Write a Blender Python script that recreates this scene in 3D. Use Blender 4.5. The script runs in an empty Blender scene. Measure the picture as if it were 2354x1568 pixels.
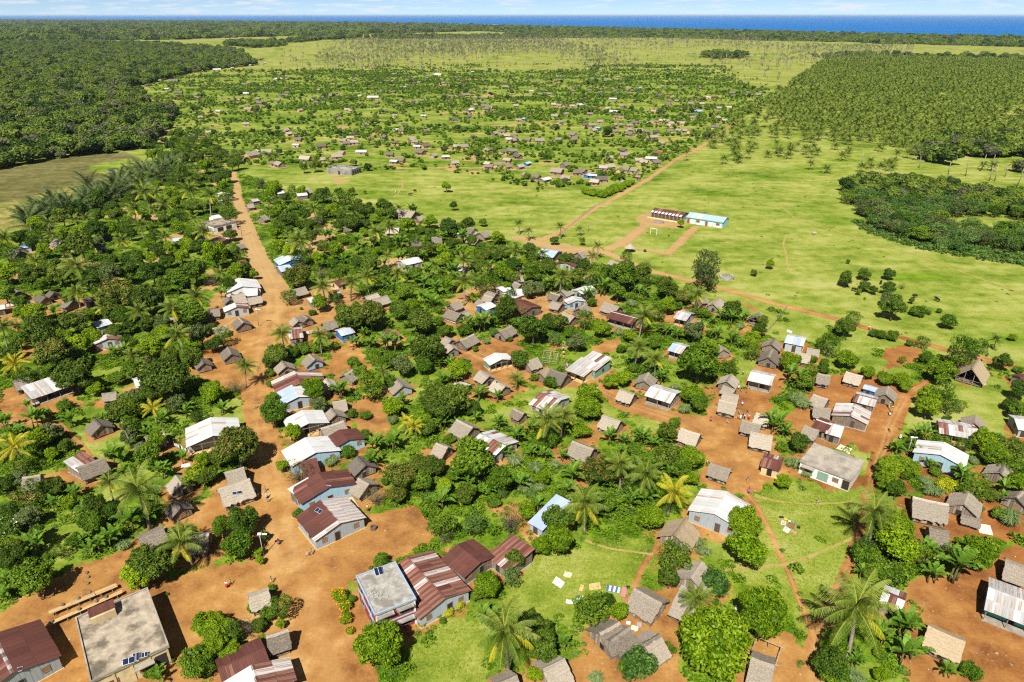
import bpy, math, random
import numpy as np
from mathutils import Vector, Matrix

# ---------------------------------------------------------------- camera, sky, sun, exposure
S = bpy.context.scene
COL = S.collection
CAM_H = 80.0
FOC = 1590.0                      # focal length in units of a 2354 px wide picture
PITCH = math.atan(751.0 / FOC)
cd = bpy.data.cameras.new('camera')
cam = bpy.data.objects.new('camera', cd)
COL.objects.link(cam)
cam.location = (0, 0, CAM_H)
cam.rotation_euler = (math.pi / 2 - PITCH, 0, 0)
cd.sensor_fit = 'HORIZONTAL'
cd.sensor_width = 36.0
cd.lens = 36.0 * FOC / 2354.0
cd.clip_start = 1.0
cd.clip_end = 300000.0
S.camera = cam

FWD = np.array([0, math.cos(PITCH), -math.sin(PITCH)])
UPV = np.array([0, math.sin(PITCH), math.cos(PITCH)])

def ray(px, py):
    return FWD + np.array([1.0, 0, 0]) * ((px - 1177) / FOC) - UPV * ((py - 784) / FOC)

def at(px, py, z=0.0):
    """the point of the level z that is seen at (px, py)"""
    d = ray(px, py)
    t = (z - CAM_H) / d[2]
    return Vector((d[0] * t, d[1] * t, z))

def mpp(py):
    """metres per picture unit at the ground seen at height py"""
    d = ray(1177, py)
    return (-CAM_H / d[2]) / FOC

SUN_DIR = Vector(ray(1490, 1590)).normalized()        # the way the light travels
sun = bpy.data.lights.new('sun', 'SUN')
sun.energy = 5.0
sun.angle = math.radians(0.53)
sun.color = (1.0, 0.955, 0.87)
so = bpy.data.objects.new('sun', sun)
COL.objects.link(so)
so.rotation_euler = SUN_DIR.to_track_quat('-Z', 'Y').to_euler()
SUN_EL = math.asin(-SUN_DIR.z)
SUN_AZ = math.atan2(-SUN_DIR.x, -SUN_DIR.y)

W = bpy.data.worlds.new('World')
S.world = W
W.use_nodes = True
nt = W.node_tree
nt.nodes.clear()
def N(tree, typ, **kw):
    n = tree.nodes.new(typ)
    for k, v in kw.items():
        setattr(n, k, v)
    return n
def LK(tree, a, b):
    tree.links.new(a, b)
sky = N(nt, 'ShaderNodeTexSky', sky_type='NISHITA', sun_disc=False)
sky.sun_elevation = SUN_EL
sky.sun_rotation = SUN_AZ
sky.altitude = 80
sky.air_density = 0.36
sky.dust_density = 0.0
sky.ozone_density = 3.0
tc = N(nt, 'ShaderNodeTexCoord')
sep = N(nt, 'ShaderNodeSeparateXYZ')
LK(nt, tc.outputs['Generated'], sep.inputs[0])
# thin fair-weather cloud over the whole dome
mp = N(nt, 'ShaderNodeMapping')
mp.inputs['Scale'].default_value = (16, 16, 150)
LK(nt, tc.outputs['Generated'], mp.inputs['Vector'])
cn = N(nt, 'ShaderNodeTexNoise')
cn.inputs['Scale'].default_value = 1.6
cn.inputs['Detail'].default_value = 7
cn.inputs['Roughness'].default_value = 0.62
LK(nt, mp.outputs[0], cn.inputs['Vector'])
cr = N(nt, 'ShaderNodeValToRGB')
cr.color_ramp.elements[0].position = 0.50
cr.color_ramp.elements[0].color = (0, 0, 0, 1)
cr.color_ramp.elements[1].position = 0.66
cr.color_ramp.elements[1].color = (1, 1, 1, 1)
LK(nt, cn.outputs['Fac'], cr.inputs[0])
mf = N(nt, 'ShaderNodeMath', operation='MULTIPLY')
mf.inputs[1].default_value = 0.7
LK(nt, cr.outputs[0], mf.inputs[0])
mixc = N(nt, 'ShaderNodeMix', data_type='RGBA')
LK(nt, mf.outputs[0], mixc.inputs['Factor'])
LK(nt, sky.outputs[0], mixc.inputs['A'])
mixc.inputs['B'].default_value = (8.8, 9.0, 9.3, 1)
bg = N(nt, 'ShaderNodeBackground')
bg.inputs['Strength'].default_value = 0.05
LK(nt, mixc.outputs['Result'], bg.inputs['Color'])
ow = N(nt, 'ShaderNodeOutputWorld')
LK(nt, bg.outputs[0], ow.inputs['Surface'])

S.view_settings.view_transform = 'Standard'
S.view_settings.look = 'None'
S.view_settings.exposure = 1.0
S.view_settings.gamma = 1.0
S.view_settings.use_curve_mapping = False
S.cycles.max_bounces = 6
S.cycles.diffuse_bounces = 3
S.cycles.glossy_bounces = 2
S.cycles.transmission_bounces = 3
S.cycles.transparent_max_bounces = 4
S.cycles.volume_bounces = 0
S.cycles.use_denoising = False
S.cycles.filter_width = 1.2

rng = random.Random(7)
nr = np.random.RandomState(7)

# ---------------------------------------------------------------- picture patches the measurements were read from
K = 2354.0 / 3840.0
PATCH = {'F': (0, 0, 1 / K)}
for _i, _x in enumerate((0, 770, 1540, 2310, 3070)):
    PATCH['A%d' % _i] = (_x, 1000, 770 / 2354.0)
    PATCH['B%d' % _i] = (_x, 1500, 770 / 2354.0)
for _i, _x in enumerate((0, 770, 1540, 2310)):
    PATCH['C%d' % _i] = (_x, 2000, 820 / 2304.0)
PATCH['C4'] = (3020, 2000, 820 / 1317.0)
for _i, _x in enumerate((0, 960, 1920, 2880)):
    PATCH['M%d' % _i] = (_x, 426, 960 / 2352.0)
for _i, _x in enumerate((0, 1280, 2560)):
    PATCH['T%d' % _i] = (_x, 0, 1280 / 2354.0)
def P(tile, x, y):
    ox, oy, s = PATCH[tile]
    return (ox + x * s) * K, (oy + y * s) * K
def PS(tile, r):
    return r * PATCH[tile][2] * K

# ---------------------------------------------------------------- materials
MAT = {}
def new_mat(name):
    m = bpy.data.materials.new(name)
    m.use_nodes = True
    t = m.node_tree
    t.nodes.clear()
    out = N(t, 'ShaderNodeOutputMaterial')
    MAT[name] = m
    return m, t, out

def ramp(t, stops, fac=None):
    r = N(t, 'ShaderNodeValToRGB')
    e = r.color_ramp.elements
    while len(e) < len(stops):
        e.new(0.5)
    for i, (p, c) in enumerate(stops):
        e[i].position = p
        e[i].color = (c[0], c[1], c[2], 1)
    if fac is not None:
        LK(t, fac, r.inputs[0])
    return r

def noise(t, scale, detail=4, rough=0.55, vec=None, dist=0.0):
    n = N(t, 'ShaderNodeTexNoise')
    n.inputs['Scale'].default_value = scale
    n.inputs['Detail'].default_value = detail
    n.inputs['Roughness'].default_value = rough
    n.inputs['Distortion'].default_value = dist
    if vec is not None:
        LK(t, vec, n.inputs['Vector'])
    return n

def math_(t, op, a, b=None, clamp=False):
    n = N(t, 'ShaderNodeMath', operation=op, use_clamp=clamp)
    for i, v in enumerate((a, b)):
        if v is None:
            continue
        if isinstance(v, (int, float)):
            n.inputs[i].default_value = v
        else:
            LK(t, v, n.inputs[i])
    return n.outputs[0]

def mixrgb(t, fac, a, b, blend='MIX'):
    n = N(t, 'ShaderNodeMix', data_type='RGBA', blend_type=blend)
    for key, v in (('Factor', fac), ('A', a), ('B', b)):
        if isinstance(v, (int, float)):
            n.inputs[key].default_value = v
        elif isinstance(v, tuple):
            n.inputs[key].default_value = (v[0], v[1], v[2], 1)
        else:
            LK(t, v, n.inputs[key])
    return n.outputs['Result']

def bsdf(t, out, col, rough=0.85, spec=0.2, metal=0.0, bump=None, bump_s=0.3, bump_d=0.05):
    b = N(t, 'ShaderNodeBsdfPrincipled')
    if isinstance(col, tuple):
        b.inputs['Base Color'].default_value = (col[0], col[1], col[2], 1)
    else:
        LK(t, col, b.inputs['Base Color'])
    if isinstance(rough, (int, float)):
        b.inputs['Roughness'].default_value = rough
    else:
        LK(t, rough, b.inputs['Roughness'])
    b.inputs['Specular IOR Level'].default_value = spec
    b.inputs['Metallic'].default_value = metal
    if bump is not None:
        bn = N(t, 'ShaderNodeBump')
        bn.inputs['Strength'].default_value = bump_s
        bn.inputs['Distance'].default_value = bump_d
        LK(t, bump, bn.inputs['Height'])
        LK(t, bn.outputs[0], b.inputs['Normal'])
    LK(t, b.outputs[0], out.inputs['Surface'])
    return b

def m_leaf(name, dark, mid, light, trans=0.22, vary=0.34, accent=None):
    m, t, out = new_mat(name)
    a = N(t, 'ShaderNodeAttribute', attribute_name='tint')
    oi = N(t, 'ShaderNodeObjectInfo')
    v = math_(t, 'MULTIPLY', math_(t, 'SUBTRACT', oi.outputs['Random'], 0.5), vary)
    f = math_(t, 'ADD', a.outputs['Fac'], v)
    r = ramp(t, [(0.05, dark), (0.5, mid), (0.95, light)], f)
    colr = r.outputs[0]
    if accent:
        fr = math_(t, 'FRACT', math_(t, 'MULTIPLY', oi.outputs['Random'], 17.3))
        colr = mixrgb(t, math_(t, 'MULTIPLY', math_(t, 'GREATER_THAN', fr, 0.74), 0.6), colr, accent)
        colr = mixrgb(t, math_(t, 'MULTIPLY', math_(t, 'LESS_THAN', fr, 0.16), 0.55), colr, (0.10, 0.095, 0.060))
    b = N(t, 'ShaderNodeBsdfPrincipled')
    LK(t, colr, b.inputs['Base Color'])
    b.inputs['Roughness'].default_value = 0.5
    b.inputs['Specular IOR Level'].default_value = 0.12
    tr = N(t, 'ShaderNodeBsdfTranslucent')
    LK(t, mixrgb(t, 1.0, colr, (1.0, 1.0, 0.45), 'MULTIPLY'), tr.inputs['Color'])
    mx = N(t, 'ShaderNodeMixShader')
    mx.inputs[0].default_value = trans
    LK(t, b.outputs[0], mx.inputs[1])
    LK(t, tr.outputs[0], mx.inputs[2])
    LK(t, mx.outputs[0], out.inputs['Surface'])
    return m

m_leaf('leaf_mango', (0.018, 0.040, 0.002), (0.060, 0.098, 0.007), (0.150, 0.190, 0.020))
m_leaf('leaf_dark', (0.014, 0.038, 0.003), (0.048, 0.094, 0.006), (0.112, 0.165, 0.014))
m_leaf('leaf_mid', (0.018, 0.052, 0.002), (0.066, 0.128, 0.005), (0.155, 0.222, 0.015))
m_leaf('leaf_lime', (0.040, 0.095, 0.001), (0.125, 0.205, 0.002), (0.230, 0.310, 0.008))
m_leaf('leaf_olive', (0.036, 0.050, 0.008), (0.095, 0.112, 0.024), (0.170, 0.180, 0.055))
m_leaf('leaf_blue', (0.020, 0.055, 0.007), (0.064, 0.130, 0.020), (0.130, 0.205, 0.045))
m_leaf('leaf_yellow', (0.130, 0.170, 0.004), (0.270, 0.290, 0.008), (0.420, 0.390, 0.018))
m_leaf('leaf_dry', (0.060, 0.045, 0.025), (0.120, 0.095, 0.055), (0.200, 0.165, 0.110))
m_leaf('leaf_palm', (0.028, 0.058, 0.004), (0.085, 0.130, 0.012), (0.210, 0.235, 0.036), 0.18)
m_leaf('leaf_palm_dark', (0.030, 0.048, 0.010), (0.070, 0.090, 0.020), (0.150, 0.155, 0.045), 0.18)
m_leaf('leaf_palm_yellow', (0.130, 0.130, 0.006), (0.280, 0.260, 0.010), (0.430, 0.370, 0.030), 0.2)
m_leaf('leaf_raffia', (0.018, 0.040, 0.008), (0.052, 0.085, 0.020), (0.130, 0.155, 0.048), 0.15)
m_leaf('leaf_banana', (0.035, 0.095, 0.006), (0.090, 0.180, 0.014), (0.190, 0.290, 0.035), 0.28)
m_leaf('leaf_reed', (0.055, 0.100, 0.025), (0.120, 0.180, 0.055), (0.220, 0.270, 0.110), 0.2)
m_leaf('leaf_weed', (0.028, 0.082, 0.001), (0.080, 0.160, 0.003), (0.165, 0.245, 0.009), 0.2)
m_leaf('leaf_grass', (0.130, 0.180, 0.008), (0.210, 0.260, 0.018), (0.300, 0.330, 0.040), 0.2)
m_leaf('leaf_forest', (0.012, 0.030, 0.003), (0.048, 0.082, 0.008), (0.125, 0.160, 0.018), 0.1, 0.9, (0.100, 0.150, 0.010))
m_leaf('flower_red', (0.10, 0.055, 0.015), (0.19, 0.10, 0.03), (0.28, 0.16, 0.05), 0.1)
m_leaf('flower_orange', (0.5, 0.12, 0.01), (0.7, 0.22, 0.01), (0.8, 0.4, 0.02), 0.1)
m_leaf('flower_white', (0.6, 0.6, 0.5), (0.75, 0.75, 0.68), (0.85, 0.85, 0.8), 0.1)

def m_plain(name, c, rough=0.8, var=0.25, scale=3.0, spec=0.2, stretch=(1, 1, 1), dirt=None):
    """a weathered single-colour surface: noise and a little difference from piece to piece"""
    c = tuple(x * 0.80 for x in c)
    dirt = tuple(x * 0.80 for x in dirt) if dirt else None
    m, t, out = new_mat(name)
    tcn = N(t, 'ShaderNodeTexCoord')
    mpn = N(t, 'ShaderNodeMapping')
    mpn.inputs['Scale'].default_value = stretch
    LK(t, tcn.outputs['Object'], mpn.inputs['Vector'])
    oi = N(t, 'ShaderNodeObjectInfo')
    n1 = noise(t, scale, 5, 0.6, mpn.outputs[0])
    f = math_(t, 'ADD', n1.outputs['Fac'], math_(t, 'MULTIPLY', math_(t, 'SUBTRACT', oi.outputs['Random'], 0.5), 0.35))
    lo = tuple(x * (1 - var) for x in c)
    hi = tuple(min(0.9, x * (1 + var)) for x in c)
    r = ramp(t, [(0.25, lo), (0.5, c), (0.75, hi)], f)
    colr = r.outputs[0]
    if dirt:
        n2 = noise(t, scale * 0.35, 4, 0.6, mpn.outputs[0])
        rr = ramp(t, [(0.48, (0, 0, 0)), (0.60, (1, 1, 1))], n2.outputs['Fac'])
        colr = mixrgb(t, math_(t, 'MULTIPLY', rr.outputs[0], 0.7), colr, dirt)
    bsdf(t, out, colr, rough, spec, bump=n1.outputs['Fac'], bump_s=0.25, bump_d=0.02)
    return m

m_plain('thatch_grey', (0.232, 0.196, 0.154), 0.95, 0.55, 7, 0.05, (1, 1, 1))
m_plain('thatch_straw', (0.310, 0.240, 0.155), 0.95, 0.40, 7, 0.05)
m_plain('thatch_dark', (0.130, 0.110, 0.092), 0.95, 0.45, 6, 0.05)
m_plain('thatch_pale', (0.305, 0.262, 0.205), 0.95, 0.45, 7, 0.05)
m_plain('wood_grey', (0.200, 0.165, 0.130), 0.9, 0.4, 4, 0.1, (1, 1, 0.2))
m_plain('wood_pale', (0.340, 0.275, 0.200), 0.9, 0.35, 4, 0.1, (1, 1, 0.2))
m_plain('wood_dark', (0.075, 0.055, 0.042), 0.9, 0.4, 4, 0.1, (1, 1, 0.2))
m_plain('wood_new', (0.460, 0.310, 0.150), 0.8, 0.25, 3, 0.15, (0.2, 1, 1))
m_plain('bark', (0.155, 0.125, 0.095), 0.95, 0.4, 4, 0.05, (1, 1, 0.3))
m_plain('bark_palm', (0.260, 0.225, 0.180), 0.95, 0.3, 4, 0.05)
m_plain('stem_banana', (0.120, 0.110, 0.040), 0.8, 0.4, 4, 0.1)
m_plain('iron_white', (0.520, 0.525, 0.525), 0.45, 0.18, 2.0, 0.35, (4, 0.5, 1), (0.43, 0.40, 0.36))
m_plain('iron_grey', (0.400, 0.400, 0.395), 0.42, 0.16, 2.0, 0.35, (4, 0.5, 1), (0.30, 0.22, 0.16))
m_plain('iron_blue', (0.330, 0.410, 0.530), 0.42, 0.14, 2.0, 0.35, (4, 0.5, 1))
m_plain('iron_brown', (0.112, 0.040, 0.030), 0.7, 0.3, 2.0, 0.2, (4, 0.5, 1), (0.075, 0.030, 0.022))
m_plain('iron_rust', (0.150, 0.050, 0.034), 0.8, 0.45, 3.0, 0.15, (5, 0.4, 1), (0.26, 0.17, 0.13))
m_plain('iron_mottled', (0.50, 0.47, 0.44), 0.55, 0.2, 3.0, 0.3, (5, 0.4, 1), (0.20, 0.07, 0.04))
m_plain('wall_grey', (0.330, 0.370, 0.390), 0.7, 0.2, 2, 0.2, (6, 6, 0.3))
m_plain('wall_lightblue', (0.300, 0.440, 0.520), 0.7, 0.15, 2, 0.2, (6, 6, 0.3))
m_plain('wall_blue', (0.020, 0.150, 0.420), 0.6, 0.25, 2, 0.2, (6, 6, 0.3))
m_plain('wall_green', (0.190, 0.310, 0.240), 0.7, 0.2, 2, 0.2, (6, 6, 0.3))
m_plain('wall_turquoise', (0.130, 0.560, 0.420), 0.6, 0.12, 2)
m_plain('wall_aqua', (0.350, 0.700, 0.720), 0.6, 0.1, 2)
m_plain('wall_white', (0.720, 0.710, 0.680), 0.8, 0.12, 1.2, 0.2, (1, 1, 1), (0.50, 0.46, 0.40))
m_plain('wall_cream', (0.560, 0.440, 0.240), 0.85, 0.2, 1.2, 0.15, (1, 1, 1), (0.40, 0.29, 0.16))
m_plain('wall_red', (0.270, 0.050, 0.040), 0.7, 0.15, 1.5)
m_plain('wall_pink', (0.550, 0.210, 0.200), 0.8, 0.15, 1.5)
m_plain('wall_ochre', (0.520, 0.340, 0.150), 0.9, 0.2, 1.5)
m_plain('concrete', (0.300, 0.265, 0.215), 0.9, 0.3, 0.9, 0.15, (1, 1, 1), (0.190, 0.170, 0.140))
m_plain('concrete_pale', (0.330, 0.315, 0.280), 0.9, 0.4, 1.2, 0.15, (1, 1, 1), (0.15, 0.14, 0.12))
m_plain('concrete_stained', (0.330, 0.275, 0.205), 0.92, 0.45, 1.1, 0.12, (1, 1, 1), (0.060, 0.050, 0.035))
m_plain('trim_blue', (0.30, 0.40, 0.52), 0.6, 0.1, 2)
m_plain('shutter_red', (0.300, 0.055, 0.035), 0.7, 0.2, 2)
m_plain('shutter_brown', (0.250, 0.130, 0.070), 0.7, 0.2, 2)
m_plain('painted_inside_shade', (0.030, 0.024, 0.019), 0.95, 0.3, 2)  # near-black colour stands in for the shade inside doors and windows
m_plain('metal_pole', (0.30, 0.30, 0.29), 0.5, 0.15, 4, 0.4)
m_plain('panel_blue', (0.012, 0.020, 0.055), 0.18, 0.2, 6, 0.5)
m_plain('panel_frame', (0.60, 0.60, 0.60), 0.4, 0.1, 4, 0.4)
m_plain('dish_white', (0.78, 0.78, 0.76), 0.4, 0.06, 4, 0.3)
m_plain('mat_straw', (0.600, 0.480, 0.270), 0.9, 0.25, 6, 0.1)
m_plain('mat_pale', (0.720, 0.640, 0.440), 0.9, 0.15, 6, 0.1)
m_plain('rice', (0.62, 0.43, 0.20), 0.9, 0.12, 8, 0.1)
m_plain('stone', (0.16, 0.12, 0.09), 0.95, 0.35, 5, 0.1)
m_plain('rubble', (0.34, 0.32, 0.29), 0.95, 0.3, 5, 0.1)
m_plain('cow_black', (0.018, 0.016, 0.015), 0.6, 0.3, 4)
m_plain('cow_pale', (0.45, 0.38, 0.30), 0.7, 0.2, 4)
m_plain('skin', (0.075, 0.040, 0.026), 0.6, 0.2, 4)
m_plain('hair', (0.012, 0.010, 0.009), 0.8, 0.2, 4)
CLOTH = {'white': (0.70, 0.70, 0.70), 'red': (0.50, 0.03, 0.035), 'yellow': (0.65, 0.45, 0.03), 'blue': (0.05, 0.12, 0.42),
         'purple': (0.25, 0.10, 0.32), 'pink': (0.62, 0.20, 0.28), 'teal': (0.07, 0.38, 0.36), 'black': (0.02, 0.02, 0.025),
         'orange': (0.60, 0.18, 0.02), 'grey': (0.3, 0.3, 0.32), 'brown': (0.22, 0.10, 0.06), 'sky': (0.42, 0.58, 0.72)}
for k_, c_ in CLOTH.items():
    m_plain('cloth_' + k_, c_, 0.9, 0.22, 7, 0.1)

# ---------------------------------------------------------------- mesh helpers
class MB:
    """collects faces and turns them into one mesh"""
    def __init__(s):
        s.v, s.f, s.m = [], [], []
    def add(s, vs, fs, m=0):
        o = len(s.v)
        s.v += [tuple(v) for v in vs]
        s.f += [tuple(i + o for i in f) for f in fs]
        s.m += [m] * len(fs)
    def quad(s, a, b, c, d, m=0):
        s.add((a, b, c, d), ((0, 1, 2, 3),), m)
    def tri(s, a, b, c, m=0):
        s.add((a, b, c), ((0, 1, 2),), m)
    def box(s, x0, y0, z0, x1, y1, z1, m=0):
        s.add([(x0, y0, z0), (x1, y0, z0), (x1, y1, z0), (x0, y1, z0), (x0, y0, z1), (x1, y0, z1), (x1, y1, z1), (x0, y1, z1)],
              ((0, 3, 2, 1), (4, 5, 6, 7), (0, 1, 5, 4), (1, 2, 6, 5), (2, 3, 7, 6), (3, 0, 4, 7)), m)
    def slab(s, pts, th, m=0):
        """a polygon given by its upper corners, th thick"""
        n = len(pts)
        lo = [(p[0], p[1], p[2] - th) for p in pts]
        s.add(list(pts) + lo, [tuple(range(n)), tuple(range(2 * n - 1, n - 1, -1))] + [(i, n + i, n + (i + 1) % n, (i + 1) % n) for i in range(n)], m)
    def tube(s, pts, rad, n=6, m=0, cap=True):
        pts = [Vector(p) for p in pts]
        rings = []
        for i, p in enumerate(pts):
            d = (pts[min(i + 1, len(pts) - 1)] - pts[max(i - 1, 0)]).normalized()
            a = d.orthogonal().normalized() if abs(d.z) < 0.9 else d.cross(Vector((0, 1, 0))).normalized()
            b = d.cross(a)
            rings.append([p + (a * math.cos(2 * math.pi * k / n) + b * math.sin(2 * math.pi * k / n)) * rad[i] for k in range(n)])
        vs = [v for r in rings for v in r]
        fs = [(i * n + k, i * n + (k + 1) % n, (i + 1) * n + (k + 1) % n, (i + 1) * n + k) for i in range(len(pts) - 1) for k in range(n)]
        if cap:
            fs += [tuple(range(n - 1, -1, -1)), tuple((len(pts) - 1) * n + k for k in range(n))]
        s.add(vs, fs, m)
    def mesh(s, name, mats, smooth=False):
        me = bpy.data.meshes.new(name)
        me.from_pydata(s.v, [], s.f)
        for m in mats:
            me.materials.append(MAT[m] if isinstance(m, str) else m)
        if len(mats) > 1:
            me.polygons.foreach_set('material_index', s.m)
        if smooth:
            me.polygons.foreach_set('use_smooth', [True] * len(s.f))
        me.update()
        return me

def np_mesh(name, verts, quads, mats, midx=None, tint=None):
    me = bpy.data.meshes.new(name)
    verts = np.ascontiguousarray(verts, dtype=np.float32)
    quads = np.ascontiguousarray(quads, dtype=np.int32)
    k = quads.shape[1]
    me.vertices.add(len(verts))
    me.vertices.foreach_set('co', verts.ravel())
    me.loops.add(quads.size)
    me.loops.foreach_set('vertex_index', quads.ravel())
    me.polygons.add(len(quads))
    me.polygons.foreach_set('loop_start', np.arange(0, quads.size, k, dtype=np.int32))
    for m in mats:
        me.materials.append(MAT[m])
    if midx is not None:
        me.polygons.foreach_set('material_index', np.asarray(midx, dtype=np.int32))
    me.update(calc_edges=True)
    if tint is not None:
        a = me.attributes.new('tint', 'FLOAT', 'FACE')
        a.data.foreach_set('value', np.asarray(tint, dtype=np.float32))
    return me

def ob(name, mesh, parent=None, loc=None, rot=None, scale=None):
    o = bpy.data.objects.new(name, mesh)
    COL.objects.link(o)
    if parent is not None:
        o.parent = parent
    if loc is not None:
        o.location = loc
    if rot is not None:
        o.rotation_euler = rot
    if scale is not None:
        o.scale = scale
    return o

def setmat(o, slot, name):
    o.material_slots[slot].link = 'OBJECT'
    o.material_slots[slot].material = MAT[name]

THINGS = []       # every thing, for its label
LAND = []         # (x, y, phrase) of things that stand out
def thing(o, desc, cat, group=None, label=None, phrase=None):
    o['category'] = cat
    if group:
        o['group'] = group
    THINGS.append((o, desc, cat, label))
    if label:
        o['label'] = label
    if phrase:
        LAND.append((o.location.x, o.location.y, phrase, o.name))
    return o

# ---------------------------------------------------------------- noise and land cover
def _hash(ix, iy, seed):
    h = (ix.astype(np.int64) * 374761393 + iy.astype(np.int64) * 668265263 + seed * 974634541) & 0x7fffffff
    h = ((h ^ (h >> 13)) * 1274126177) & 0x7fffffff
    return ((h ^ (h >> 16)) & 0xffff) / 65535.0
def vnoise(x, y, seed=0):
    x = np.asarray(x, float); y = np.asarray(y, float)
    ix = np.floor(x); iy = np.floor(y)
    fx = x - ix; fy = y - iy
    fx = fx * fx * (3 - 2 * fx); fy = fy * fy * (3 - 2 * fy)
    a = _hash(ix, iy, seed); b = _hash(ix + 1, iy, seed); c = _hash(ix, iy + 1, seed); d = _hash(ix + 1, iy + 1, seed)
    return (a * (1 - fx) + b * fx) * (1 - fy) + (c * (1 - fx) + d * fx) * fy
def fbm(x, y, seed=0, oct=4):
    s = 0.0; a = 0.5
    for o in range(oct):
        s = s + a * vnoise(x * 2 ** o, y * 2 ** o, seed + o)
        a *= 0.5
    return s / (1 - 0.5 ** oct)

def poly(pts, tile='F'):
    return np.array([at(*P(tile, *p))[:2] if tile != 'F' else at(*p)[:2] for p in pts])
def inside(pl, x, y):
    r = np.zeros(np.shape(x), bool)
    n = len(pl)
    for i in range(n):
        x0, y0 = pl[i]; x1, y1 = pl[(i + 1) % n]
        c = ((y0 > y) != (y1 > y))
        with np.errstate(divide='ignore', invalid='ignore'):
            r ^= c & (x < (x1 - x0) * (y - y0) / (y1 - y0 + 1e-12) + x0)
    return r
def line_dist(pts, wid, x, y):
    """distance to a road's edge (negative inside)"""
    best = np.full(np.shape(x), 1e9)
    for i in range(len(pts) - 1):
        ax, ay = pts[i][:2]; bx, by = pts[i + 1][:2]
        dx, dy = bx - ax, by - ay
        t = np.clip(((x - ax) * dx + (y - ay) * dy) / (dx * dx + dy * dy + 1e-9), 0, 1)
        d = np.hypot(x - ax - t * dx, y - ay - t * dy) - (wid[i] * (1 - t) + wid[i + 1] * t) / 2
        best = np.minimum(best, d)
    return best

# roads and paths: (name, label, points x, y, width in metres)
ROADS = [
 ('main_road', 'wide ochre dirt road running up through the village', [(735,1600,15),(700,1440,13),(668,1330,13),(645,1220,11),(628,1110,9),(605,1010,6.5),(590,930,6),(592,860,8),(612,790,12),(628,720,13),(628,660,9),(605,615,7),(578,560,7),(562,505,5.5),(546,458,4.5),(546,428,3.5),(535,395,3)]),
 ('village_street', 'ochre dirt lane from the long huts to the village square', [(1030,778,5),(1090,812,9),(1170,850,7),(1260,862,5),(1380,893,5),(1460,935,6),(1560,965,6),(1640,985,9)]),
 ('school_road', 'pale dirt track curving past the school field to the palm grove', [(1195,548,6),(1245,552,4),(1280,538,3.2),(1340,497,2.8),(1372,476,2.6),(1420,452,2.8),(1490,412,2.6),(1530,384,2.6),(1555,366,2.8),(1600,345,2.8),(1640,318,2.6),(1700,275,2.6)]),
 ('field_road', 'straight orange track along the edge of the grass field', [(1370,572,4),(1500,624,3.2),(1640,658,3),(1780,698,3),(1900,727,3),(2000,757,2.6),(2150,797,2.6),(2354,850,2.6),(2480,885,2.6)]),
 ('hamlet_lane', 'short dirt lane joining the school road and the field track', [(1215,552,6),(1290,575,6),(1370,572,5)]),
 ('lower_path', 'trodden dirt path beside the coconut palms on the slope', [(2130,878,1.6),(2085,905,3),(2055,960,4),(2030,1030,3.5),(2004,1100,2.2),(1986,1180,1.8),(1958,1290,2),(1905,1410,2.2),(1880,1470,3.2),(1868,1600,4)]),
 ('meadow_path', 'narrow footpath crossing the mown meadow down to the bottom', [(1700,1120,1.3),(1740,1160,0.9),(1785,1255,0.9),(1818,1330,0.9),(1855,1420,1.0),(1878,1480,1.4)]),
 ('cross_path', 'faint footpath crossing the meadow path', [(1665,1308,1.2),(1735,1305,0.9),(1815,1298,0.8),(1890,1268,0.7),(1965,1235,0.6)]),
 ('meadow_fork', 'faint side path leaving the village square over the grass', [(1735,1140,1.2),(1780,1152,0.6),(1850,1160,0.5),(1960,1155,0.4)]),
 ('hut_path', 'thin footpath running past the straw hut to the lawn', [(1545,1215,1.6),(1515,1250,1.0),(1478,1300,0.9),(1458,1350,0.9)]),
 ('lawn_path', 'thin footpath across the bright lawn', [(1345,1243,0.6),(1400,1262,0.6),(1500,1275,0.5)]),
 ('grass_track', 'worn wheel track over the green field towards the scrub', [(2400,690,1.0),(2250,640,1.0),(2100,585,1.0),(2000,555,1.0),(1900,525,0.8),(1830,505,0.8),(1790,470,0.8)]),
 ('pasture_path', 'winding cow path in the pasture below the ruin', [(905,455,1.2),(925,432,1.2),(925,412,1.0),(905,402,1.0)]),
 ('field_path', 'thin winding footpath on the far school field', [(1812,625,0.8),(1808,590,0.8),(1800,560,0.8),(1808,540,0.8)]),
 ('yard_path', 'dirt path from the weedy plot to the tin shed', [(0,972,3),(60,968,4),(130,975,2.0),(175,1010,1.2),(205,1050,1.4)]),
 ('forest_path', 'short pale path at the foot of the forest', [(400,292,3),(385,300,3),(370,330,3)]),
]
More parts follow.
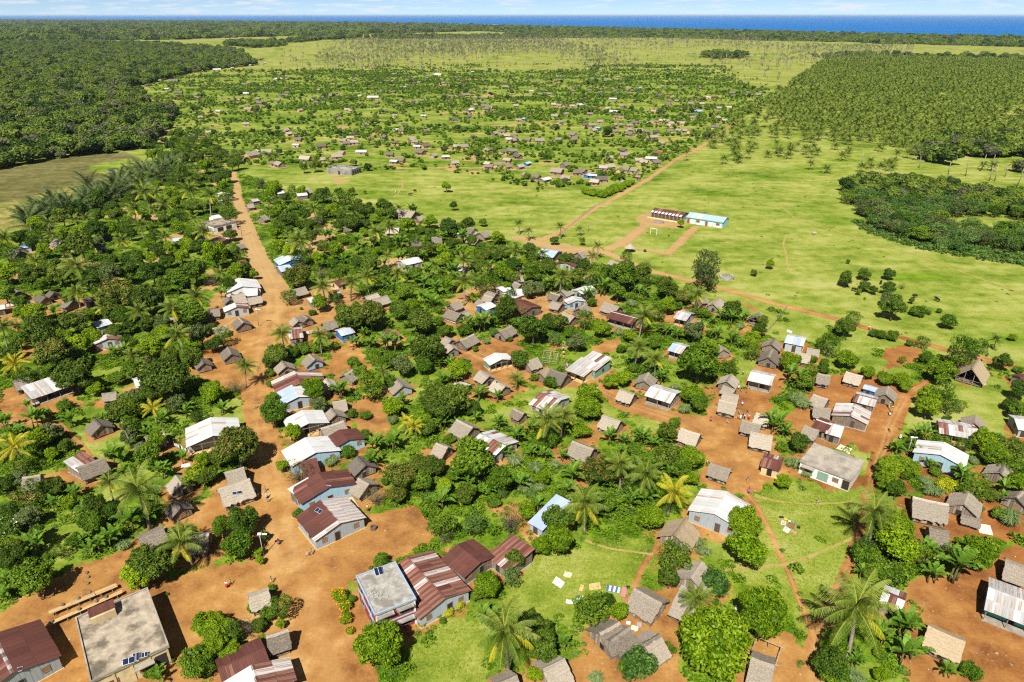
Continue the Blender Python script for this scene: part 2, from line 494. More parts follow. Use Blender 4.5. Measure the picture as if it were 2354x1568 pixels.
DIRT = [  # (yards and squares)
 [(600,1600),(560,1440),(600,1330),(640,1190),(760,1170),(830,1185),(965,1165),(1010,1235),(900,1290),(815,1320),(800,1380),(815,1470),(840,1600)],
 [(0,1420),(60,1360),(170,1300),(280,1270),(400,1330),(470,1300),(600,1290),(640,1340),(600,1450),(420,1450),(470,1600),(0,1600)],
 [(1585,985),(1640,945),(1690,905),(1745,905),(1790,935),(1775,1000),(1750,1040),(1790,1080),(1745,1130),(1690,1135),(1600,1100),(1625,1050)],
 [(1715,900),(1735,830),(1750,790),(1850,800),(1870,850),(1800,880),(1770,930)],
 [(1855,905),(1890,870),(1960,850),(2060,880),(2075,940),(2040,1030),(1990,1040),(1930,985),(1850,1000),(1800,960)],
 [(2090,1165),(2160,1120),(2260,1150),(2354,1180),(2354,1240),(2200,1230),(2100,1200)],
 [(2354,1240),(2400,1600),(2110,1600),(2060,1500),(2120,1400),(2060,1375),(2150,1310),(2220,1290)],
 [(1395,1450),(1440,1400),(1540,1340),(1560,1420),(1560,1530),(1600,1600),(1240,1600),(1330,1500)],
 [(1690,1470),(1780,1430),(1850,1500),(1850,1600),(1700,1600)],
 [(480,690),(530,640),(620,640),(610,760),(560,800),(440,850),(470,780)],
 [(520,860),(600,830),(600,900),(560,920)],
 [(650,680),(760,640),(840,680),(760,750),(640,790)],
 [(0,900),(60,890),(160,905),(200,930),(60,975),(0,985)],
 [(490,505),(550,500),(585,560),(500,555)],
 [(1020,690),(1110,650),(1250,660),(1290,720),(1240,760),(1100,740)],
 [(1290,680),(1350,660),(1420,690),(1400,740),(1310,720)],
 [(1060,790),(1180,770),(1220,830),(1180,900),(1100,860)],
 [(400,1060),(450,1030),(470,1090),(420,1110)],
 [(470,1150),(600,1110),(620,1230),(500,1280),(440,1240)],
 [(840,1010),(800,930),(860,900),(900,960),(870,1060)],
 [(120,1090),(200,1070),(250,1090),(190,1140),(130,1130)],
 [(1385,575),(1300,560),(1240,580),(1290,620),(1350,620)],
 [(0,690),(60,680),(130,700),(110,735),(60,760),(95,800),(60,835),(40,765),(0,745)],
 [(430,835),(520,815),(600,850),(590,900),(500,905)],
 [(200,640),(260,630),(270,660),(210,670)],
 [(160,600),(220,590),(230,610),(170,620)],
 [(330,590),(390,580),(400,605),(340,612)],
 [(700,560),(760,555),(780,580),(710,590)],
 [(850,600),(930,590),(960,620),(880,635)],
 [(760,800),(830,790),(850,850),(780,870)],
 [(2000,880),(2100,790),(2110,830),(2050,850)],
]
SCHOOL_YARD = [(1110,970),(1255,890),(1290,950),(1600,985),(1600,1020),(1480,1050),(1300,1035),(1190,1060),(1180,1010)]
DIRT.append([P('M2', *p) for p in SCHOOL_YARD])
ROADS.append(('school_path', 'straight sandy path from the school yard to the lane', [P('M2',1190,1050)+(5,), P('M2',1080,1150)+(5,), P('M2',990,1200)+(5,), P('M2',870,1255)+(4,)]))
ROADS.append(('school_walk', 'narrow sandy walk bent around the goal lawn to the blue school', [P('M2',1010,1212)+(2.6,), P('M2',1220,1252)+(2.6,), P('M2',1425,1292)+(3,), P('M2',1560,1170)+(3.4,), P('M2',1690,1040)+(3.4,)]))
FIELDS_BARE = [  # ploughed soil
 [(2035,800),(2075,790),(2120,805),(2110,835),(2060,840),(2030,820)],
 [(1370,790),(1420,775),(1440,800),(1400,815),(1360,815)],
 [P('A3',1455,430), P('A3',1500,390), P('A3',1620,490), P('A3',1560,530)],
 [P('M1',670,600), P('M1',760,585), P('M1',870,620), P('M1',740,640)],
 [P('T0',930,700), P('T0',1180,660), P('T0',1320,668), P('T0',1180,712), P('T0',960,710)],
 [P('T0',980,745), P('T0',1130,722), P('T0',1210,740), P('T0',1120,760)],
 [P('T1',800,550), P('T1',920,540), P('T1',940,552), P('T1',830,562)],
 [P('T1',620,580), P('T1',700,575), P('T1',770,585), P('T1',690,592)],
 [P('T1',2200,650), P('T1',2300,645), P('T1',2280,670), P('T1',2200,668)],
 [P('T1',1690,740), P('T1',1790,735), P('T1',1800,760), P('T1',1700,765)],
 [P('T1',970,655), P('T1',1070,648), P('T1',1090,660), P('T1',990,668)],
 [P('M1',700,140), P('M1',790,130), P('M1',800,165), P('M1',700,165)],
 [P('M1',1030,165), P('M1',1150,150), P('M1',1170,200), P('M1',1040,200)],
 [P('M2',0,135), P('M2',90,150), P('M2',30,170), P('M2',0,170)],
]
GRASSY = [  # mown or grazed lawns inside the village
 [(1110,1420),(1220,1300),(1340,1235),(1520,1235),(1450,1370),(1400,1400),(1300,1400),(1250,1440),(1160,1420)],
 [(925,1600),(935,1500),(1050,1420),(1120,1440),(1110,1600)],
 [(1725,1140),(1850,1110),(1970,1100),(1985,1170),(1950,1300),(1880,1470),(1850,1500),(1830,1400),(1680,1320),(1660,1270),(1760,1220)],
 [(1960,1000),(2020,1000),(2010,1100),(1960,1090)],
 [(430,980),(540,910),(578,930),(570,985),(540,1000)],
 [(1085,960),(1180,930),(1250,960),(1180,985),(1100,985)],
 [(1180,905),(1290,880),(1380,920),(1430,950),(1400,960),(1230,960)],
 [(1440,960),(1540,955),(1545,985),(1470,985)],
 [(1690,830),(1800,800),(1780,880),(1700,890)],
 [(2070,905),(2200,860),(2354,880),(2354,1000),(2120,1000),(2070,980)],
 [(870,915),(960,890),(1060,880),(1050,910),(900,930)],
 [(1500,640),(1660,670),(1900,735),(1900,790),(1780,780),(1640,690),(1500,650)],
 [(130,990),(260,960),(330,1000),(240,1060),(160,1020)],
 [(60,1250),(200,1150),(330,1060),(360,1090),(250,1200),(150,1290)],
 [(1840,850),(1960,760),(2080,790),(2100,870),(1960,850)],
]
FAINT = ('grass_track', 'field_path', 'pasture_path', 'meadow_fork', 'lawn_path', 'cross_path')
R_W = [(n, l, [tuple(at(p[0], p[1])[:2]) for p in ps], [p[2] for p in ps]) for n, l, ps in ROADS]
D_W = [poly(p) for p in DIRT]
B_W = [poly(p) for p in FIELDS_BARE]
G_W = [poly(p) for p in GRASSY]
VILLAGE = poly([(-300,545),(150,520),(250,470),(400,385),(470,360),(545,385),(640,440),(850,470),(1000,520),(1215,560),(1370,585),(1500,632),(1640,668),(1900,740),(2150,810),(2700,960),(3000,1650),(-600,1650)])
HAMLET = poly([(330,230),(360,180),(800,160),(1050,165),(1600,160),(1790,215),(1640,320),(1560,362),(1440,430),(1250,440),(1000,395),(860,400),(680,390),(545,380),(400,345),(400,290)])
SWAMP = poly([(-400,405),(0,390),(100,372),(180,358),(290,350),(330,368),(260,440),(150,500),(90,520),(-200,560)])
SWAMP_G = poly([(195,392),(225,375),(300,364),(318,384),(240,400)])
SWAMP_R = poly([(-200,500),(60,455),(170,425),(200,440),(110,520),(-200,570)])
SCRUB_AREA = poly([(1930,440),(2000,420),(2150,425),(2380,460),(2500,620),(2300,600),(2110,570),(1985,530),(1950,490)])
HUT_SPOTS = []    # (x, y, radius of trodden ground)

def cover(x, y):
    """dirt, weeds, olive, pale: how much of each kind of ground there is at (x, y)"""
    x = np.asarray(x, float); y = np.asarray(y, float)
    r = np.hypot(x, y)
    wx = x + (fbm(x / 3.1, y / 3.1, 3, 3) - 0.5) * 3.0
    wy = y + (fbm(x / 3.1, y / 3.1, 11, 3) - 0.5) * 3.0
    dirt = np.zeros(x.shape)
    near = r < 1300
    xn, yn = wx[near], wy[near]
    dn = np.zeros(xn.shape)
    for nm_, _, pts, wid in R_W:
        if nm_ in FAINT: continue
        d = line_dist(pts, wid, x[near] * 0.75 + xn * 0.25, y[near] * 0.75 + yn * 0.25)
        soft = 0.25 + 0.12 * max(wid)
        dn = np.maximum(dn, np.clip(0.5 - d / soft, 0, 1))
    for pl in D_W:
        dn = np.maximum(dn, inside(pl, xn, yn) * (0.80 + 0.2 * vnoise(xn / 4, yn / 4, 40)))
    for (hx, hy, hr) in HUT_SPOTS:
        d = np.hypot(xn - hx, yn - hy)
        m = d < hr * 1.6
        dn[m] = np.maximum(dn[m], np.clip(1.45 - d[m] / hr, 0, 1) * 0.95)
    dirt[near] = dn
    for pl in B_W:
        dirt = np.maximum(dirt, inside(pl, wx, wy) * 0.8)
    vil = inside(VILLAGE, wx, wy)
    ham = inside(HAMLET, wx, wy)
    weeds = np.where(vil, 0.72 + 0.9 * (fbm(x / 9, y / 9, 21) - 0.45), np.where(ham, 0.42 + 1.7 * (fbm(x / 40, y / 14, 22) - 0.45), 0.06 + 1.5 * np.clip(fbm(x / 34, y / 17, 23) - 0.52, 0, 1) * 2))
    dirt = np.maximum(dirt, vil * np.clip((fbm(x / 11, y / 11, 31) - 0.60) * 6, 0, 0.75))
    for pl in G_W:
        weeds = np.where(inside(pl, wx, wy), 0.20 + 0.9 * (fbm(x / 6, y / 6, 24) - 0.45), weeds)
        dirt = np.where(inside(pl, wx, wy) & (dirt < 0.76), np.minimum(dirt, 0.2 + 0.0 * dirt), dirt)
    for nm_, _, pts, wid in R_W:                       # paths stay open over the lawns
        if nm_ in FAINT: continue
        d = line_dist(pts, wid, x[near], y[near])
        dirt[near] = np.maximum(dirt[near], np.clip(0.5 - d / 0.5, 0, 1))
    dirt = np.where((~vil) & (~ham) & (r < 700), np.maximum(dirt, np.clip((fbm(x / 18, y / 9, 71, 3) - 0.70) * 4, 0, 0.42)), dirt)
    dirt = np.where(ham, np.maximum(dirt, np.clip((fbm(x / 22, y / 9, 72, 3) - 0.63) * 6, 0, 0.58)), dirt)
    olive = np.zeros(x.shape)
    olive = np.where(inside(SWAMP, wx, wy), 1.0, olive)
    olive = np.where(inside(SWAMP_G, wx, wy), 0.0, olive)
    olive = np.where(inside(SWAMP_R, wx, wy), 0.55 * olive, olive)
    dirt = np.where(inside(SWAMP_R, wx, wy), 0.42, dirt)
    weeds = np.where(inside(SWAMP_G, wx, wy), 0.45, weeds)
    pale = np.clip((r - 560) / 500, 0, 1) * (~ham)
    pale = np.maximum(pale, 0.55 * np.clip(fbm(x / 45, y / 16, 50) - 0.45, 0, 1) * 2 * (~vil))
    return dirt, np.clip(weeds, 0, 1), olive, np.clip(pale, 0, 1)

# ---------------------------------------------------------------- houses: patch, the two ends of the ridge, width, roof, wall, options | label | phrase
HOUSES = '''
A0 165 258 225 288 3.6 td pl
A0 432 318 525 352 3.8 td pl
A0 575 274 622 295 3.6 td pl
A0 -60 455 25 440 4.5 iw pl
A0 765 370 835 388 5.0 td pl
A0 962 374 1060 350 4.5 is pl | low shed with rusty striped roof under the red-flowering mango |
A0 1605 262 1690 285 3.5 tg pl
A0 1062 652 1238 600 5.2 ibw gr | house with shiny white and blue metal roof behind the grey gable house | the shiny blue-white roof
A0 1222 764 1229 832 6.6 im gy h2.6 | grey house with a gable roof of white and rusty stripes | the grey gable house
A0 232 1378 700 1222 6.4 ig pl s v | long verandah house with dull grey metal roof under a mango | the long grey verandah house
A0 140 1318 335 1264 4.6 tg pl
A0 2292 1040 2342 1106 3.8 td pl
A0 1190 1452 1312 1434 3.4 tg pl
A0 1568 1292 1652 1268 5.0 iw wh
A0 1908 590 1952 585 3.0 tg pl
B0 1085 216 1163 290 4.6 td pl | dark thatched hut alone on the grassy slope by the dead palm | the lone dark hut
B0 720 705 952 590 4.8 im pl s | broken metal-roofed shed beside the long thatched hut | the broken metal shed
B0 875 776 1192 655 5.0 tg pl | long low thatched hut next to the broken metal shed | the long thatched hut
B0 300 880 420 862 4.4 tg pl
B0 1655 420 1882 352 4.6 tg pl
B0 2015 866 2085 962 4.2 tg pl
B0 2000 1148 2078 1236 3.9 tg pl
B0 1570 1562 1862 1440 4.4 tg pl
C0 1990 25 2205 5 5.0 tp pl
B1 62 200 90 412 10.4 iw gy h3 v | big white metal-roofed hall beside the spreading red-tinged mango | the big white hall
A1 383 130 430 228 10.6 iw wh h3 | large white-roofed store with several sheets at the head of the road | the large white store
A1 440 262 600 246 4.6 iw wh s h2.2
A1 293 330 440 298 6.4 tg pl
A1 480 362 642 336 4.2 tg pl
A1 336 414 357 466 7.0 ig gy h2.6 | grey gabled shop with half white roof at the road bend | the grey gabled shop
A1 246 346 282 382 3.0 td pl
A1 10 500 162 478 4.4 tg pl
A1 380 580 440 640 4.6 tg pl | thatched hut on the small green lawn at the road bend | the road-bend hut
A1 82 708 242 672 4.4 tp pl
A1 254 920 302 1002 4.3 tg pl
A1 995 264 1145 228 4.6 tg pl
A1 1468 178 1602 140 5.2 ib cr | cream house with brown roof among tall palms | the cream house
A1 1400 290 1532 268 4.4 is gy
A1 1182 362 1262 345 3.0 iw pl s
A1 1022 572 1072 622 3.8 tg pl
A1 1110 543 1178 592 3.8 tg pl
A1 1340 650 1482 610 4.4 tg pl
A1 948 732 1112 712 7.5 is pl | rusty red-roofed shop behind the leaning roadside palm | the rusty roadside shop
A1 1515 738 1672 695 5.0 ibw bl | bright blue kiosk with white and rusty roof | the bright blue kiosk
A1 2072 762 2182 722 4.8 is gr
A1 1828 342 1972 298 4.6 tp pl
A1 1908 375 2082 328 4.6 tp pl
A1 1190 1003 1260 1066 4.6 tg lb
A1 880 1078 932 1142 4.4 tg pl
A1 1030 1192 1095 1338 11.6 is gy h2.6 | wide rust-striped shop above the white and blue roof | the wide rust-striped shop
A1 985 1358 1068 1496 8.4 ibw gy h2.6 | white and blue gabled house below the rust-striped shop | the white and blue gable
A1 1385 1278 1448 1352 4.8 tp pl
A1 1590 1240 1705 1165 4.4 tp pl
A1 2180 1268 2272 1366 5.0 tg gy | grey plank-walled thatched hut with open black doorway | the black-door hut
B1 1455 25 1605 -5 4.6 tg pl
M1 1815 1398 1935 1412 5.0 iw wh
A2 450 436 552 392 4.2 tg pl
A2 428 488 578 540 4.4 tg wh
A2 585 520 640 500 3.0 tg pl
A2 875 272 985 310 4.2 tg pl
A2 848 322 952 352 4.2 tg pl
A2 788 372 832 396 3.2 tg pl
A2 1000 252 1098 212 5.0 iw pl
A2 1112 316 1278 254 5.6 iw cr | cream house with clean white roof by the big maroon roof | the clean white roof
A2 1190 376 1398 466 8.0 ib pl h2.8 | big maroon metal roof on plank walls in the village heart | the big maroon roof
A2 800 456 925 407 4.6 iw bl
A2 1190 172 1268 206 3.8 tg pl
A2 1602 292 1718 326 4.0 tg pl
A2 1720 275 1832 222 4.6 tg pl
A2 1905 276 2072 217 4.8 iw gr
A2 1625 388 1738 422 4.4 tg pl
A2 1850 338 1912 388 6.0 ig lb h2.6 | light blue walled house with grey metal roof | the light blue house
A2 1930 480 2002 424 4.6 tg pl
A2 1750 520 1882 572 4.6 tg pl
A2 2222 404 2395 462 5.2 tg pl
A2 1010 740 1155 674 4.6 tg pl
A2 560 846 722 770 4.6 tp pl
A2 400 798 472 838 3.8 tg pl
A2 440 884 492 934 3.8 tp pl
A2 963 988 1048 1064 6.8 iw gr v h2.5 | verandah house with pale metal roof beside the leafy shrub | the pale verandah house
A2 1318 1086 1455 1042 4.6 tg pl
A2 1480 1218 1562 1160 3.8 ts pl
A2 1606 1172 1796 1238 5.4 td pl | dark thatched hut with pale ridge beside drying mats | the pale-ridged dark hut
A2 1958 1036 2168 1114 6.6 ig cr s v h2.6 | front half of the big grey roof, with open porch | the big grey porch house
A2 2092 966 2312 1050 6.8 im gr s h3.1
A2 798 1187 902 1257 4.2 tp pl
A2 963 1302 1088 1372 4.4 tp pl | pale thatched hut carrying a small solar panel on its ridge | the solar-panel hut
A2 515 1344 608 1372 5.0 iw wh
A2 1482 1442 1722 1532 8.4 im gy h2.5 | patched grey and rusty roof among palms in the lawn | the patched grey roof
F 1405 716 1466 732 6.4 ib pl v | long maroon-roofed verandah house with white ridge | the maroon verandah house
A3 715 511 862 546 7.0 ig gy v h2.6 | square grey metal-roofed house standing on posts | the square grey house
A3 898 642 955 622 3.2 tg pl
A3 1110 426 1192 360 4.4 tg pl
A3 958 370 1022 346 3.2 tg pl
A3 1602 573 1642 526 4.2 tg pl o
A3 648 880 805 922 6.2 ibw pl v
A3 1180 890 1240 950 4.4 tg pl
A3 1775 886 1816 826 4.8 tg pl
A3 1745 1042 1790 950 5.0 tg pl | tall thatched hut with bare plank gable beside the light blue roof | the tall gable hut
A3 1960 787 2176 830 6.4 ibl gy h3 | light blue metal-roofed house with grey walls by the meadow | the light blue roof
A3 2060 974 2242 1008 4.6 tp pl
A3 2222 934 2312 950 4.0 tp pl
A3 1545 1205 1816 1266 6.4 iw wd v h2.7 | open-fronted white-roofed shelter on posts in the yard | the open white shelter
A3 1270 1312 1322 1230 4.4 tp pl
A3 1258 1372 1342 1402 3.4 tg pl
A3 1225 1437 1412 1476 4.8 tg pl
B3 1185 -4 1392 42 4.8 tp pl
A3 316 1306 372 1214 4.4 tp pl
A3 45 1400 218 1456 4.6 tp pl
A3 395 1374 692 1462 6.6 iw wd v h2.7 | shop with white roof, rusty front awning and yellow posts | the yellow-post shop
A4 -10 1220 142 1250 4.6 tg pl
A4 -60 1460 112 1520 4.6 tp pl
B4 -60 68 138 102 4.6 tp pl
B4 -25 222 150 284 5.4 ib pl | low maroon roof with white ridge joined to a white lean-to | the low maroon roof
B4 150 270 262 300 3.8 iw pl s
B3 2165 290 2335 352 4.4 tg pl
A4 314 1202 512 1256 4.6 tp pl
A4 566 1368 636 1388 2.8 ibl bl h1.5 | tiny bright blue shed on the grass patch | the tiny blue shed
A4 420 1457 672 1522 5.4 im pl
A4 768 1462 800 1370 4.4 tg pl | narrow thatched hut at the red path, tan thatch edge | the narrow path hut
A4 1758 1168 1842 1054 6.0 ts pl o h1.6 | tall open-fronted thatched barn alone near the field track | the open thatched barn
A4 2310 1262 2400 1250 4.4 ib pl
B4 412 40 362 186 7.2 im pl h2.4 | plank house with rust-streaked white gable roof on low stilts | the rust-streaked gable
B4 1442 484 1396 632 9.0 iw lb h3 | pale blue house with bright white gable roof and red trim | the pale blue gable
B4 1372 250 1824 332 6.6 im gr h2.6 v | long rust-streaked white roof behind the pale blue house | the long streaked roof
B4 1786 260 1802 170 4.4 tg pl o
B4 2250 214 2420 236 6.4 iw gy | white-roofed house at the edge of the eastern trees | the eastern white roof
B4 2076 826 2142 727 4.8 tg pl
B4 2272 1112 2334 1052 4.6 tg pl
B4 1080 1108 1492 1196 6.2 tp pl | long ragged thatched hut with half-open plank wall | the long ragged hut
B4 1666 1196 1722 1050 5.0 tg pl | gabled thatched hut right beside the long ragged hut | the gabled thatch
B4 1690 1322 1818 1360 2.6 tg pl h1.3
B4 1262 1464 1492 1504 4.6 tg pl
B3 745 322 968 396 4.6 tp pl
B3 1450 228 1668 286 4.4 tp pl
B3 1545 362 1802 416 5.2 tp pl | neat pale thatched hut on stilts facing the square | the neat stilt hut
B3 1615 147 1762 190 4.2 tp pl
B3 1085 722 1318 796 4.2 tg pl | collapsing thatched hut with leaning walls in the square | the collapsing hut
B3 1685 645 1912 706 5.2 is cr | small store with blotchy rust-red and white roof | the blotchy rust store
B3 1280 1050 1128 1310 9.2 iw gy h3.2 | big bright white gable hall below the square | the bright white gable hall
B3 800 1360 668 1545 5.6 ts pl | straw-coloured round-shouldered hut beside a red cloth | the straw hut
B2 528 222 716 316 5.2 tp pl | pale thatched hut tucked behind the breadfruit tree | the breadfruit hut
B2 800 380 1092 524 8.0 im gy h2.5 | grey roof with rust-red panels behind the breadfruit tree | the rust-panel roof
B2 1856 470 2102 562 5.2 tp pl
B2 1210 108 1278 140 3.4 tg pl
B2 298 495 422 542 4.4 tg pl
B2 1670 1080 1838 1166 8.0 ibl gy s | pale blue slanted roof half under a yellow palm | the slanted blue roof
B2 2204 170 2408 242 5.0 tp pl
C2 -33 245 370 690 9.0 is gy h2.8 | large rust-red hall with white stripes beside the red building | the large rust hall
C2 488 116 738 312 6.8 ib pl h2.5 | maroon metal house with patched plank walls behind the rust hall | the maroon patched house
C2 1075 4 1312 166 6.0 is pl s | crooked rusty shed at the lawn's corner | the crooked rusty shed
C2 1390 1432 1622 1318 5.2 tp pl
C2 955 1565 1065 1520 4.6 tg pl
C2 1985 1055 2200 935 5.4 tg pl
C2 2105 1130 2305 985 5.0 tg pl
C3 195 578 488 740 5.2 tg pl | smooth grey thatched hut by the drying clothes | the smooth grey hut
C3 300 1160 455 1068 5.0 tg pl
C3 905 296 785 470 5.4 tp pl
C3 690 540 912 640 4.4 tp pl s
C3 1428 1306 1668 1392 6.0 tp pl
C4 1226 160 1330 196 5.4 tg pl
C4 1103 326 1400 437 8.0 ig tq v h2.7 | grey metal-roofed school-like house with turquoise verandah wall | the turquoise verandah house
C4 470 345 602 400 4.4 im pl
C4 738 558 966 656 5.0 ts pl | long straw-thatched hut in the red yard near the turquoise house | the long straw hut
C0 -70 1060 130 1475 10.6 ib gy h3 | maroon metal-roofed house with white ridge in the bottom corner | the corner maroon house
C1 130 1425 626 1202 5.6 ib pl | dark brown slanting roof along the bottom hedge | the dark brown roof
C1 495 1382 560 1640 9.2 im gy h2.8 | gable roof half white half rust at the bottom edge | the half-rust gable
C1 455 640 652 575 3.4 tp pl o h1.9 | small open thatched stall beside the feathery roadside tree | the open stall
C1 668 1075 845 1020 3.2 tg pl o h1.9 | ragged thatched stall with two tilted roofs by the road | the ragged stall
B1 216 832 442 768 5.4 tp pl
B1 140 1022 510 900 6.0 tp pl | long pale thatched stall with a solar panel by the road | the roadside stall
B1 1108 118 1188 270 8.4 iw gy h2.8 v | pale gabled house with dark porch by the round roadside tree | the pale porch house
B1 1440 92 1502 166 4.8 tg pl
B1 1318 326 1582 236 5.0 tp pl
B1 1532 342 1642 462 7.4 ib lb h2.6 | maroon gable house with light blue wall | the maroon and blue house
B1 1146 430 1268 606 10.0 iw lb h2.8 | wide white gable roof with rusty squares by the road | the wide white gable
B1 1105 702 1262 666 5.6 ib pl s
B1 1742 642 1842 748 4.8 td pl
B1 1772 905 1862 955 4.8 tg pl
B1 1296 832 1418 1006 10.6 ib lb h3 | large maroon gable house with satellite dish and blue wall | the large maroon gable
B1 940 1022 1175 888 4.2 iw pl s h2.4
B1 1312 1150 1546 1416 9.4 im gy h2.8 | half maroon half grey gable house with solar panel and pale side | the half-maroon house
M0 2035 718 2070 735 7.0 iw pl
M0 1992 785 2070 775 4.5 iw pl
M0 1930 940 2015 925 6.0 iw wh
M0 2178 1205 2218 1192 3.8 tg pl
M0 1955 1160 2040 1122 6.0 is pl
M0 1790 1125 1845 1108 4.6 tg pl
M0 1580 1148 1668 1138 4.8 ibl gy
M0 505 1150 575 1172 5.0 tg pl
M0 168 1202 282 1186 6.0 ibl gy
M0 125 1250 185 1262 5.0 tg pl
M0 885 1225 950 1212 5.0 ibl oc
M0 920 1085 985 1074 4.8 tg pl
M0 1390 1252 1472 1246 5.2 is gr | red-striped roof with green wall deep in the canopy | the red-striped roof
M0 2185 1352 2245 1340 6.0 ib pl
M0 2255 355 2360 338 6.0 tp oc h2.6 | long ochre-walled thatched house by the pasture edge | the ochre thatched house
M0 2300 790 2365 778 5.0 im pl
M0 2262 835 2325 826 4.0 tp pl
M1 1305 872 1465 900 6.8 tg pl | long grey thatched house at the pasture's dirt edge | the pasture-edge house
M1 1480 948 1525 940 4.2 tg pl
M1 1705 968 1790 975 5.4 tg oc
M1 1200 1040 1320 1042 5.4 tp pl
M1 1420 1178 1500 1160 4.6 tg pl
M1 1610 1135 1705 1130 5.0 tg pl
M1 1840 1078 1920 1075 4.6 iw pl
M1 1940 1040 2010 1055 4.8 tg wh
M1 2055 1095 2130 1070 5.0 tg pl
M1 1960 1130 2050 1150 5.0 tg pl
M1 280 1290 335 1342 9.5 ibl bl h2.8 | house with shiny blue-grey roof and royal blue gable by the road | the royal blue gable
M1 198 1410 310 1388 6.5 ibl pl v
M1 1328 1356 1492 1318 6.2 iw gy h2.8 | small white metal house in a clearing of banana plants | the banana-clearing house
M1 180 715 250 705 5.5 iw pl
M1 370 735 465 725 5.5 iw pl
M1 425 700 490 685 5.0 tp pl
M1 520 962 605 955 4.5 tp pl
M1 815 1040 850 1035 4.0 tg pl
M1 255 1185 330 1178 5.0 tg pl
M1 35 945 85 930 4.5 tg pl
M2 268 1242 425 1268 8.5 ibl pl v h2.6 | blue-grey metal house at the dirt junction by a palm | the blue junction house
M2 488 1372 548 1326 7.5 ib gy h2.4 | red-roofed A-shaped house at the dirt junction | the red A-shaped house
M2 600 1275 655 1258 5.0 tg pl
M2 905 1345 982 1372 5.0 tg pl
M2 28 1400 78 1378 5.0 tg pl
A2 1190 118 1270 108 3.6 tg pl
'''
WALLS = {'pl': 'wood_grey', 'wd': 'wood_pale', 'gy': 'wall_grey', 'lb': 'wall_lightblue', 'bl': 'wall_blue', 'gr': 'wall_green', 'wh': 'wall_white',
         'cr': 'wall_cream', 'tq': 'wall_turquoise', 'oc': 'wall_ochre'}
ROOFS = {'tg': 'thatch_grey', 'td': 'thatch_dark', 'ts': 'thatch_straw', 'tp': 'thatch_pale'}
IRON = {'iw': ['iron_white'] * 9 + ['iron_mottled'], 'ig': ['iron_grey'] * 6 + ['iron_white', 'iron_mottled'], 'ib': ['iron_brown'] * 12 + ['iron_rust'],
        'is': ['iron_rust', 'iron_rust', 'iron_brown', 'iron_mottled', 'iron_rust'], 'im': ['iron_mottled', 'iron_white', 'iron_rust', 'iron_grey', 'iron_white'],
        'ibw': ['iron_blue', 'iron_white', 'iron_white', 'iron_mottled'], 'ibl': ['iron_blue'] * 5 + ['iron_white']}
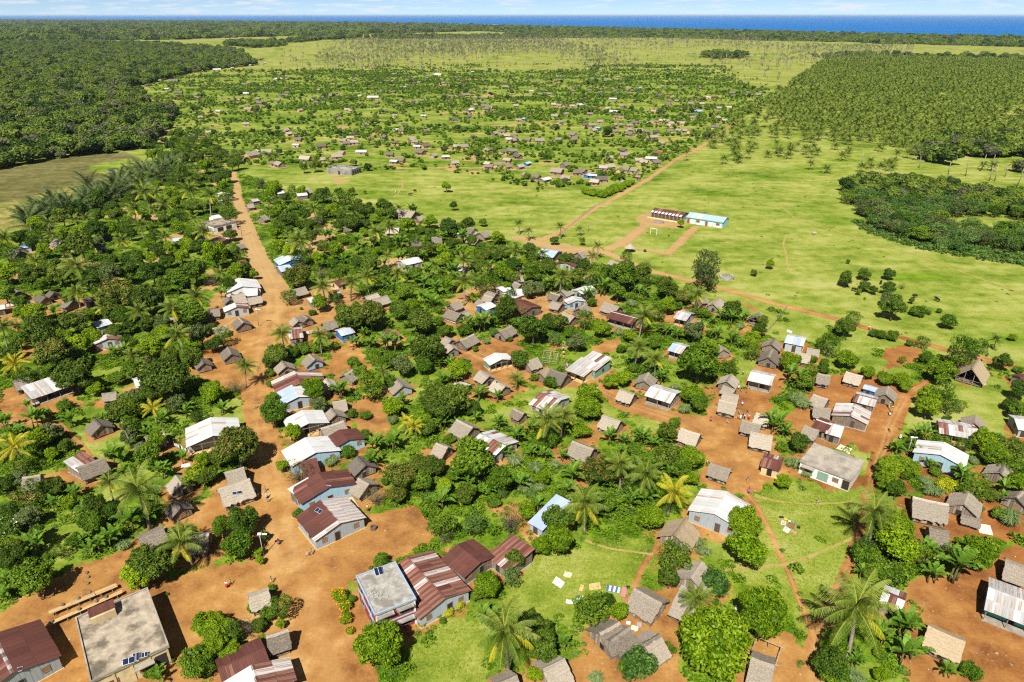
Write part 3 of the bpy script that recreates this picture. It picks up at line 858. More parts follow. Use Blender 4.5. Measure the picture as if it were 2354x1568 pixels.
# far huts: centre of each in its patch; w white or metal roof, b blue, r red, a number is its length
FAR = {
'M0': '1765 215|1868 218 r|1922 175|2262 98|1848 36|2058 352 w|2165 352|2212 432',
'M1': '755 25|1010 105|1280 20|1540 20 w|1815 55 6.5|1960 30|275 155|298 188|365 188|390 240|370 290 w|600 300 6.5|455 418 7|100 355 6.5|20 358 6|865 225|800 252|830 275|900 265 6|1055 235|1185 218|735 397 6.5|785 365|630 425|970 352 w 7|1230 378|1330 162|1290 147 w|1370 108|1565 163|1275 270 r|1430 240|1465 262|1480 302 w|1558 298 6|1515 358 6.5|1635 388|1740 398 w|1825 455|1270 440 w|1325 432 6|2000 222|1905 305 6.5|1845 305|2105 342|2150 333|2335 340|2280 350|2310 430|2130 465|2225 467|2140 490|2310 490|2330 240|2195 185|2260 165|2305 205|165 460|215 470 6.5',
'M2': '390 25 6|495 8|60 62|120 50 b|440 80|710 5|960 35|998 38|805 75|730 108 6|795 133 b|750 155|670 105|955 105|993 105|1130 85 6|1075 110|1165 158 6|1235 170|1325 170|1270 90|1380 65|1425 70|1460 92|1335 80|1445 115|1550 92 6|1655 38|1885 40 6|1865 125 6.5|1450 163|1535 158|1575 158|1635 165|1950 65|1085 190 7|1070 150|955 165|560 195 6|570 240|1300 218 6|1378 275|1345 362 r 7|1280 412 w 7|1165 430|1215 450|1330 450|1025 340|1030 382 6|890 408|140 245|250 250 7|425 240|20 210|10 250|25 228|15 345|52 395 6|140 458 b|75 490|485 475 6|415 535 7|840 500|895 490 6|990 525|1040 515 6|1125 527|135 570|218 585 5.5|305 605 w 6|490 595|650 530|600 545|692 566 b 4.5|742 570 b 4.5|820 605 6.5|760 630|1035 635 4|1160 585 3',
'T0': '1085 550 r|1100 555 w|1200 562 12|1010 590|1175 630|1150 612 w|1222 640|1245 640|940 667|1043 708 7|1010 713|1145 695|1355 653|1375 678 7|1610 603|1640 597|1680 583|1705 583|1840 610|1882 607|1693 645 w 9|1600 693|1645 692|1945 658|1780 683|1795 712 7|1825 705|1918 693|1980 640|2200 622|2230 677 7|2280 662|2325 660|2180 707|2230 710|2135 733|2165 672|1715 755 8|1508 768 w|2068 762|1380 487|1410 485|1495 480 w 12|1600 467 w|1715 450 w 12|1770 412 r 18|1825 435 w|1915 545 w 12|1980 545|1185 497|1270 490 w|930 770',
'T1': '556 480|648 487|668 515 w 12|442 510|380 510|360 512|585 540|595 525|510 538|495 550|320 558|358 562|402 562|460 555|538 570|500 575|425 602 b 8|90 547|85 560|185 583 w|320 633|362 635|262 635|220 672 w 12|130 660 w|250 710|415 695|497 697|550 698|740 665|775 665|840 657 7|868 655|905 496 w|1020 512|800 538|730 572|705 572|853 585 r|990 578|1135 570|1128 600 7|1226 570 r|1410 502|1490 532|1530 530|1480 560|1508 553|1360 580|1355 615|1310 630 w|1275 628|1025 640|923 680|978 680|960 617|920 620|1205 730|922 726|990 733 8|1012 752 8|1045 745 w|887 758 w 8|1395 650|1432 648|1600 630|1718 625|1735 543|1770 508|1800 527|1845 553|1825 560|1912 533|1925 585 7|1970 625|2000 627|1890 628|1815 615|2055 608 b|2215 597|2183 660 7|1873 683 w 8|2260 695|2315 697|2250 723|2340 597|1590 733|1635 725 w 10|1680 733|1465 722|1500 728|1520 725|1540 750|1585 755|1940 733|1835 750|1880 770 w 8|2200 770|2150 770|40 757|75 767|287 767|1785 640|1560 412 r',
'T2': '40 370|75 370|240 365 r 9|280 378 w 9|310 380|116 607|345 643 7|450 640|525 655 7|85 670 r|212 668 r 8|60 718 7|130 717|75 710|248 747|318 742|103 768 b 8|180 672 w',
}

def parse_houses():
    out = []
    for ln in HOUSES.strip().splitlines():
        parts = [p.strip() for p in ln.split('|')]
        f = parts[0].split()
        tile = f[0]
        x1, y1, x2, y2, w = [float(v) for v in f[1:6]]
        d = dict(roof=f[6], wall=f[7], w=w, shed='s' in f[8:], ver='v' in f[8:], open='o' in f[8:],
                 label=parts[1] if len(parts) > 1 and parts[1] else None, phrase=parts[2] if len(parts) > 2 and parts[2] else None)
        thatch = f[6][0] == 't'
        hw = 1.9 if thatch else 2.4
        for o in f[8:]:
            if o[0] == 'h':
                hw = float(o[1:])
        hw *= 0.80
        d['hw'] = hw
        pitch = math.radians(9 if d['shed'] else (31 if thatch else 15))
        if thatch and d['shed']:
            pitch = math.radians(20)
        if d['open'] and thatch and d['label']:
            pitch = math.radians(46)
        d['hr'] = hw + (w if d['shed'] else w / 2) * math.tan(pitch)
        a = at(*P(tile, x1, y1), d['hr'])
        b = at(*P(tile, x2, y2), d['hr'])
        d['sy'] = P(tile, 0, (y1 + y2) / 2)[1]
        d['a'], d['b'] = a, b
        m = (a + b) / 2
        u = (b - a)
        u.z = 0
        L = max(u.length, 3.0)
        u.normalize()
        n = Vector((-u.y, u.x, 0))
        if n.dot(Vector((-m.x, -m.y, 0))) > 0:
            u, n = -u, -n
        if d['shed']:
            m = m - n * (w / 2)
        d['L'], d['u'], d['n'] = L, u, n
        d['c'] = Vector((m.x, m.y, 0))
        out.append(d)
        HUT_SPOTS.append((m.x, m.y, 0.5 * math.hypot(L, w) * 0.72 + (2.2 if d['sy'] > 640 else 1.2)))
    return out
HS = parse_houses()
FS = []
for tile, txt in FAR.items():
    for e in txt.split('|'):
        f = e.split()
        p = at(*P(tile, float(f[0]), float(f[1])), 1.2)
        kind = 't'; L = 5.0
        for o in f[2:]:
            if o in 'wbr':
                kind = o
            else:
                L = float(o)
        FS.append((p.x, p.y, kind, L, P(tile, 0, float(f[1]))[1]))
        HUT_SPOTS.append((p.x, p.y, L * 0.62 + 0.8))
FLATS = {   # flat-roofed buildings: upper corners of the roof and height
 'stained': ([P('C0', 840, 885), P('C0', 1560, 585), P('C0', 1752, 1195), P('C0', 935, 1575)], 3.2),
 'red': ([P('C1', 1612, 455), P('C1', 2000, 310), P('C1', 2200, 692), P('C1', 1778, 858)], 4.7),
 'hall': ([P('B4', -63, 490), P('B4', 492, 688), P('B4', 396, 926), P('B4', -188, 710)], 2.7),
 'office': ([P('M0', 1872, 1000), P('M0', 2082, 950), P('M0', 2142, 997), P('M0', 1938, 1043)], 2.9),
 'ruin': ([P('M1', 682, 483), P('M1', 760, 458), P('M1', 945, 492), P('M1', 840, 525)], 3.4),
}
for k_, (c_, h_) in FLATS.items():
    q = [at(*p, h_) for p in c_]
    mm = sum(q, Vector()) / 4
    HUT_SPOTS.append((mm.x, mm.y, 0.45 * (q[0] - q[2]).length + (2.5 if k_ != 'ruin' else -1)))
SCHOOLS = [at(*P('M2', 1310, 862), 3.4), at(*P('M2', 1600, 908), 3.4), at(*P('M2', 1636, 905), 3.8), at(*P('M2', 1976, 955), 3.8)]

# ---------------------------------------------------------------- the ground
def red_attr(me, v):
    """the earth turns redder towards the east of the village"""
    a = me.attributes.new('redsoil', 'FLOAT', 'POINT')
    f = np.clip((v[:, 0] - 42) / 40, 0, 1) * 0.8 + (fbm(v[:, 0] / 25, v[:, 1] / 25, 90, 3) - 0.5) * 0.8
    f = np.where(v[:, 1] > 175, np.maximum(-1, -(v[:, 1] - 175) / 60) + 0.3 * f, np.clip(f, 0, 1))
    a.data.foreach_set('value', f.astype(np.float32))
def ground():
    ang_f = np.linspace(-50, 50, 560)
    ang = np.radians(np.concatenate([np.linspace(-180, -52, 40), ang_f, np.linspace(52, 178, 40)]))
    rad = np.concatenate([[12, 25], np.geomspace(36, 1500, 620), np.geomspace(1560, 16000, 60)])
    nA, nR = len(ang), len(rad)
    A, R = np.meshgrid(ang, rad)
    X = R * np.sin(A); Y = R * np.cos(A)
    v = np.stack([X.ravel(), Y.ravel(), np.zeros(X.size)], 1)
    i = np.arange(nR - 1)[:, None]; j = np.arange(nA)[None, :]
    j2 = (j + 1) % nA
    q = np.stack([(i * nA + j), (i * nA + j2), ((i + 1) * nA + j2), ((i + 1) * nA + j)], -1).reshape(-1, 4)
    q = q[:, ::-1]
    cen = v[q].mean(1)
    coast = COAST_Y(cen[:, 0])
    keep = cen[:, 1] < coast
    q = q[keep]
    # the disc right below the camera
    v = np.vstack([v, [[0, 0, 0]]])
    me = np_mesh('ground', v, q, ['ground'])
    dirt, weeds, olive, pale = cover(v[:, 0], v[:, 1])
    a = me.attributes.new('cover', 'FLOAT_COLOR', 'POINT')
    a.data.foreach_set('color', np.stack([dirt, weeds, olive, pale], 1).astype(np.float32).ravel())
    red_attr(me, v)
    o = ob('ground', me)
    o['kind'] = 'structure'
    o['label'] = 'green and ochre ground of the village and its fields'
    return o

_cp = [at(-2600, 44), at(-600, 44.5), at(0, 46), at(400, 48.5), at(700, 50), at(830, 52), at(1000, 54), at(1300, 59.5), at(1600, 66), at(2000, 75.5), at(2354, 84), at(3200, 100), at(5000, 130)]
_cp = [(p.x, p.y) for p in _cp]
_cp.sort()
def COAST_Y(x):
    return np.interp(x, [p[0] for p in _cp], [p[1] for p in _cp])

def make_ground_mat():
    m, t, out = new_mat('ground')
    at_ = N(t, 'ShaderNodeAttribute', attribute_name='cover')
    sp = N(t, 'ShaderNodeSeparateColor')
    LK(t, at_.outputs['Color'], sp.inputs[0])
    geo = N(t, 'ShaderNodeNewGeometry')
    pos = geo.outputs['Position']
    n_fine = noise(t, 2.2, 6, 0.65, pos)
    n_mid = noise(t, 0.22, 6, 0.62, pos)
    n_big = noise(t, 0.035, 5, 0.6, pos)
    mps = N(t, 'ShaderNodeMapping')
    mps.inputs['Scale'].default_value = (0.05, 0.16, 1)
    mps.inputs['Rotation'].default_value = (0, 0, 0.25)
    LK(t, pos, mps.inputs['Vector'])
    n_str = noise(t, 1.0, 5, 0.6, mps.outputs[0])
    # pasture
    g = math_(t, 'ADD', math_(t, 'MULTIPLY', n_mid.outputs['Fac'], 0.42), math_(t, 'MULTIPLY', n_fine.outputs['Fac'], 0.3))
    g = math_(t, 'ADD', g, math_(t, 'MULTIPLY', n_big.outputs['Fac'], 0.30))
    g = math_(t, 'ADD', g, math_(t, 'MULTIPLY', n_str.outputs['Fac'], 0.30))
    g = math_(t, 'ADD', math_(t, 'MULTIPLY', math_(t, 'SUBTRACT', g, 0.66), 2.3), 0.56)
    grass = ramp(t, [(0.26, (0.062, 0.108, 0.010)), (0.44, (0.130, 0.172, 0.018)), (0.60, (0.205, 0.226, 0.040)), (0.80, (0.300, 0.280, 0.105))], g)
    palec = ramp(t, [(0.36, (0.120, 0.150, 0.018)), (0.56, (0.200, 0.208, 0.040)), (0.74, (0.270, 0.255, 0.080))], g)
    weed = ramp(t, [(0.36, (0.024, 0.060, 0.002)), (0.52, (0.066, 0.125, 0.004)), (0.70, (0.130, 0.190, 0.010))], g)
    oli = ramp(t, [(0.36, (0.062, 0.060, 0.018)), (0.55, (0.098, 0.092, 0.026)), (0.75, (0.150, 0.130, 0.052))], g)
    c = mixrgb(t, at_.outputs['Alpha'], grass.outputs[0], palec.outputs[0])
    wf = math_(t, 'ADD', sp.outputs[1], math_(t, 'MULTIPLY', math_(t, 'SUBTRACT', n_mid.outputs['Fac'], 0.5), 1.1), True)
    c = mixrgb(t, wf, c, weed.outputs[0])
    c = mixrgb(t, sp.outputs[2], c, oli.outputs[0])
    # soil
    red = N(t, 'ShaderNodeAttribute', attribute_name='redsoil')
    d = math_(t, 'ADD', math_(t, 'MULTIPLY', n_mid.outputs['Fac'], 0.5), math_(t, 'MULTIPLY', n_big.outputs['Fac'], 0.35))
    d = math_(t, 'ADD', d, math_(t, 'MULTIPLY', n_fine.outputs['Fac'], 0.18))
    d = math_(t, 'ADD', math_(t, 'MULTIPLY', math_(t, 'SUBTRACT', d, 0.515), 1.7), 0.515)
    soil = ramp(t, [(0.34, (0.150, 0.064, 0.020)), (0.47, (0.238, 0.115, 0.034)), (0.59, (0.292, 0.152, 0.045)), (0.72, (0.360, 0.222, 0.084))], d)
    e = math_(t, 'ADD', sp.outputs[0], math_(t, 'MULTIPLY', math_(t, 'SUBTRACT', n_fine.outputs['Fac'], 0.5), 0.55))
    e = math_(t, 'ADD', e, math_(t, 'MULTIPLY', math_(t, 'SUBTRACT', n_mid.outputs['Fac'], 0.5), 0.55))
    er = ramp(t, [(0.40, (0, 0, 0)), (0.56, (1, 1, 1))], e)
    soilc = mixrgb(t, math_(t, 'MAXIMUM', red.outputs['Fac'], 0.0), soil.outputs[0], mixrgb(t, 1.0, soil.outputs[0], (0.80, 0.62, 0.58), 'MULTIPLY'))
    soilc = mixrgb(t, math_(t, 'MULTIPLY', math_(t, 'MAXIMUM', math_(t, 'MULTIPLY', red.outputs['Fac'], -1.0), 0.0), 0.7), soilc, (0.310, 0.215, 0.098))
    c = mixrgb(t, er.outputs[0], c, soilc)
    b = N(t, 'ShaderNodeBump')
    b.inputs['Strength'].default_value = 0.55
    b.inputs['Distance'].default_value = 0.25
    hh = math_(t, 'ADD', math_(t, 'MULTIPLY', n_fine.outputs['Fac'], 0.6), n_mid.outputs['Fac'])
    LK(t, hh, b.inputs['Height'])
    bs = bsdf(t, out, c, 0.95, 0.08)
    LK(t, b.outputs[0], bs.inputs['Normal'])
    # bare soil alone, for roads and paths
    m2, t2, out2 = new_mat('soil')
    geo = N(t2, 'ShaderNodeNewGeometry')
    pos = geo.outputs['Position']
    nf = noise(t2, 2.2, 6, 0.65, pos); nm = noise(t2, 0.22, 6, 0.62, pos); nb = noise(t2, 0.035, 5, 0.6, pos)
    d = math_(t2, 'ADD', math_(t2, 'MULTIPLY', nm.outputs['Fac'], 0.5), math_(t2, 'MULTIPLY', nb.outputs['Fac'], 0.35))
    d = math_(t2, 'ADD', d, math_(t2, 'MULTIPLY', nf.outputs['Fac'], 0.18))
    d = math_(t2, 'ADD', math_(t2, 'MULTIPLY', math_(t2, 'SUBTRACT', d, 0.515), 1.7), 0.515)
    soil2 = ramp(t2, [(0.34, (0.150, 0.064, 0.020)), (0.47, (0.238, 0.115, 0.034)), (0.59, (0.292, 0.152, 0.045)), (0.72, (0.360, 0.222, 0.084))], d)
    red = N(t2, 'ShaderNodeAttribute', attribute_name='redsoil')
    soilc = mixrgb(t2, math_(t2, 'MAXIMUM', red.outputs['Fac'], 0.0), soil2.outputs[0], mixrgb(t2, 1.0, soil2.outputs[0], (0.80, 0.62, 0.58), 'MULTIPLY'))
    soilc = mixrgb(t2, math_(t2, 'MULTIPLY', math_(t2, 'MAXIMUM', math_(t2, 'MULTIPLY', red.outputs['Fac'], -1.0), 0.0), 0.7), soilc, (0.310, 0.215, 0.098))
    we = N(t2, 'ShaderNodeAttribute', attribute_name='wear')
    soilc = mixrgb(t2, math_(t2, 'MULTIPLY', math_(t2, 'MULTIPLY', we.outputs['Fac'], nf.outputs['Fac']), 1.1, True), soilc, (0.370, 0.232, 0.095))
    bsdf(t2, out2, soilc, 0.95, 0.08, bump=nf.outputs['Fac'], bump_s=0.4, bump_d=0.1)
    m4, t4, out4 = new_mat('faint_track')
    n4 = noise(t4, 0.5, 5, 0.6, N(t4, 'ShaderNodeNewGeometry').outputs['Position'])
    c4 = ramp(t4, [(0.3, (0.190, 0.190, 0.025)), (0.5, (0.250, 0.205, 0.060)), (0.7, (0.290, 0.210, 0.085))], n4.outputs['Fac'])
    bsdf(t4, out4, c4.outputs[0], 0.95, 0.05)
    # water
    m3, t3, out3 = new_mat('sea')
    geo = N(t3, 'ShaderNodeNewGeometry')
    mp3 = N(t3, 'ShaderNodeMapping')
    mp3.inputs['Scale'].default_value = (0.0004, 0.004, 1)
    LK(t3, geo.outputs['Position'], mp3.inputs['Vector'])
    nw = noise(t3, 1.0, 6, 0.6, mp3.outputs[0])
    wc = ramp(t3, [(0.3, (0.000, 0.078, 0.255)), (0.7, (0.000, 0.100, 0.310))], nw.outputs['Fac'])
    bsdf(t3, out3, wc.outputs[0], 0.65, 0.06)
    m_plain('sand', (0.62, 0.50, 0.40), 0.9, 0.12, 0.02)
    m_plain('pond', (0.03, 0.10, 0.30), 0.15, 0.1, 0.1, 0.5)
make_ground_mat()
ground()

ROAD_Z = [0.006]
def strip(name, label, pts, wid):
    """a road or path as a thin sheet with frayed edges just above the ground"""
    P2 = []
    for i in range(len(pts) - 1):
        a = np.array(pts[i]); b = np.array(pts[i + 1])
        L = np.linalg.norm(b - a)
        step = 0.5 if L < 80 else 2.0
        n = max(2, int(L / step))
        for k in range(n):
            t = k / n
            P2.append((a[0] * (1 - t) + b[0] * t, a[1] * (1 - t) + b[1] * t, wid[i] * (1 - t) + wid[i + 1] * t))
    P2.append((pts[-1][0], pts[-1][1], wid[-1]))
    Q = np.array(P2)
    for _ in range(int(6 + 2 * np.mean(wid))):
        Q[1:-1] = (Q[:-2] + Q[1:-1] * 2 + Q[2:]) / 4
    T = np.gradient(Q[:, :2], axis=0)
    T /= np.linalg.norm(T, axis=1)[:, None] + 1e-9
    Nn = np.stack([-T[:, 1], T[:, 0]], 1)
    w = Q[:, 2] / 2
    fr = np.minimum(0.35, w * 0.35)
    w = w * (1 + 0.28 * (fbm(Q[:, 0] / 7, Q[:, 1] / 7, 15, 3) - 0.5))
    jl = (fbm(Q[:, 0] / 0.9, Q[:, 1] / 0.9, 5, 3) - 0.5) * 2 * fr
    jr = (fbm(Q[:, 0] / 0.9, Q[:, 1] / 0.9, 9, 3) - 0.5) * 2 * fr
    l = Q[:, :2] + Nn * (w * 0.92 + jl)[:, None]
    r = Q[:, :2] - Nn * (w * 0.92 + jr)[:, None]
    n = len(Q)
    K_ = 9
    fr_ = np.linspace(0, 1, K_)[None, :, None]
    v = np.zeros((n * K_, 3))
    v[:, :2] = (l[:, None] * (1 - fr_) + r[:, None] * fr_).reshape(-1, 2)
    ROAD_Z[0] += 0.004
    v[:, 2] = ROAD_Z[0]
    k = (np.arange(n - 1)[:, None] * K_ + np.arange(K_ - 1)[None, :]).ravel()
    me = np_mesh(name, v, np.stack([k, k + 1, k + K_ + 1, k + K_], 1), ['faint_track' if name in FAINT else 'soil'])
    red_attr(me, v)
    ac = np.abs(np.tile(np.linspace(-1, 1, K_), n))
    wear = np.exp(-((ac - 0.28) / 0.2) ** 2) * np.repeat(np.clip(fbm(Q[:, 0] / 9, Q[:, 1] / 9, 17, 3) * 1.6 - 0.2, 0, 1), K_)
    wa = me.attributes.new('wear', 'FLOAT', 'POINT'); wa.data.foreach_set('value', wear.astype(np.float32))
    o = ob(name, me)
    o['kind'] = 'structure'
    o['label'] = label
for n_, l_, p_, w_ in R_W:
    strip(n_, l_, p_, w_)

# sea, beach, ponds
def flat_poly(name, pts, z, mat, label, kind='structure'):
    mb = MB()
    mb.add([(p[0], p[1], z) for p in pts], [tuple(range(len(pts)))])
    o = ob(name, mb.mesh(name, [mat]))
    if kind:
        o['kind'] = kind
    o['label'] = label
    return o
flat_poly('sea', [(-160000, 2000), (160000, 2000), (160000, 170000), (-160000, 170000)], -1.5, 'sea', 'deep blue sea reaching to the level horizon')
bl_ = [(x_, float(COAST_Y(np.array([x_]))[0])) for x_ in np.linspace(at(760, 52).x, at(1150, 55).x, 24)]
flat_poly('beach', [(x_, y_ + 60) for x_, y_ in bl_] + [(x_ + 10, y_ - 330 + 300 * (i_ / 23.0)) for i_, (x_, y_) in reversed(list(enumerate(bl_)))], 0.3, 'sand', 'thin pale sand beach on the far shore')
flat_poly('pond', [at(*P('M0', 985, 525)), at(*P('M0', 1010, 510)), at(*P('M0', 1060, 515)), at(*P('M0', 1045, 535))], 0.03, 'pond', 'small blue pond at the edge of the marsh')

# ---------------------------------------------------------------- houses
def unit_sheet():
    mb = MB()
    n = 10
    for i in range(n):
        x0, x1 = i / n - 0.5, (i + 1) / n - 0.5
        z0, z1 = (0.022 if i % 2 else 0.0), (0.0 if i % 2 else 0.022)
        mb.quad((x0, 0, z0), (x1, 0, z1), (x1, -1, z1), (x0, -1, z0))
    return mb
SHEET = {k: unit_sheet().mesh('roof_sheet_' + k, [k]) for k in ('iron_white', 'iron_grey', 'iron_blue', 'iron_brown', 'iron_rust', 'iron_mottled')}
def unit_box(mat):
    mb = MB()
    mb.box(-0.5, -0.5, 0, 0.5, 0.5, 1)
    return mb.mesh('board_' + mat, [mat])
BOARD = {}
def board(mat):
    if mat not in BOARD:
        BOARD[mat] = unit_box(mat)
    return BOARD[mat]

def thatch_mesh(L, w, he, hr, mat, fine, shed=False, r=None):
    """two (or one) slopes of overlapping thatch courses with a ragged eave"""
    r = r or rng
    mb = MB()
    nx = max(5, int(L / (0.35 if fine else 0.9)))
    nc = 6 if fine else 3
    half = w if shed else w / 2
    sides = (-1,) if shed else (-1, 1)
    sag = 0.10 + 0.03 * L / 5
    ph = r.random() * 6
    for sd in sides:
        for c in range(nc):
            t0 = max(0, c / nc - 0.03)
            t1 = (c + 1) / nc + 0.04
            top, bot, low = [], [], []
            for i in range(nx + 1):
                x = -L / 2 + L * i / nx
                s = -sag * math.sin(math.pi * i / nx) * (0.7 + 0.3 * math.sin(ph + i))
                j = r.uniform(-0.05, 0.05) * (1.6 if c == nc - 1 else 1.0)
                tt = t1 + j * 0.8
                ex = r.uniform(-0.08, 0.08) if i in (0, nx) else 0
                oy = (half if shed else 0)
                y0 = sd * half * t0 + (w / 2 if shed else 0)
                y1 = sd * half * tt + (w / 2 if shed else 0)
                z0 = hr - (hr - he) * t0 + s + 0.02
                z1 = hr - (hr - he) * tt + s + r.uniform(0.07, 0.12)
                top.append((x + ex, y0, z0)); bot.append((x + ex, y1, z1)); low.append((x + ex, y1, z1 - 0.13))
            for i in range(nx):
                if sd < 0:
                    mb.quad(top[i], bot[i], bot[i + 1], top[i + 1]); mb.quad(bot[i], low[i], low[i + 1], bot[i + 1])
                else:
                    mb.quad(top[i], top[i + 1], bot[i + 1], bot[i]); mb.quad(bot[i], bot[i + 1], low[i + 1], low[i])
            if c == nc - 1:            # underside
                y_r = (w / 2 if shed else 0)
                mb.quad((-L / 2, y_r, hr - 0.16), (L / 2, y_r, hr - 0.16), (low[-1][0], low[-1][1], low[-1][2] - 0.02), (low[0][0], low[0][1], low[0][2] - 0.02))
                for e, x in ((0, -L / 2), (-1, L / 2)):
                    mb.quad((x, y_r, hr + 0.02), (x, y_r, hr - 0.16), (low[e][0], low[e][1], low[e][2] - 0.02), bot[e])
    return mb.mesh('roof', [mat])

def ridge_mesh(L, hr, mat, fine, wid=0.35, y=0.0):
    mb = MB()
    nx = max(4, int(L / 0.5)) if fine else 3
    pts = []
    for i in range(nx + 1):
        x = -L / 2 + L * i / nx
        s = -(0.10 + 0.03 * L / 5) * math.sin(math.pi * i / nx) * 0.85
        j = rng.uniform(0.85, 1.2)
        pts.append(((x, y - wid * j, hr + s - 0.13), (x, y, hr + s + 0.13), (x, y + wid * j, hr + s - 0.13)))
    for i in range(nx):
        a, b = pts[i], pts[i + 1]
        mb.quad(a[0], b[0], b[1], a[1]); mb.quad(a[1], b[1], b[2], a[2])
    return mb.mesh('ridge_cap', [mat])

def wall_mesh(x0, x1, z0, z1, mat, pitchw=0.32, apex=None):
    """a wall in the x-z plane of boards standing alternately proud, facing -y; apex adds a gable"""
    mb = MB()
    n = max(2, int(round((x1 - x0) / pitchw)))
    for i in range(n):
        a = x0 + (x1 - x0) * i / n
        b = x0 + (x1 - x0) * (i + 1) / n - 0.015
        y = -0.02 if i % 2 else 0.0
        if apex:
            xm, za = apex
            f = lambda x: z1 + (za - z1) * (1 - abs(x - xm) / max(xm - x0, x1 - xm))
            mb.add([(a, y, z0), (b, y, z0), (b, y, f(b)), (a, y, f(a)), (a, 0.06, z0), (b, 0.06, z0), (b, 0.06, f(b)), (a, 0.06, f(a))],
                   ((0, 1, 2, 3), (5, 4, 7, 6), (0, 3, 7, 4), (1, 5, 6, 2), (3, 2, 6, 7)))
            if a < xm < b:
                mb.tri((a, y, f(a)), (b, y, f(b)), (xm, y, za))
        else:
            mb.box(a, y, z0, b, 0.06, z1)
    return mb.mesh('wall', [mat])

def fitting(kind, mat, frame_mat, w, h):
    mb = MB()
    mb.box(-w / 2, -0.035, 0, w / 2, 0.0, h)
    me = mb.mesh(kind, [mat])
    fb = MB()
    t = 0.06
    fb.box(-w / 2 - t, -0.05, 0, -w / 2, 0.0, h + t)
    fb.box(w / 2, -0.05, 0, w / 2 + t, 0.0, h + t)
    fb.box(-w / 2, -0.05, h, w / 2, 0.0, h + t)
    if kind == 'window':
        fb.box(-w / 2 - t, -0.08, -t, w / 2 + t, 0.0, 0)
    return me, fb.mesh('frame', [frame_mat])
FIT = {}
def put_fitting(parent, kind, mat, frame_mat, w, h, x, z, y=-0.025):
    key = (kind, mat, frame_mat, w, h)
    if key not in FIT:
        FIT[key] = fitting(*key)
    a = ob(kind, FIT[key][0], parent, (x, y, z))
    ob('frame', FIT[key][1], a)
    return a

def size_word(L):
    return 'small' if L < 4.2 else ('long' if L > 7.0 else '')
ROOF_DESC = {'tg': 'grey thatched hut', 'td': 'dark thatched hut', 'ts': 'straw thatched hut', 'tp': 'pale thatched hut', 'iw': 'white metal-roofed house',
             'ig': 'grey metal-roofed house', 'ib': 'maroon metal-roofed house', 'is': 'rusty metal-roofed house', 'im': 'patchy metal-roofed house',
             'ibw': 'white and blue-roofed house', 'ibl': 'blue metal-roofed house'}

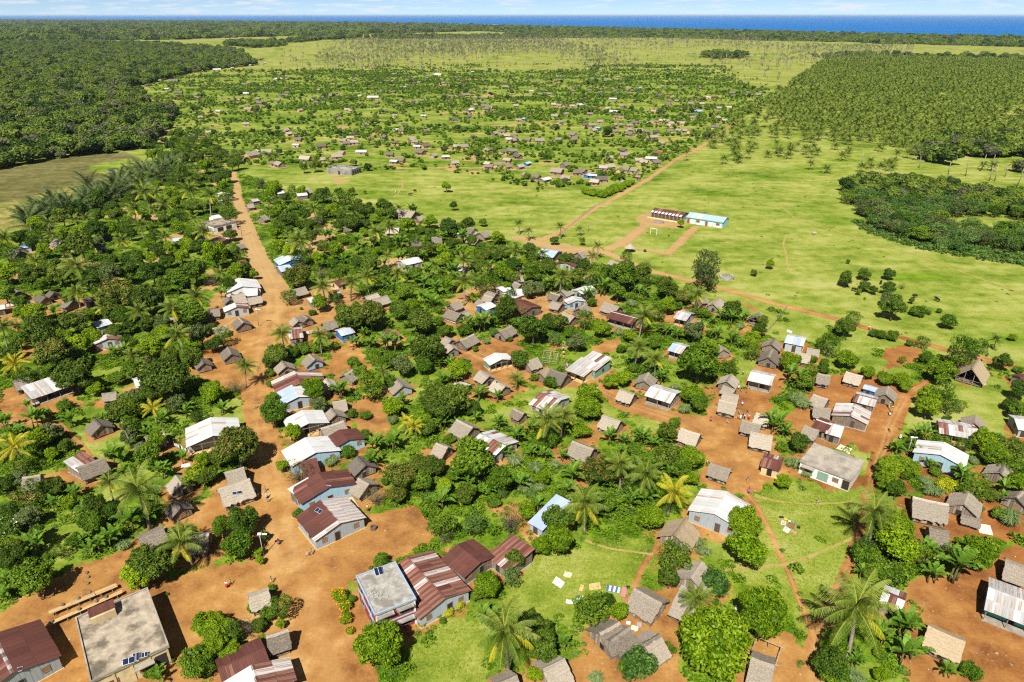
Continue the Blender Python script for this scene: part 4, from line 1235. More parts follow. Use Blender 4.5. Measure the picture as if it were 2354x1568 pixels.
def house(d):
    rk = d['roof']
    thatch = rk[0] == 't'
    L, w, hw, hr = d['L'], d['w'], d['hw'], d['hr']
    near = d['sy'] > 560
    fine = d['sy'] > 700
    planks = d['sy'] > 940
    u, n = d['u'], d['n']
    root = ob('thatched_hut' if thatch else 'metal_roofed_house', None)
    root.location = d['c']
    root.rotation_euler = (0, 0, math.atan2(u.y, u.x))
    root.empty_display_size = 0.5
    desc = (size_word(L) + ' ' + ROOF_DESC[rk]).strip()
    thing(root, desc, 'hut' if thatch else 'house', 'thatched huts of the village' if thatch else 'metal-roofed houses of the village', d['label'], d['phrase'])
    wm = WALLS[d['wall']]
    camv = Vector((-d['c'].x, -d['c'].y, 0)).normalized()
    sx = 1 if u.dot(camv) > 0 else -1
    gable_front = abs(u.dot(camv)) > 0.62 and not d['shed']
    oh = 0.38 if thatch else 0.32
    x1 = L / 2 - oh
    y1 = w / 2 - oh
    y0 = -y1 + (1.5 if d['ver'] and not gable_front else 0)
    xa, xb = -x1, x1
    if d['ver'] and gable_front:
        if sx > 0: xb = x1 - 1.6
        else: xa = -x1 + 1.6
    stilt = 0.32 if thatch else 0.14
    # plinth or stilts
    mb = MB()
    if thatch:
        k = max(2, int(L / 1.4))
        for i in range(k + 1):
            for yy in (y0, y1):
                x = xa + (xb - xa) * i / k
                mb.box(x - 0.06, yy - 0.06, 0, x + 0.06, yy + 0.06, stilt)
        mb.box(xa - 0.05, y0 - 0.05, stilt - 0.08, xb + 0.05, y1 + 0.05, stilt)
        ob('floor_frame', mb.mesh('floor_frame', ['wood_grey']), root)
    else:
        mb.box(-x1 - 0.15, -y1 - 0.15, 0, x1 + 0.15, y1 + 0.15, stilt)
        ob('plinth', mb.mesh('plinth', ['wall_ochre' if d['wall'] in ('gy', 'gr', 'cr', 'iw') else 'concrete']), root)
    # walls: front -y, back +y, two ends
    hl = hw - 0.04
    hb = hl if not d['shed'] else hr - 0.1
    ze = hw + (hr - hw) * 0.0
    rise_in = (hr - hw) * (1 - oh / (w / 2)) if not d['shed'] else 0
    apex_z = (hw + rise_in * 0.98 + 0.0) if not d['shed'] else None
    specs = []
    if not d['open']:
        specs.append(('front', (xb - xa), Matrix.Translation(((xa + xb) / 2, y0, 0)), None, hl + (0.9 * (y0 + y1) * (hr - hw) / w if d['shed'] else ((y0 + y1) * (hr - hw) / (w / 2) * 0.9))))
    specs.append(('back', (xb - xa), Matrix.Translation(((xa + xb) / 2, y1, 0)) @ Matrix.Rotation(math.pi, 4, 'Z'), None, hb))
    ym = (y0 + y1) / 2
    for s, xx in ((1, xb), (-1, xa)):
        if d['open'] and s == sx:
            continue
        specs.append(('end+' if s == sx else 'end-', (y1 - y0), Matrix.Translation((xx, ym, 0)) @ Matrix.Rotation(s * math.pi / 2, 4, 'Z'),
                      None if d['shed'] else True, hl))
    for (side, ln, mat4, gable, top) in specs:
        visible = side in ('front', 'end+')
        if gable:
            off = -ym if mat4.to_euler().z > 0 else ym
            apex = (off if abs(mat4.to_euler().z) > 0.1 else 0, hl + (hr - hw) * 0.86)
            apex = (-ym if (side == 'end+') == (sx > 0) else ym, hl + (hr - hw) * 0.86)
        else:
            apex = None
        bw = 0.42 if thatch else 0.55
        if planks and visible and thatch:
            bk = MB()
            bk.box(-ln / 2, 0.02, stilt, ln / 2, 0.07, top)
            if apex:
                bk.add([(-ln / 2, 0.02, top), (ln / 2, 0.02, top), (apex[0], 0.02, apex[1]), (-ln / 2, 0.07, top), (ln / 2, 0.07, top), (apex[0], 0.07, apex[1])],
                       ((0, 1, 2), (5, 4, 3), (1, 4, 5, 2), (0, 2, 5, 3)))
            wo = ob('wall', bk.mesh('wall', ['wood_dark']), root)  # added backing, its dark colour stands for shade between the planks
            wo.matrix_local = mat4
            k = max(3, int(round(ln / 0.44)))
            pw = ln / k
            for i in range(k):
                x = -ln / 2 + pw * (i + 0.5)
                zt = top
                if apex:
                    zt = top + (apex[1] - top) * (1 - abs(x - apex[0]) / (ln / 2 + abs(apex[0]))) * 0.94
                po = ob('plank', board('wood_pale' if rng.random() < 0.35 else wm), wo, (x, -0.005 - rng.random() * 0.02, stilt + rng.uniform(-0.05, 0.03)),
                        (0, rng.uniform(-0.02, 0.02), 0), (pw * rng.uniform(0.84, 0.95), 0.035, zt - stilt + rng.uniform(-0.08, 0.0)))
        else:
            wo = ob('wall', wall_mesh(-ln / 2, ln / 2, stilt, top, wm, bw if near else 1.0, apex), root)
            wo.matrix_local = mat4
        if visible and near:
            front_door = (side == 'end+') if gable_front else (side == 'front')
            if front_door:
                dm = 'painted_inside_shade' if rng.random() < 0.6 else ('shutter_brown' if thatch else 'wood_dark')
                put_fitting(wo, 'door', dm, 'wood_grey', 0.85, min(1.75, top - stilt - 0.12), rng.uniform(-0.2, 0.2) * ln * 0.6, stilt + 0.02, -0.05)
                if not thatch and ln > 5:
                    for xx in (-ln * 0.33, ln * 0.33):
                        put_fitting(wo, 'window', 'shutter_brown', 'wood_grey', 0.8, 0.8, xx, stilt + 0.9)
            elif not thatch and ln > 3.2:
                put_fitting(wo, 'window', 'shutter_brown' if rng.random() < 0.6 else 'painted_inside_shade', 'wood_grey', 0.75, 0.75, rng.uniform(-0.2, 0.2) * ln, stilt + 0.9)
    # posts of a verandah or open front
    if d['ver'] or d['open']:
        if d['open']:
            pts = [(sx * x1, yy) for yy in (-y1, -y1 * 0.35, y1 * 0.35, y1)] + [(xx, -y1) for xx in np.linspace(-x1, x1, 4)]
        elif gable_front:
            pts = [(sx * (x1 - 0.05), yy) for yy in np.linspace(-y1, y1, 5)]
        else:
            pts = [(xx, -y1 + 0.05) for xx in np.linspace(-x1 + 0.05, x1 - 0.05, max(3, int(L / 2.2) + 1))]
        for (px, py) in pts:
            hh = hw - 0.05
            if d['open'] or gable_front:
                hh = hw + (hr - hw) * max(0, (1 - abs(py) / (w / 2))) - 0.1
            ob('post', board('wood_new' if d['label'] and 'yellow' in d['label'] else 'wood_grey'), root, (px, py, 0), None, (0.11, 0.11, hh))
        if not thatch or d['open']:
            ob('beam', board('wood_grey'), root, (0 if not gable_front else sx * x1, -y1 + 0.05 if not gable_front else 0, hw - 0.13), None,
               (2 * x1, 0.09, 0.09) if not gable_front else (0.09, 2 * y1, 0.09))
    # roof
    he = hw - (hr - hw) * 0.0
    if thatch:
        ro = ob('roof', thatch_mesh(L, w, hw - 0.12, hr, ROOFS[rk], fine, d['shed']), root)
        if not d['shed']:
            ob('ridge_cap', ridge_mesh(L, hr, ROOFS[rk], fine), ro)
    else:
        pats = IRON[rk]
        sl = math.hypot(w if d['shed'] else w / 2, hr - hw)
        ang = math.atan2(hr - hw, w if d['shed'] else w / 2)
        fb = MB()
        half = w if d['shed'] else w / 2
        ytop = w / 2 if d['shed'] else 0
        sides = (-1,) if d['shed'] else (-1, 1)
        # purlins under the sheets
        for sd in sides:
            for t in np.linspace(0.06, 0.96, 3):
                yy = ytop + sd * half * t
                zz = hr - (hr - hw) * t - 0.09
                fb.box(-L / 2 + 0.1, yy - 0.03, zz - 0.05, L / 2 - 0.1, yy + 0.03, zz)
        ro = ob('roof', fb.mesh('roof', ['wood_grey']), root)
        if near:
            cap = 'iron_white' if (d['label'] and 'white ridge' in d['label']) or rk in ('iw', 'ig', 'ibl', 'ibw') else 'iron_brown'
            if not d['shed']:
                cm = MB()
                for sd in (-1, 1):
                    q = [(-L / 2, 0, hr + 0.055), (L / 2, 0, hr + 0.055), (L / 2, sd * 0.22, hr + 0.055 - 0.22 * math.tan(ang)), (-L / 2, sd * 0.22, hr + 0.055 - 0.22 * math.tan(ang))]
                    cm.quad(*(q if sd < 0 else q[::-1]))
                ob('ridge_cap', cm.mesh('ridge_cap', [cap]), ro)
            k = max(3, int(round(L / 0.92)))
            sw = L / k
            for sd in sides:
                rows = 2 if sl > 3.4 else 1
                rl = sl / rows
                side_pats = pats
                if d['label'] and ('half white' in d['label'] or 'half maroon' in d['label'] or 'white and blue gabled' in d['label']):
                    side_pats = {'half white': ['iron_white'] if sd < 0 else ['iron_rust', 'iron_mottled', 'iron_rust'],
                                 'half maroon': ['iron_brown'] * 9 + ['iron_mottled'] if sd < 0 else ['iron_mottled', 'iron_grey'],
                                 'white and': ['iron_white'] if sd > 0 else ['iron_blue']}['half white' if 'half white' in d['label'] else ('half maroon' if 'half maroon' in d['label'] else 'white and')]
                for i in range(k):
                    base = rng.choice(side_pats)
                    for r_ in range(rows):
                        kind = base if rng.random() < 0.8 else rng.choice(side_pats)
                        x = -L / 2 + sw * (i + 0.5)
                        t = r_ * rl - (0.06 if r_ else 0)
                        yy = ytop + sd * t * math.cos(ang)
                        zz = hr - t * math.sin(ang) + 0.012 * (i % 2) + 0.02 * (rows - r_)
                        so_ = ob('roof_sheet', SHEET[kind], ro, (x, yy, zz), None, (sw * 1.03, rl + (0.06 if r_ else 0) + rng.uniform(-0.02, 0.06), 1))
                        so_.rotation_euler = (ang + rng.uniform(-0.006, 0.006), 0, rng.uniform(-0.006, 0.006)) if sd < 0 else (-ang, 0, 0)
                        if sd > 0:
                            so_.rotation_euler = (0, 0, math.pi)
                            so_.rotation_euler = (Matrix.Rotation(math.pi, 4, 'Z') @ Matrix.Rotation(ang, 4, 'X')).to_euler()
        else:
            mats = sorted(set(pats))
            rb = MB()
            k = max(3, int(L / 1.0))
            for sd in sides:
                for i in range(k):
                    xa_, xb_ = -L / 2 + L * i / k, -L / 2 + L * (i + 1) / k
                    q = [(xa_, ytop, hr), (xb_, ytop, hr), (xb_, ytop + sd * half, hw), (xa_, ytop + sd * half, hw)]
                    q = q if sd < 0 else q[::-1]
                    rb.add(q + [(p[0], p[1], p[2] - 0.05) for p in q], ((0, 3, 2, 1), (4, 5, 6, 7), (0, 1, 5, 4), (2, 3, 7, 6), (1, 2, 6, 5), (3, 0, 4, 7)), mats.index(rng.choice(pats)))
            ob('roof_sheeting', rb.mesh('roof_sheeting', mats), ro)
    d['root'] = root
    return root
for d_ in HS:
    house(d_)

# far hamlet: one thing per hut; beyond the three hundred largest of a kind the rest is one mass
def far_parts(L, kind):
    w = L * 0.72
    hw, hr = 1.6, 1.6 + w / 2 * (0.64 if kind == 't' else 0.3)
    wb = MB()
    x1, y1 = L / 2 - 0.35, w / 2 - 0.4
    wb.box(-x1, -y1, 0, x1, y1, hw)
    for x in (-x1, x1):
        wb.add([(x, -y1, hw), (x, y1, hw), (x, 0, hr - 0.2)], ((0, 1, 2),))
    rb = MB()
    for sd in (-1, 1):
        q = [(-L / 2, 0, hr), (L / 2, 0, hr), (L / 2, sd * w / 2, hw - 0.15), (-L / 2, sd * w / 2, hw - 0.15)]
        q = q if sd < 0 else q[::-1]
        rb.add(q + [(p[0], p[1], p[2] - 0.12) for p in q], ((0, 3, 2, 1), (4, 5, 6, 7), (0, 1, 5, 4), (2, 3, 7, 6), (1, 2, 6, 5), (3, 0, 4, 7)))
    db = MB()
    db.box(-0.45, -y1 - 0.05, 0.1, 0.45, -y1 + 0.02, 1.4)
    return wb, rb, db
FARM = {}
def far_meshes(L, kind, rm, wm):
    key = (round(L * 2) / 2, kind, rm, wm)
    if key not in FARM:
        a, b, c = far_parts(key[0], kind)
        FARM[key] = (a.mesh('wall', [wm]), b.mesh('roof', [rm]), c.mesh('door', ['painted_inside_shade']))
    return FARM[key]
far_sorted = sorted(FS, key=lambda f: -f[4])
n_hut = sum(1 for d in HS if d['roof'][0] == 't')
n_house = len(HS) - n_hut
mass = MB()
MASS_M = ['wood_grey', 'thatch_grey', 'thatch_pale', 'iron_white', 'iron_blue', 'iron_rust']
for (x, y, kind, L, sy) in far_sorted:
    rz = rng.choice((0, 0, 0.3, -0.35, 0.9, -0.8)) + rng.uniform(-0.25, 0.25)
    rm = {'t': rng.choice(('thatch_grey', 'thatch_pale', 'thatch_grey', 'thatch_dark')), 'w': 'iron_white', 'b': 'iron_blue', 'r': 'iron_rust'}[kind]
    wm = rng.choice(('wood_grey', 'wood_grey', 'wood_pale', 'wall_ochre')) if kind != 'b' else 'wall_blue'
    if kind == 't' and n_hut >= 298:
        a, b, c = far_parts(L, kind)
        M4 = Matrix.Translation((x, y, 0)) @ Matrix.Rotation(rz, 4, 'Z')
        mass.add([M4 @ Vector(v) for v in a.v], a.f, 0)
        mass.add([M4 @ Vector(v) for v in b.v], b.f, 1 + (rng.random() < 0.5))
        continue
    n_hut += kind == 't'
    root = ob('thatched_hut' if kind == 't' else 'metal_roofed_house', None, None, (x, y, 0), (0, 0, rz))
    me = far_meshes(L, kind, rm, wm)
    ob('wall', me[0], root); ob('roof', me[1], root); ob('door', me[2], root)
    tone = {'thatch_grey': 'grey', 'thatch_pale': 'pale', 'thatch_dark': 'dark'}.get(rm)
    desc = ('tiny %s thatched hut' % tone) if kind == 't' else {'w': 'tiny white-roofed house', 'b': 'tiny blue-roofed house', 'r': 'tiny red-roofed house'}[kind]
    thing(root, desc, 'hut' if kind == 't' else 'house', 'small huts of the far hamlet' if kind == 't' else 'small metal-roofed houses of the far hamlet')
if mass.v:
    o = ob('distant_huts', mass.mesh('distant_huts', MASS_M))
    o['kind'] = 'stuff'; o['category'] = 'huts'; o['label'] = 'remotest thatched huts scattered at the edge of the pale palm field'

# flat-roofed concrete buildings
def flat_building(key, name, label, phrase, cat, wall_m, roof_m, parapet=0.25, slab_m=None, doors=(), trim='concrete', storeys=1):
    corners, h = FLATS[key]
    q = [at(*p, h) for p in corners]
    c = sum(q, Vector()) / 4
    # make it a true rectangle: keep the long direction and the mean sizes
    e1 = ((q[1] - q[0]) + (q[2] - q[3])) / 2
    e2 = ((q[2] - q[1]) + (q[3] - q[0])) / 2
    u = e1.normalized(); u.z = 0; u.normalize()
    v = Vector((-u.y, u.x, 0))
    lx, ly = e1.length, abs(e2.dot(v))
    if v.dot(Vector((-c.x, -c.y, 0))) > 0:      # local -y looks towards the viewer
        u, v = -u, -v
    root = ob(name, None, None, (c.x, c.y, 0), (0, 0, math.atan2(u.y, u.x)))
    thing(root, label, cat, None, label, phrase)
    a, b = lx / 2, ly / 2
    walls = {}
    for side, ln, m4 in (('front', lx, Matrix.Translation((0, -b, 0))), ('back', lx, Matrix.Translation((0, b, 0)) @ Matrix.Rotation(math.pi, 4, 'Z')),
                         ('east', ly, Matrix.Translation((a, 0, 0)) @ Matrix.Rotation(math.pi / 2, 4, 'Z')), ('west', ly, Matrix.Translation((-a, 0, 0)) @ Matrix.Rotation(-math.pi / 2, 4, 'Z'))):
        mb = MB()
        mb.box(-ln / 2 + (0.15 if side in ('east', 'west') else 0), 0.0, 0, ln / 2 - (0.15 if side in ('east', 'west') else 0), 0.15, h - 0.2)
        wo = ob('wall', mb.mesh('wall', [wall_m]), root)
        wo.matrix_local = m4
        walls[side] = wo
    if roof_m:
        mb = MB()
        mb.box(-a - 0.18, -b - 0.18, h - 0.2, a + 0.18, b + 0.18, h)
        ro = ob('roof', mb.mesh('roof', [roof_m]), root)
        if parapet:
            for (x0, y0_, x1_, y1_) in ((-a - 0.18, -b - 0.18, a + 0.18, -b), (-a - 0.18, b, a + 0.18, b + 0.18), (-a - 0.18, -b, -a, b), (a, -b, a + 0.18, b)):
                mb = MB()
                mb.box(x0, y0_, h + 0.003, x1_, y1_, h + parapet)
                ob('parapet', mb.mesh('parapet', [trim]), ro)
    return root, walls, a, b, h

rt, wl, a, b, h = flat_building('stained', 'concrete_building', 'large concrete building with black-stained flat roof and cream wall', 'the stained flat roof', 'building', 'wall_cream', 'concrete_stained', 0.22)
for xx in (-a * 0.55, 0.3 * a):
    put_fitting(wl['front'], 'window', 'shutter_red', 'concrete', 1.3, 1.0, xx, 0.9)
put_fitting(wl['front'], 'doorway', 'painted_inside_shade', 'concrete', 1.6, 2.1, a * 0.78, 0.3)
mb = MB(); mb.box(-1.2, -0.9, 2.2, 1.2, 0, 2.32); ob('awning', mb.mesh('awning', ['concrete']), wl['front'], (a * 0.3, 0, 0))
for xx in np.linspace(-a + 0.2, a - 0.2, 5):
    mb = MB(); mb.box(-0.14, -0.09, 0, 0.14, 0, h - 0.2); ob('pilaster', mb.mesh('pilaster', ['wall_cream']), wl['front'], (float(xx), 0, 0))
# stair house on that roof
pa, pb = at(*P('C0', 935, 850), h + 1.2), at(*P('C0', 1190, 705), h + 1.2)
mid = (pa + pb) / 2
loc = rt.matrix_basis.inverted() @ Vector((mid.x, mid.y, h))
sl_ = (pb - pa).length
mb = MB(); mb.box(-sl_ / 2 + 0.1, -1.6, 0, sl_ / 2 - 0.1, 0.2, 1.15)
st = ob('stair_house', mb.mesh('stair_house', ['wall_cream']), rt, (loc.x, min(loc.y, b - 0.3), h + 0.003), (0, 0, 0))
for i in range(6):
    ob('roof_sheet', SHEET['iron_brown'], st, (-sl_ / 2 + sl_ * (i + 0.5) / 6, 0.45, 1.36 + 0.012 * (i % 2)), (0.12, 0, 0), (sl_ / 6 * 1.03, 1.75, 1))

rt2, wl, a, b, h = flat_building('red', 'red_house', 'red two-storey house with flat grey concrete roof and window hoods', 'the red two-storey house', 'house', 'wall_red', 'concrete_pale', 0.16, trim='trim_blue')
for z in (0.3, 2.6):
    for xx in (-a * 0.55, a * 0.45):
        put_fitting(wl['front'], 'window', 'painted_inside_shade', 'trim_blue', 1.5, 1.0, xx, z + 0.4)
        mb = MB(); mb.box(-1.25, -0.75, 0, 1.25, 0, 0.12); ob('hood', mb.mesh('hood', ['concrete_pale']), wl['front'], (xx, -0.002, z + 1.5))
for z in (2.3,):
    for sd in ('front', 'west', 'east'):
        ln = a if sd == 'front' else b
        mb = MB(); mb.box(-ln, -0.10, 0, ln, 0, 0.18); ob('band', mb.mesh('band', ['trim_blue']), wl[sd], (0, -0.002, z))
for sd in ('front',):
    for xx in (-a + 0.12, a - 0.12):
        mb = MB(); mb.box(-0.14, -0.12, 0, 0.14, 0, h - 0.2); ob('corner_post', mb.mesh('corner_post', ['wall_white']), wl[sd], (xx, -0.003, 0))
for xx in (-b * 0.5, b * 0.4):
    put_fitting(wl['west'], 'window', 'painted_inside_shade', 'trim_blue', 1.2, 1.0, xx, 3.0)
    put_fitting(wl['west'], 'window', 'painted_inside_shade', 'trim_blue', 1.2, 1.0, xx, 0.8)
ro_ = [c for c in rt2.children if c.name.startswith('roof')][0]
g = MB()
for i in range(34):
    ax, ay = rng.gauss(0, 0.75), rng.gauss(0, 0.5)
    s = rng.uniform(0.12, 0.26)
    mbv = Matrix.Translation((ax, ay, s * 0.3)) @ Matrix.Rotation(rng.random() * 3, 4, 'Z') @ Matrix.Rotation(rng.uniform(-0.4, 0.4), 4, 'X')
    t_ = MB(); t_.box(-s, -s * 0.45, -s * 0.25, s, s * 0.45, s * 0.25)
    g.add([mbv @ Vector(v) for v in t_.v], t_.f)
pr = at(*P('C1', 1790, 665), h)
o = ob('rubble_pile', g.mesh('rubble_pile', ['rubble']), None, (pr.x, pr.y, h + 0.02))
o['kind'] = 'stuff'; o['category'] = 'rubble'; o['label'] = 'small pile of broken concrete on the red house roof'

rt3, wl, a, b, h = flat_building('hall', 'concrete_hall', 'white concrete hall with flat weathered roof by the right-hand square', 'the white concrete hall', 'building', 'wall_white', 'concrete', 0.0)
rt3['label'] = 'white concrete hall with a flat weathered roof by the straw mats'
put_fitting(wl['front'], 'door', 'wall_green', 'concrete', 1.8, 1.7, -0.05 * a, 0.3)
for xx in (-a * 0.65, a * 0.45):
    put_fitting(wl['front'], 'window', 'shutter_brown', 'concrete', 1.0, 0.8, xx, 1.1)
put_fitting(wl['front'], 'doorway', 'painted_inside_shade', 'wood_new', 1.2, 1.9, a * 0.85, 0.3)
mb = MB(); mb.box(-1.2, -0.9, 2.1, 1.2, 0, 2.2); ob('awning', mb.mesh('awning', ['concrete']), wl['front'], (-a * 0.65, 0, 0))

rt4, wl, a, b, h = flat_building('office', 'concrete_office', 'white roadside building with flat stained roof and dark openings', 'the white roadside office', 'building', 'wall_white', 'concrete_stained', 0.1)
for xx in (-a * 0.45, a * 0.3):
    put_fitting(wl['front'], 'window', 'painted_inside_shade', 'concrete', 2.4, 1.5, xx, 0.5)
put_fitting(wl['west'], 'door', 'painted_inside_shade', 'concrete', 1.0, 2.0, 0, 0.1)

rt5, wl, a, b, h = flat_building('ruin', 'roofless_ruin', 'roofless pale concrete ruin standing alone on the pasture', 'the roofless ruin', 'ruin', 'concrete_pale', None)
mb = MB(); mb.box(-0.1, -b + 0.16, 0, 0.1, b - 0.16, h - 0.25); ob('partition', mb.mesh('partition', ['concrete_pale']), rt5, (0, 0, 0))
mb = MB(); mb.box(-a + 0.15, -b + 0.15, 0.01, a - 0.15, b - 0.15, 0.08); ob('floor_slab', mb.mesh('floor_slab', ['concrete_stained']), rt5)
for xx in (-a * 0.7, -a * 0.25, a * 0.2, a * 0.65):
    put_fitting(wl['front'], 'window_opening', 'painted_inside_shade', 'concrete', 1.2, 1.4, xx, 0.9)
put_fitting(wl['west'], 'doorway', 'painted_inside_shade', 'concrete', 1.1, 2.0, 0, 0.05)

# school: open classroom row and the white and turquoise block
def school(p1, p2, w, name, label, phrase, roof, wall, hw, hr, opened):
    dd = dict(roof=roof, wall=wall, w=w, shed=False, ver=False, open=False, label=label, phrase=phrase, hw=hw, hr=hr, sy=480)
    u = (p2 - p1); u.z = 0
    dd['L'] = u.length
    u.normalize(); n = Vector((-u.y, u.x, 0)); m = (p1 + p2) / 2
    if n.dot(Vector((-m.x, -m.y, 0))) > 0: u, n = -u, -n
    dd['u'], dd['n'], dd['c'] = u, n, Vector((m.x, m.y, 0))
    root = house(dd)
    root.name = name
    return root, dd
IRON['sch'] = ['iron_brown'] * 7 + ['iron_rust']
ROOF_DESC['sch'] = 'school'
r1, d1 = school(SCHOOLS[0], SCHOOLS[1], 8.5, 'classroom_row', 'open-sided classroom row with maroon roof beside the turquoise school', 'the maroon classroom row', 'sch', 'gy', 2.2, 3.4, True)
r2, d2 = school(SCHOOLS[2], SCHOOLS[3], 9.0, 'school_block', 'white and turquoise school block with blue-grey roof and red doors', 'the turquoise school', 'ibl', 'wh', 2.7, 3.8, False)
L = d1['L']
for i in range(9):
    x = -L / 2 + L * (i + 0.5) / 9
    so_ = ob('roof_sheet', SHEET['iron_white'], r1, (x - 0.1, -d1['w'] / 2 * 0.62, 3.4 - 1.2 * 0.62 + 0.06), (math.atan2(1.2, d1['w'] / 2), 0, 0), (L / 9 * 0.66, 1.8, 1))
mb = MB(); mb.box(-L / 2 + 0.6, -0.06, 0.25, L / 2 - 0.6, -0.02, 2.0); ob('open_side_shade', mb.mesh('open_side_shade', ['wood_dark']), r1, (0, -d1['w'] / 2 + 0.28, 0))  # sheet on the wall, shade of the open classrooms put into its colour
for i in range(9):
    ob('post', board('wood_new'), r1, (-L / 2 + 0.3 + (L - 0.6) * i / 8, -d1['w'] / 2 + 0.1, 0), None, (0.14, 0.14, 2.15))
mb = MB(); mb.box(-L / 2 - 0.6, -0.8, 0, L / 2 - 1, 0, 0.25); ob('kerb', mb.mesh('kerb', ['mat_straw']), r1, (0, -d1['w'] / 2 - 0.6, 0))
L = d2['L']; fw = [c for c in r2.children if c.name.startswith('wall')][0]
for i, x in enumerate((-0.43, 0.06)):
    put_fitting(fw, 'door', 'shutter_red', 'wall_turquoise', 1.1, 1.9, x * L, 0.16)
for i, x in enumerate((-0.17, 0.36)):
    put_fitting(fw, 'window', 'shutter_red', 'wall_turquoise', 1.5, 0.9, x * L, 1.1)
for i in range(5):
    ob('pilaster', board('wall_turquoise'), r2, (-L / 2 + 0.45 + (L - 0.9) * i / 4, -d2['w'] / 2 + 0.27, 0.14), None, (0.25, 0.12, 2.45))
ob('eaves_band', board('wall_turquoise'), r2, (0, -d2['w'] / 2 - 0.02, 2.5), None, (L, 0.05, 0.3))
for sgn in (1,):
    ob('gable_band', board('wall_aqua'), r2, (L / 2 - 0.3, 0, 0.15), None, (0.04, d2['w'] * 0.86, 2.4))

# ---------------------------------------------------------------- plants: shared meshes
def cube_sphere(k=3):
    vs, qs = [], []
    for ax in range(3):
        for sg in (-1, 1):
            o = len(vs)
            for i in range(k + 1):
                for j in range(k + 1):
                    p = [0, 0, 0]
                    p[ax] = sg
                    p[(ax + 1) % 3] = math.tan((i / k * 2 - 1) * math.pi / 4)
                    p[(ax + 2) % 3] = math.tan((j / k * 2 - 1) * math.pi / 4) * sg
                    vs.append(np.array(p) / np.linalg.norm(p))
            for i in range(k):
                for j in range(k):
                    a = o + i * (k + 1) + j
                    qs.append((a, a + k + 1, a + k + 2, a + 1))
    return np.array(vs), np.array(qs)
CSV, CSQ = cube_sphere(3)

def leaf_quads(pos, nrm, size, r, narrow=0.5):
    n = len(pos)
    t = r.normal(size=(n, 3))
    t -= nrm * (t * nrm).sum(1)[:, None]
    t /= np.linalg.norm(t, axis=1)[:, None] + 1e-9
    b = np.cross(nrm, t)
    s = size[:, None]
    v = np.stack([pos - t * s, pos + b * s * narrow, pos + t * s, pos - b * s * narrow], 1).reshape(-1, 3)
    return v, np.arange(4 * n).reshape(-1, 4)

def crown(name, mats, r, lobes, n_leaf, leaf, narrow=0.5, core=0.72, flower=0.0, drop_low=-0.55, jitter=0.8):
    """leaves over a set of lobes (x, y, z, radius); lobes hold an added dark-tinted core so that light does not leak through"""
    lobes = np.array(lobes)
    cen = lobes[:, :3].mean(0)
    V, Q, T, Mi = [], [], [], []
    off = 0
    area = lobes[:, 3] ** 2
    cnt = np.maximum(8, (n_leaf * area / area.sum()).astype(int))
    for i, (x, y, z, rad) in enumerate(lobes):
        c = np.array([x, y, z])
        d = r.normal(size=(cnt[i] * 2, 3))
        d /= np.linalg.norm(d, axis=1)[:, None]
        d = d[d[:, 2] > drop_low][:cnt[i]]
        p = c + d * rad * r.uniform(0.78, 1.10, size=(len(d), 1)) * np.array([1, 1, 0.9])
        ok = np.ones(len(p), bool)
        for j in range(len(lobes)):
            if j != i:
                ok &= np.linalg.norm(p - lobes[j, :3], axis=1) > lobes[j, 3] * 0.78
        p, d = p[ok], d[ok]
        if len(p) == 0:
            continue
        nrm = d + r.normal(size=d.shape) * jitter * 0.6 + np.array([0, 0, 0.35])
        nrm /= np.linalg.norm(nrm, axis=1)[:, None]
        v, q = leaf_quads(p, nrm, leaf * r.uniform(0.6, 1.35, len(p)), r, narrow)
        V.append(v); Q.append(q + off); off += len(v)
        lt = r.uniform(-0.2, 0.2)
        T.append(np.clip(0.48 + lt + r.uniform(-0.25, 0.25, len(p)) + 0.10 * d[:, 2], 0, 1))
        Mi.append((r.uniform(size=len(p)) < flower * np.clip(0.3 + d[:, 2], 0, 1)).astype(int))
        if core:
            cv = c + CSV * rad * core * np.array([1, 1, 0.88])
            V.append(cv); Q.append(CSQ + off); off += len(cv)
            T.append(np.full(len(CSQ), 0.02)); Mi.append(np.zeros(len(CSQ), int))  # shade deep in the crown is put into the core's tint
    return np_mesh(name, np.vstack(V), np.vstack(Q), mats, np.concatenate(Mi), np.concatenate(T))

def dome_lobes(r, R, zc, n, flat=0.85, small=0.32, big=0.48, sub=0):
    L = [(0, 0, zc, R * 0.62)]
    if sub:
        for i in range(n):
            a = i * 2.39996 + r.uniform(-0.4, 0.4); zz = r.uniform(-0.5, 0.85); rr = math.sqrt(max(0.05, 1 - zz * zz)); s = r.uniform(small, big) * R; k = (R - s * 1.1) * r.uniform(0.9, 1.02)
            c = (math.cos(a) * rr * k, math.sin(a) * rr * k, zc + zz * k * flat)
            L.append(c + (s * 0.86,))
            for j in range(sub):
                d = r.normal(size=3); d /= np.linalg.norm(d)
                if d[2] < -0.2 or d[0] * c[0] + d[1] * c[1] + d[2] * (c[2] - zc) < -0.3 * k: continue
                s2 = s * r.uniform(0.28, 0.45)
                L.append((c[0] + d[0] * s * 0.78, c[1] + d[1] * s * 0.78, c[2] + d[2] * s * 0.72, s2))
        return L
    for i in range(n):
        a = i * 2.39996 + r.uniform(-0.4, 0.4)
        zz = r.uniform(-0.55, 0.95)
        rr = math.sqrt(max(0.05, 1 - zz * zz))
        s = r.uniform(small, big) * R
        k = R - s * 0.85
        L.append((math.cos(a) * rr * k * r.uniform(0.85, 1.1), math.sin(a) * rr * k * r.uniform(0.85, 1.1), zc + zz * k * flat, s))
    return L

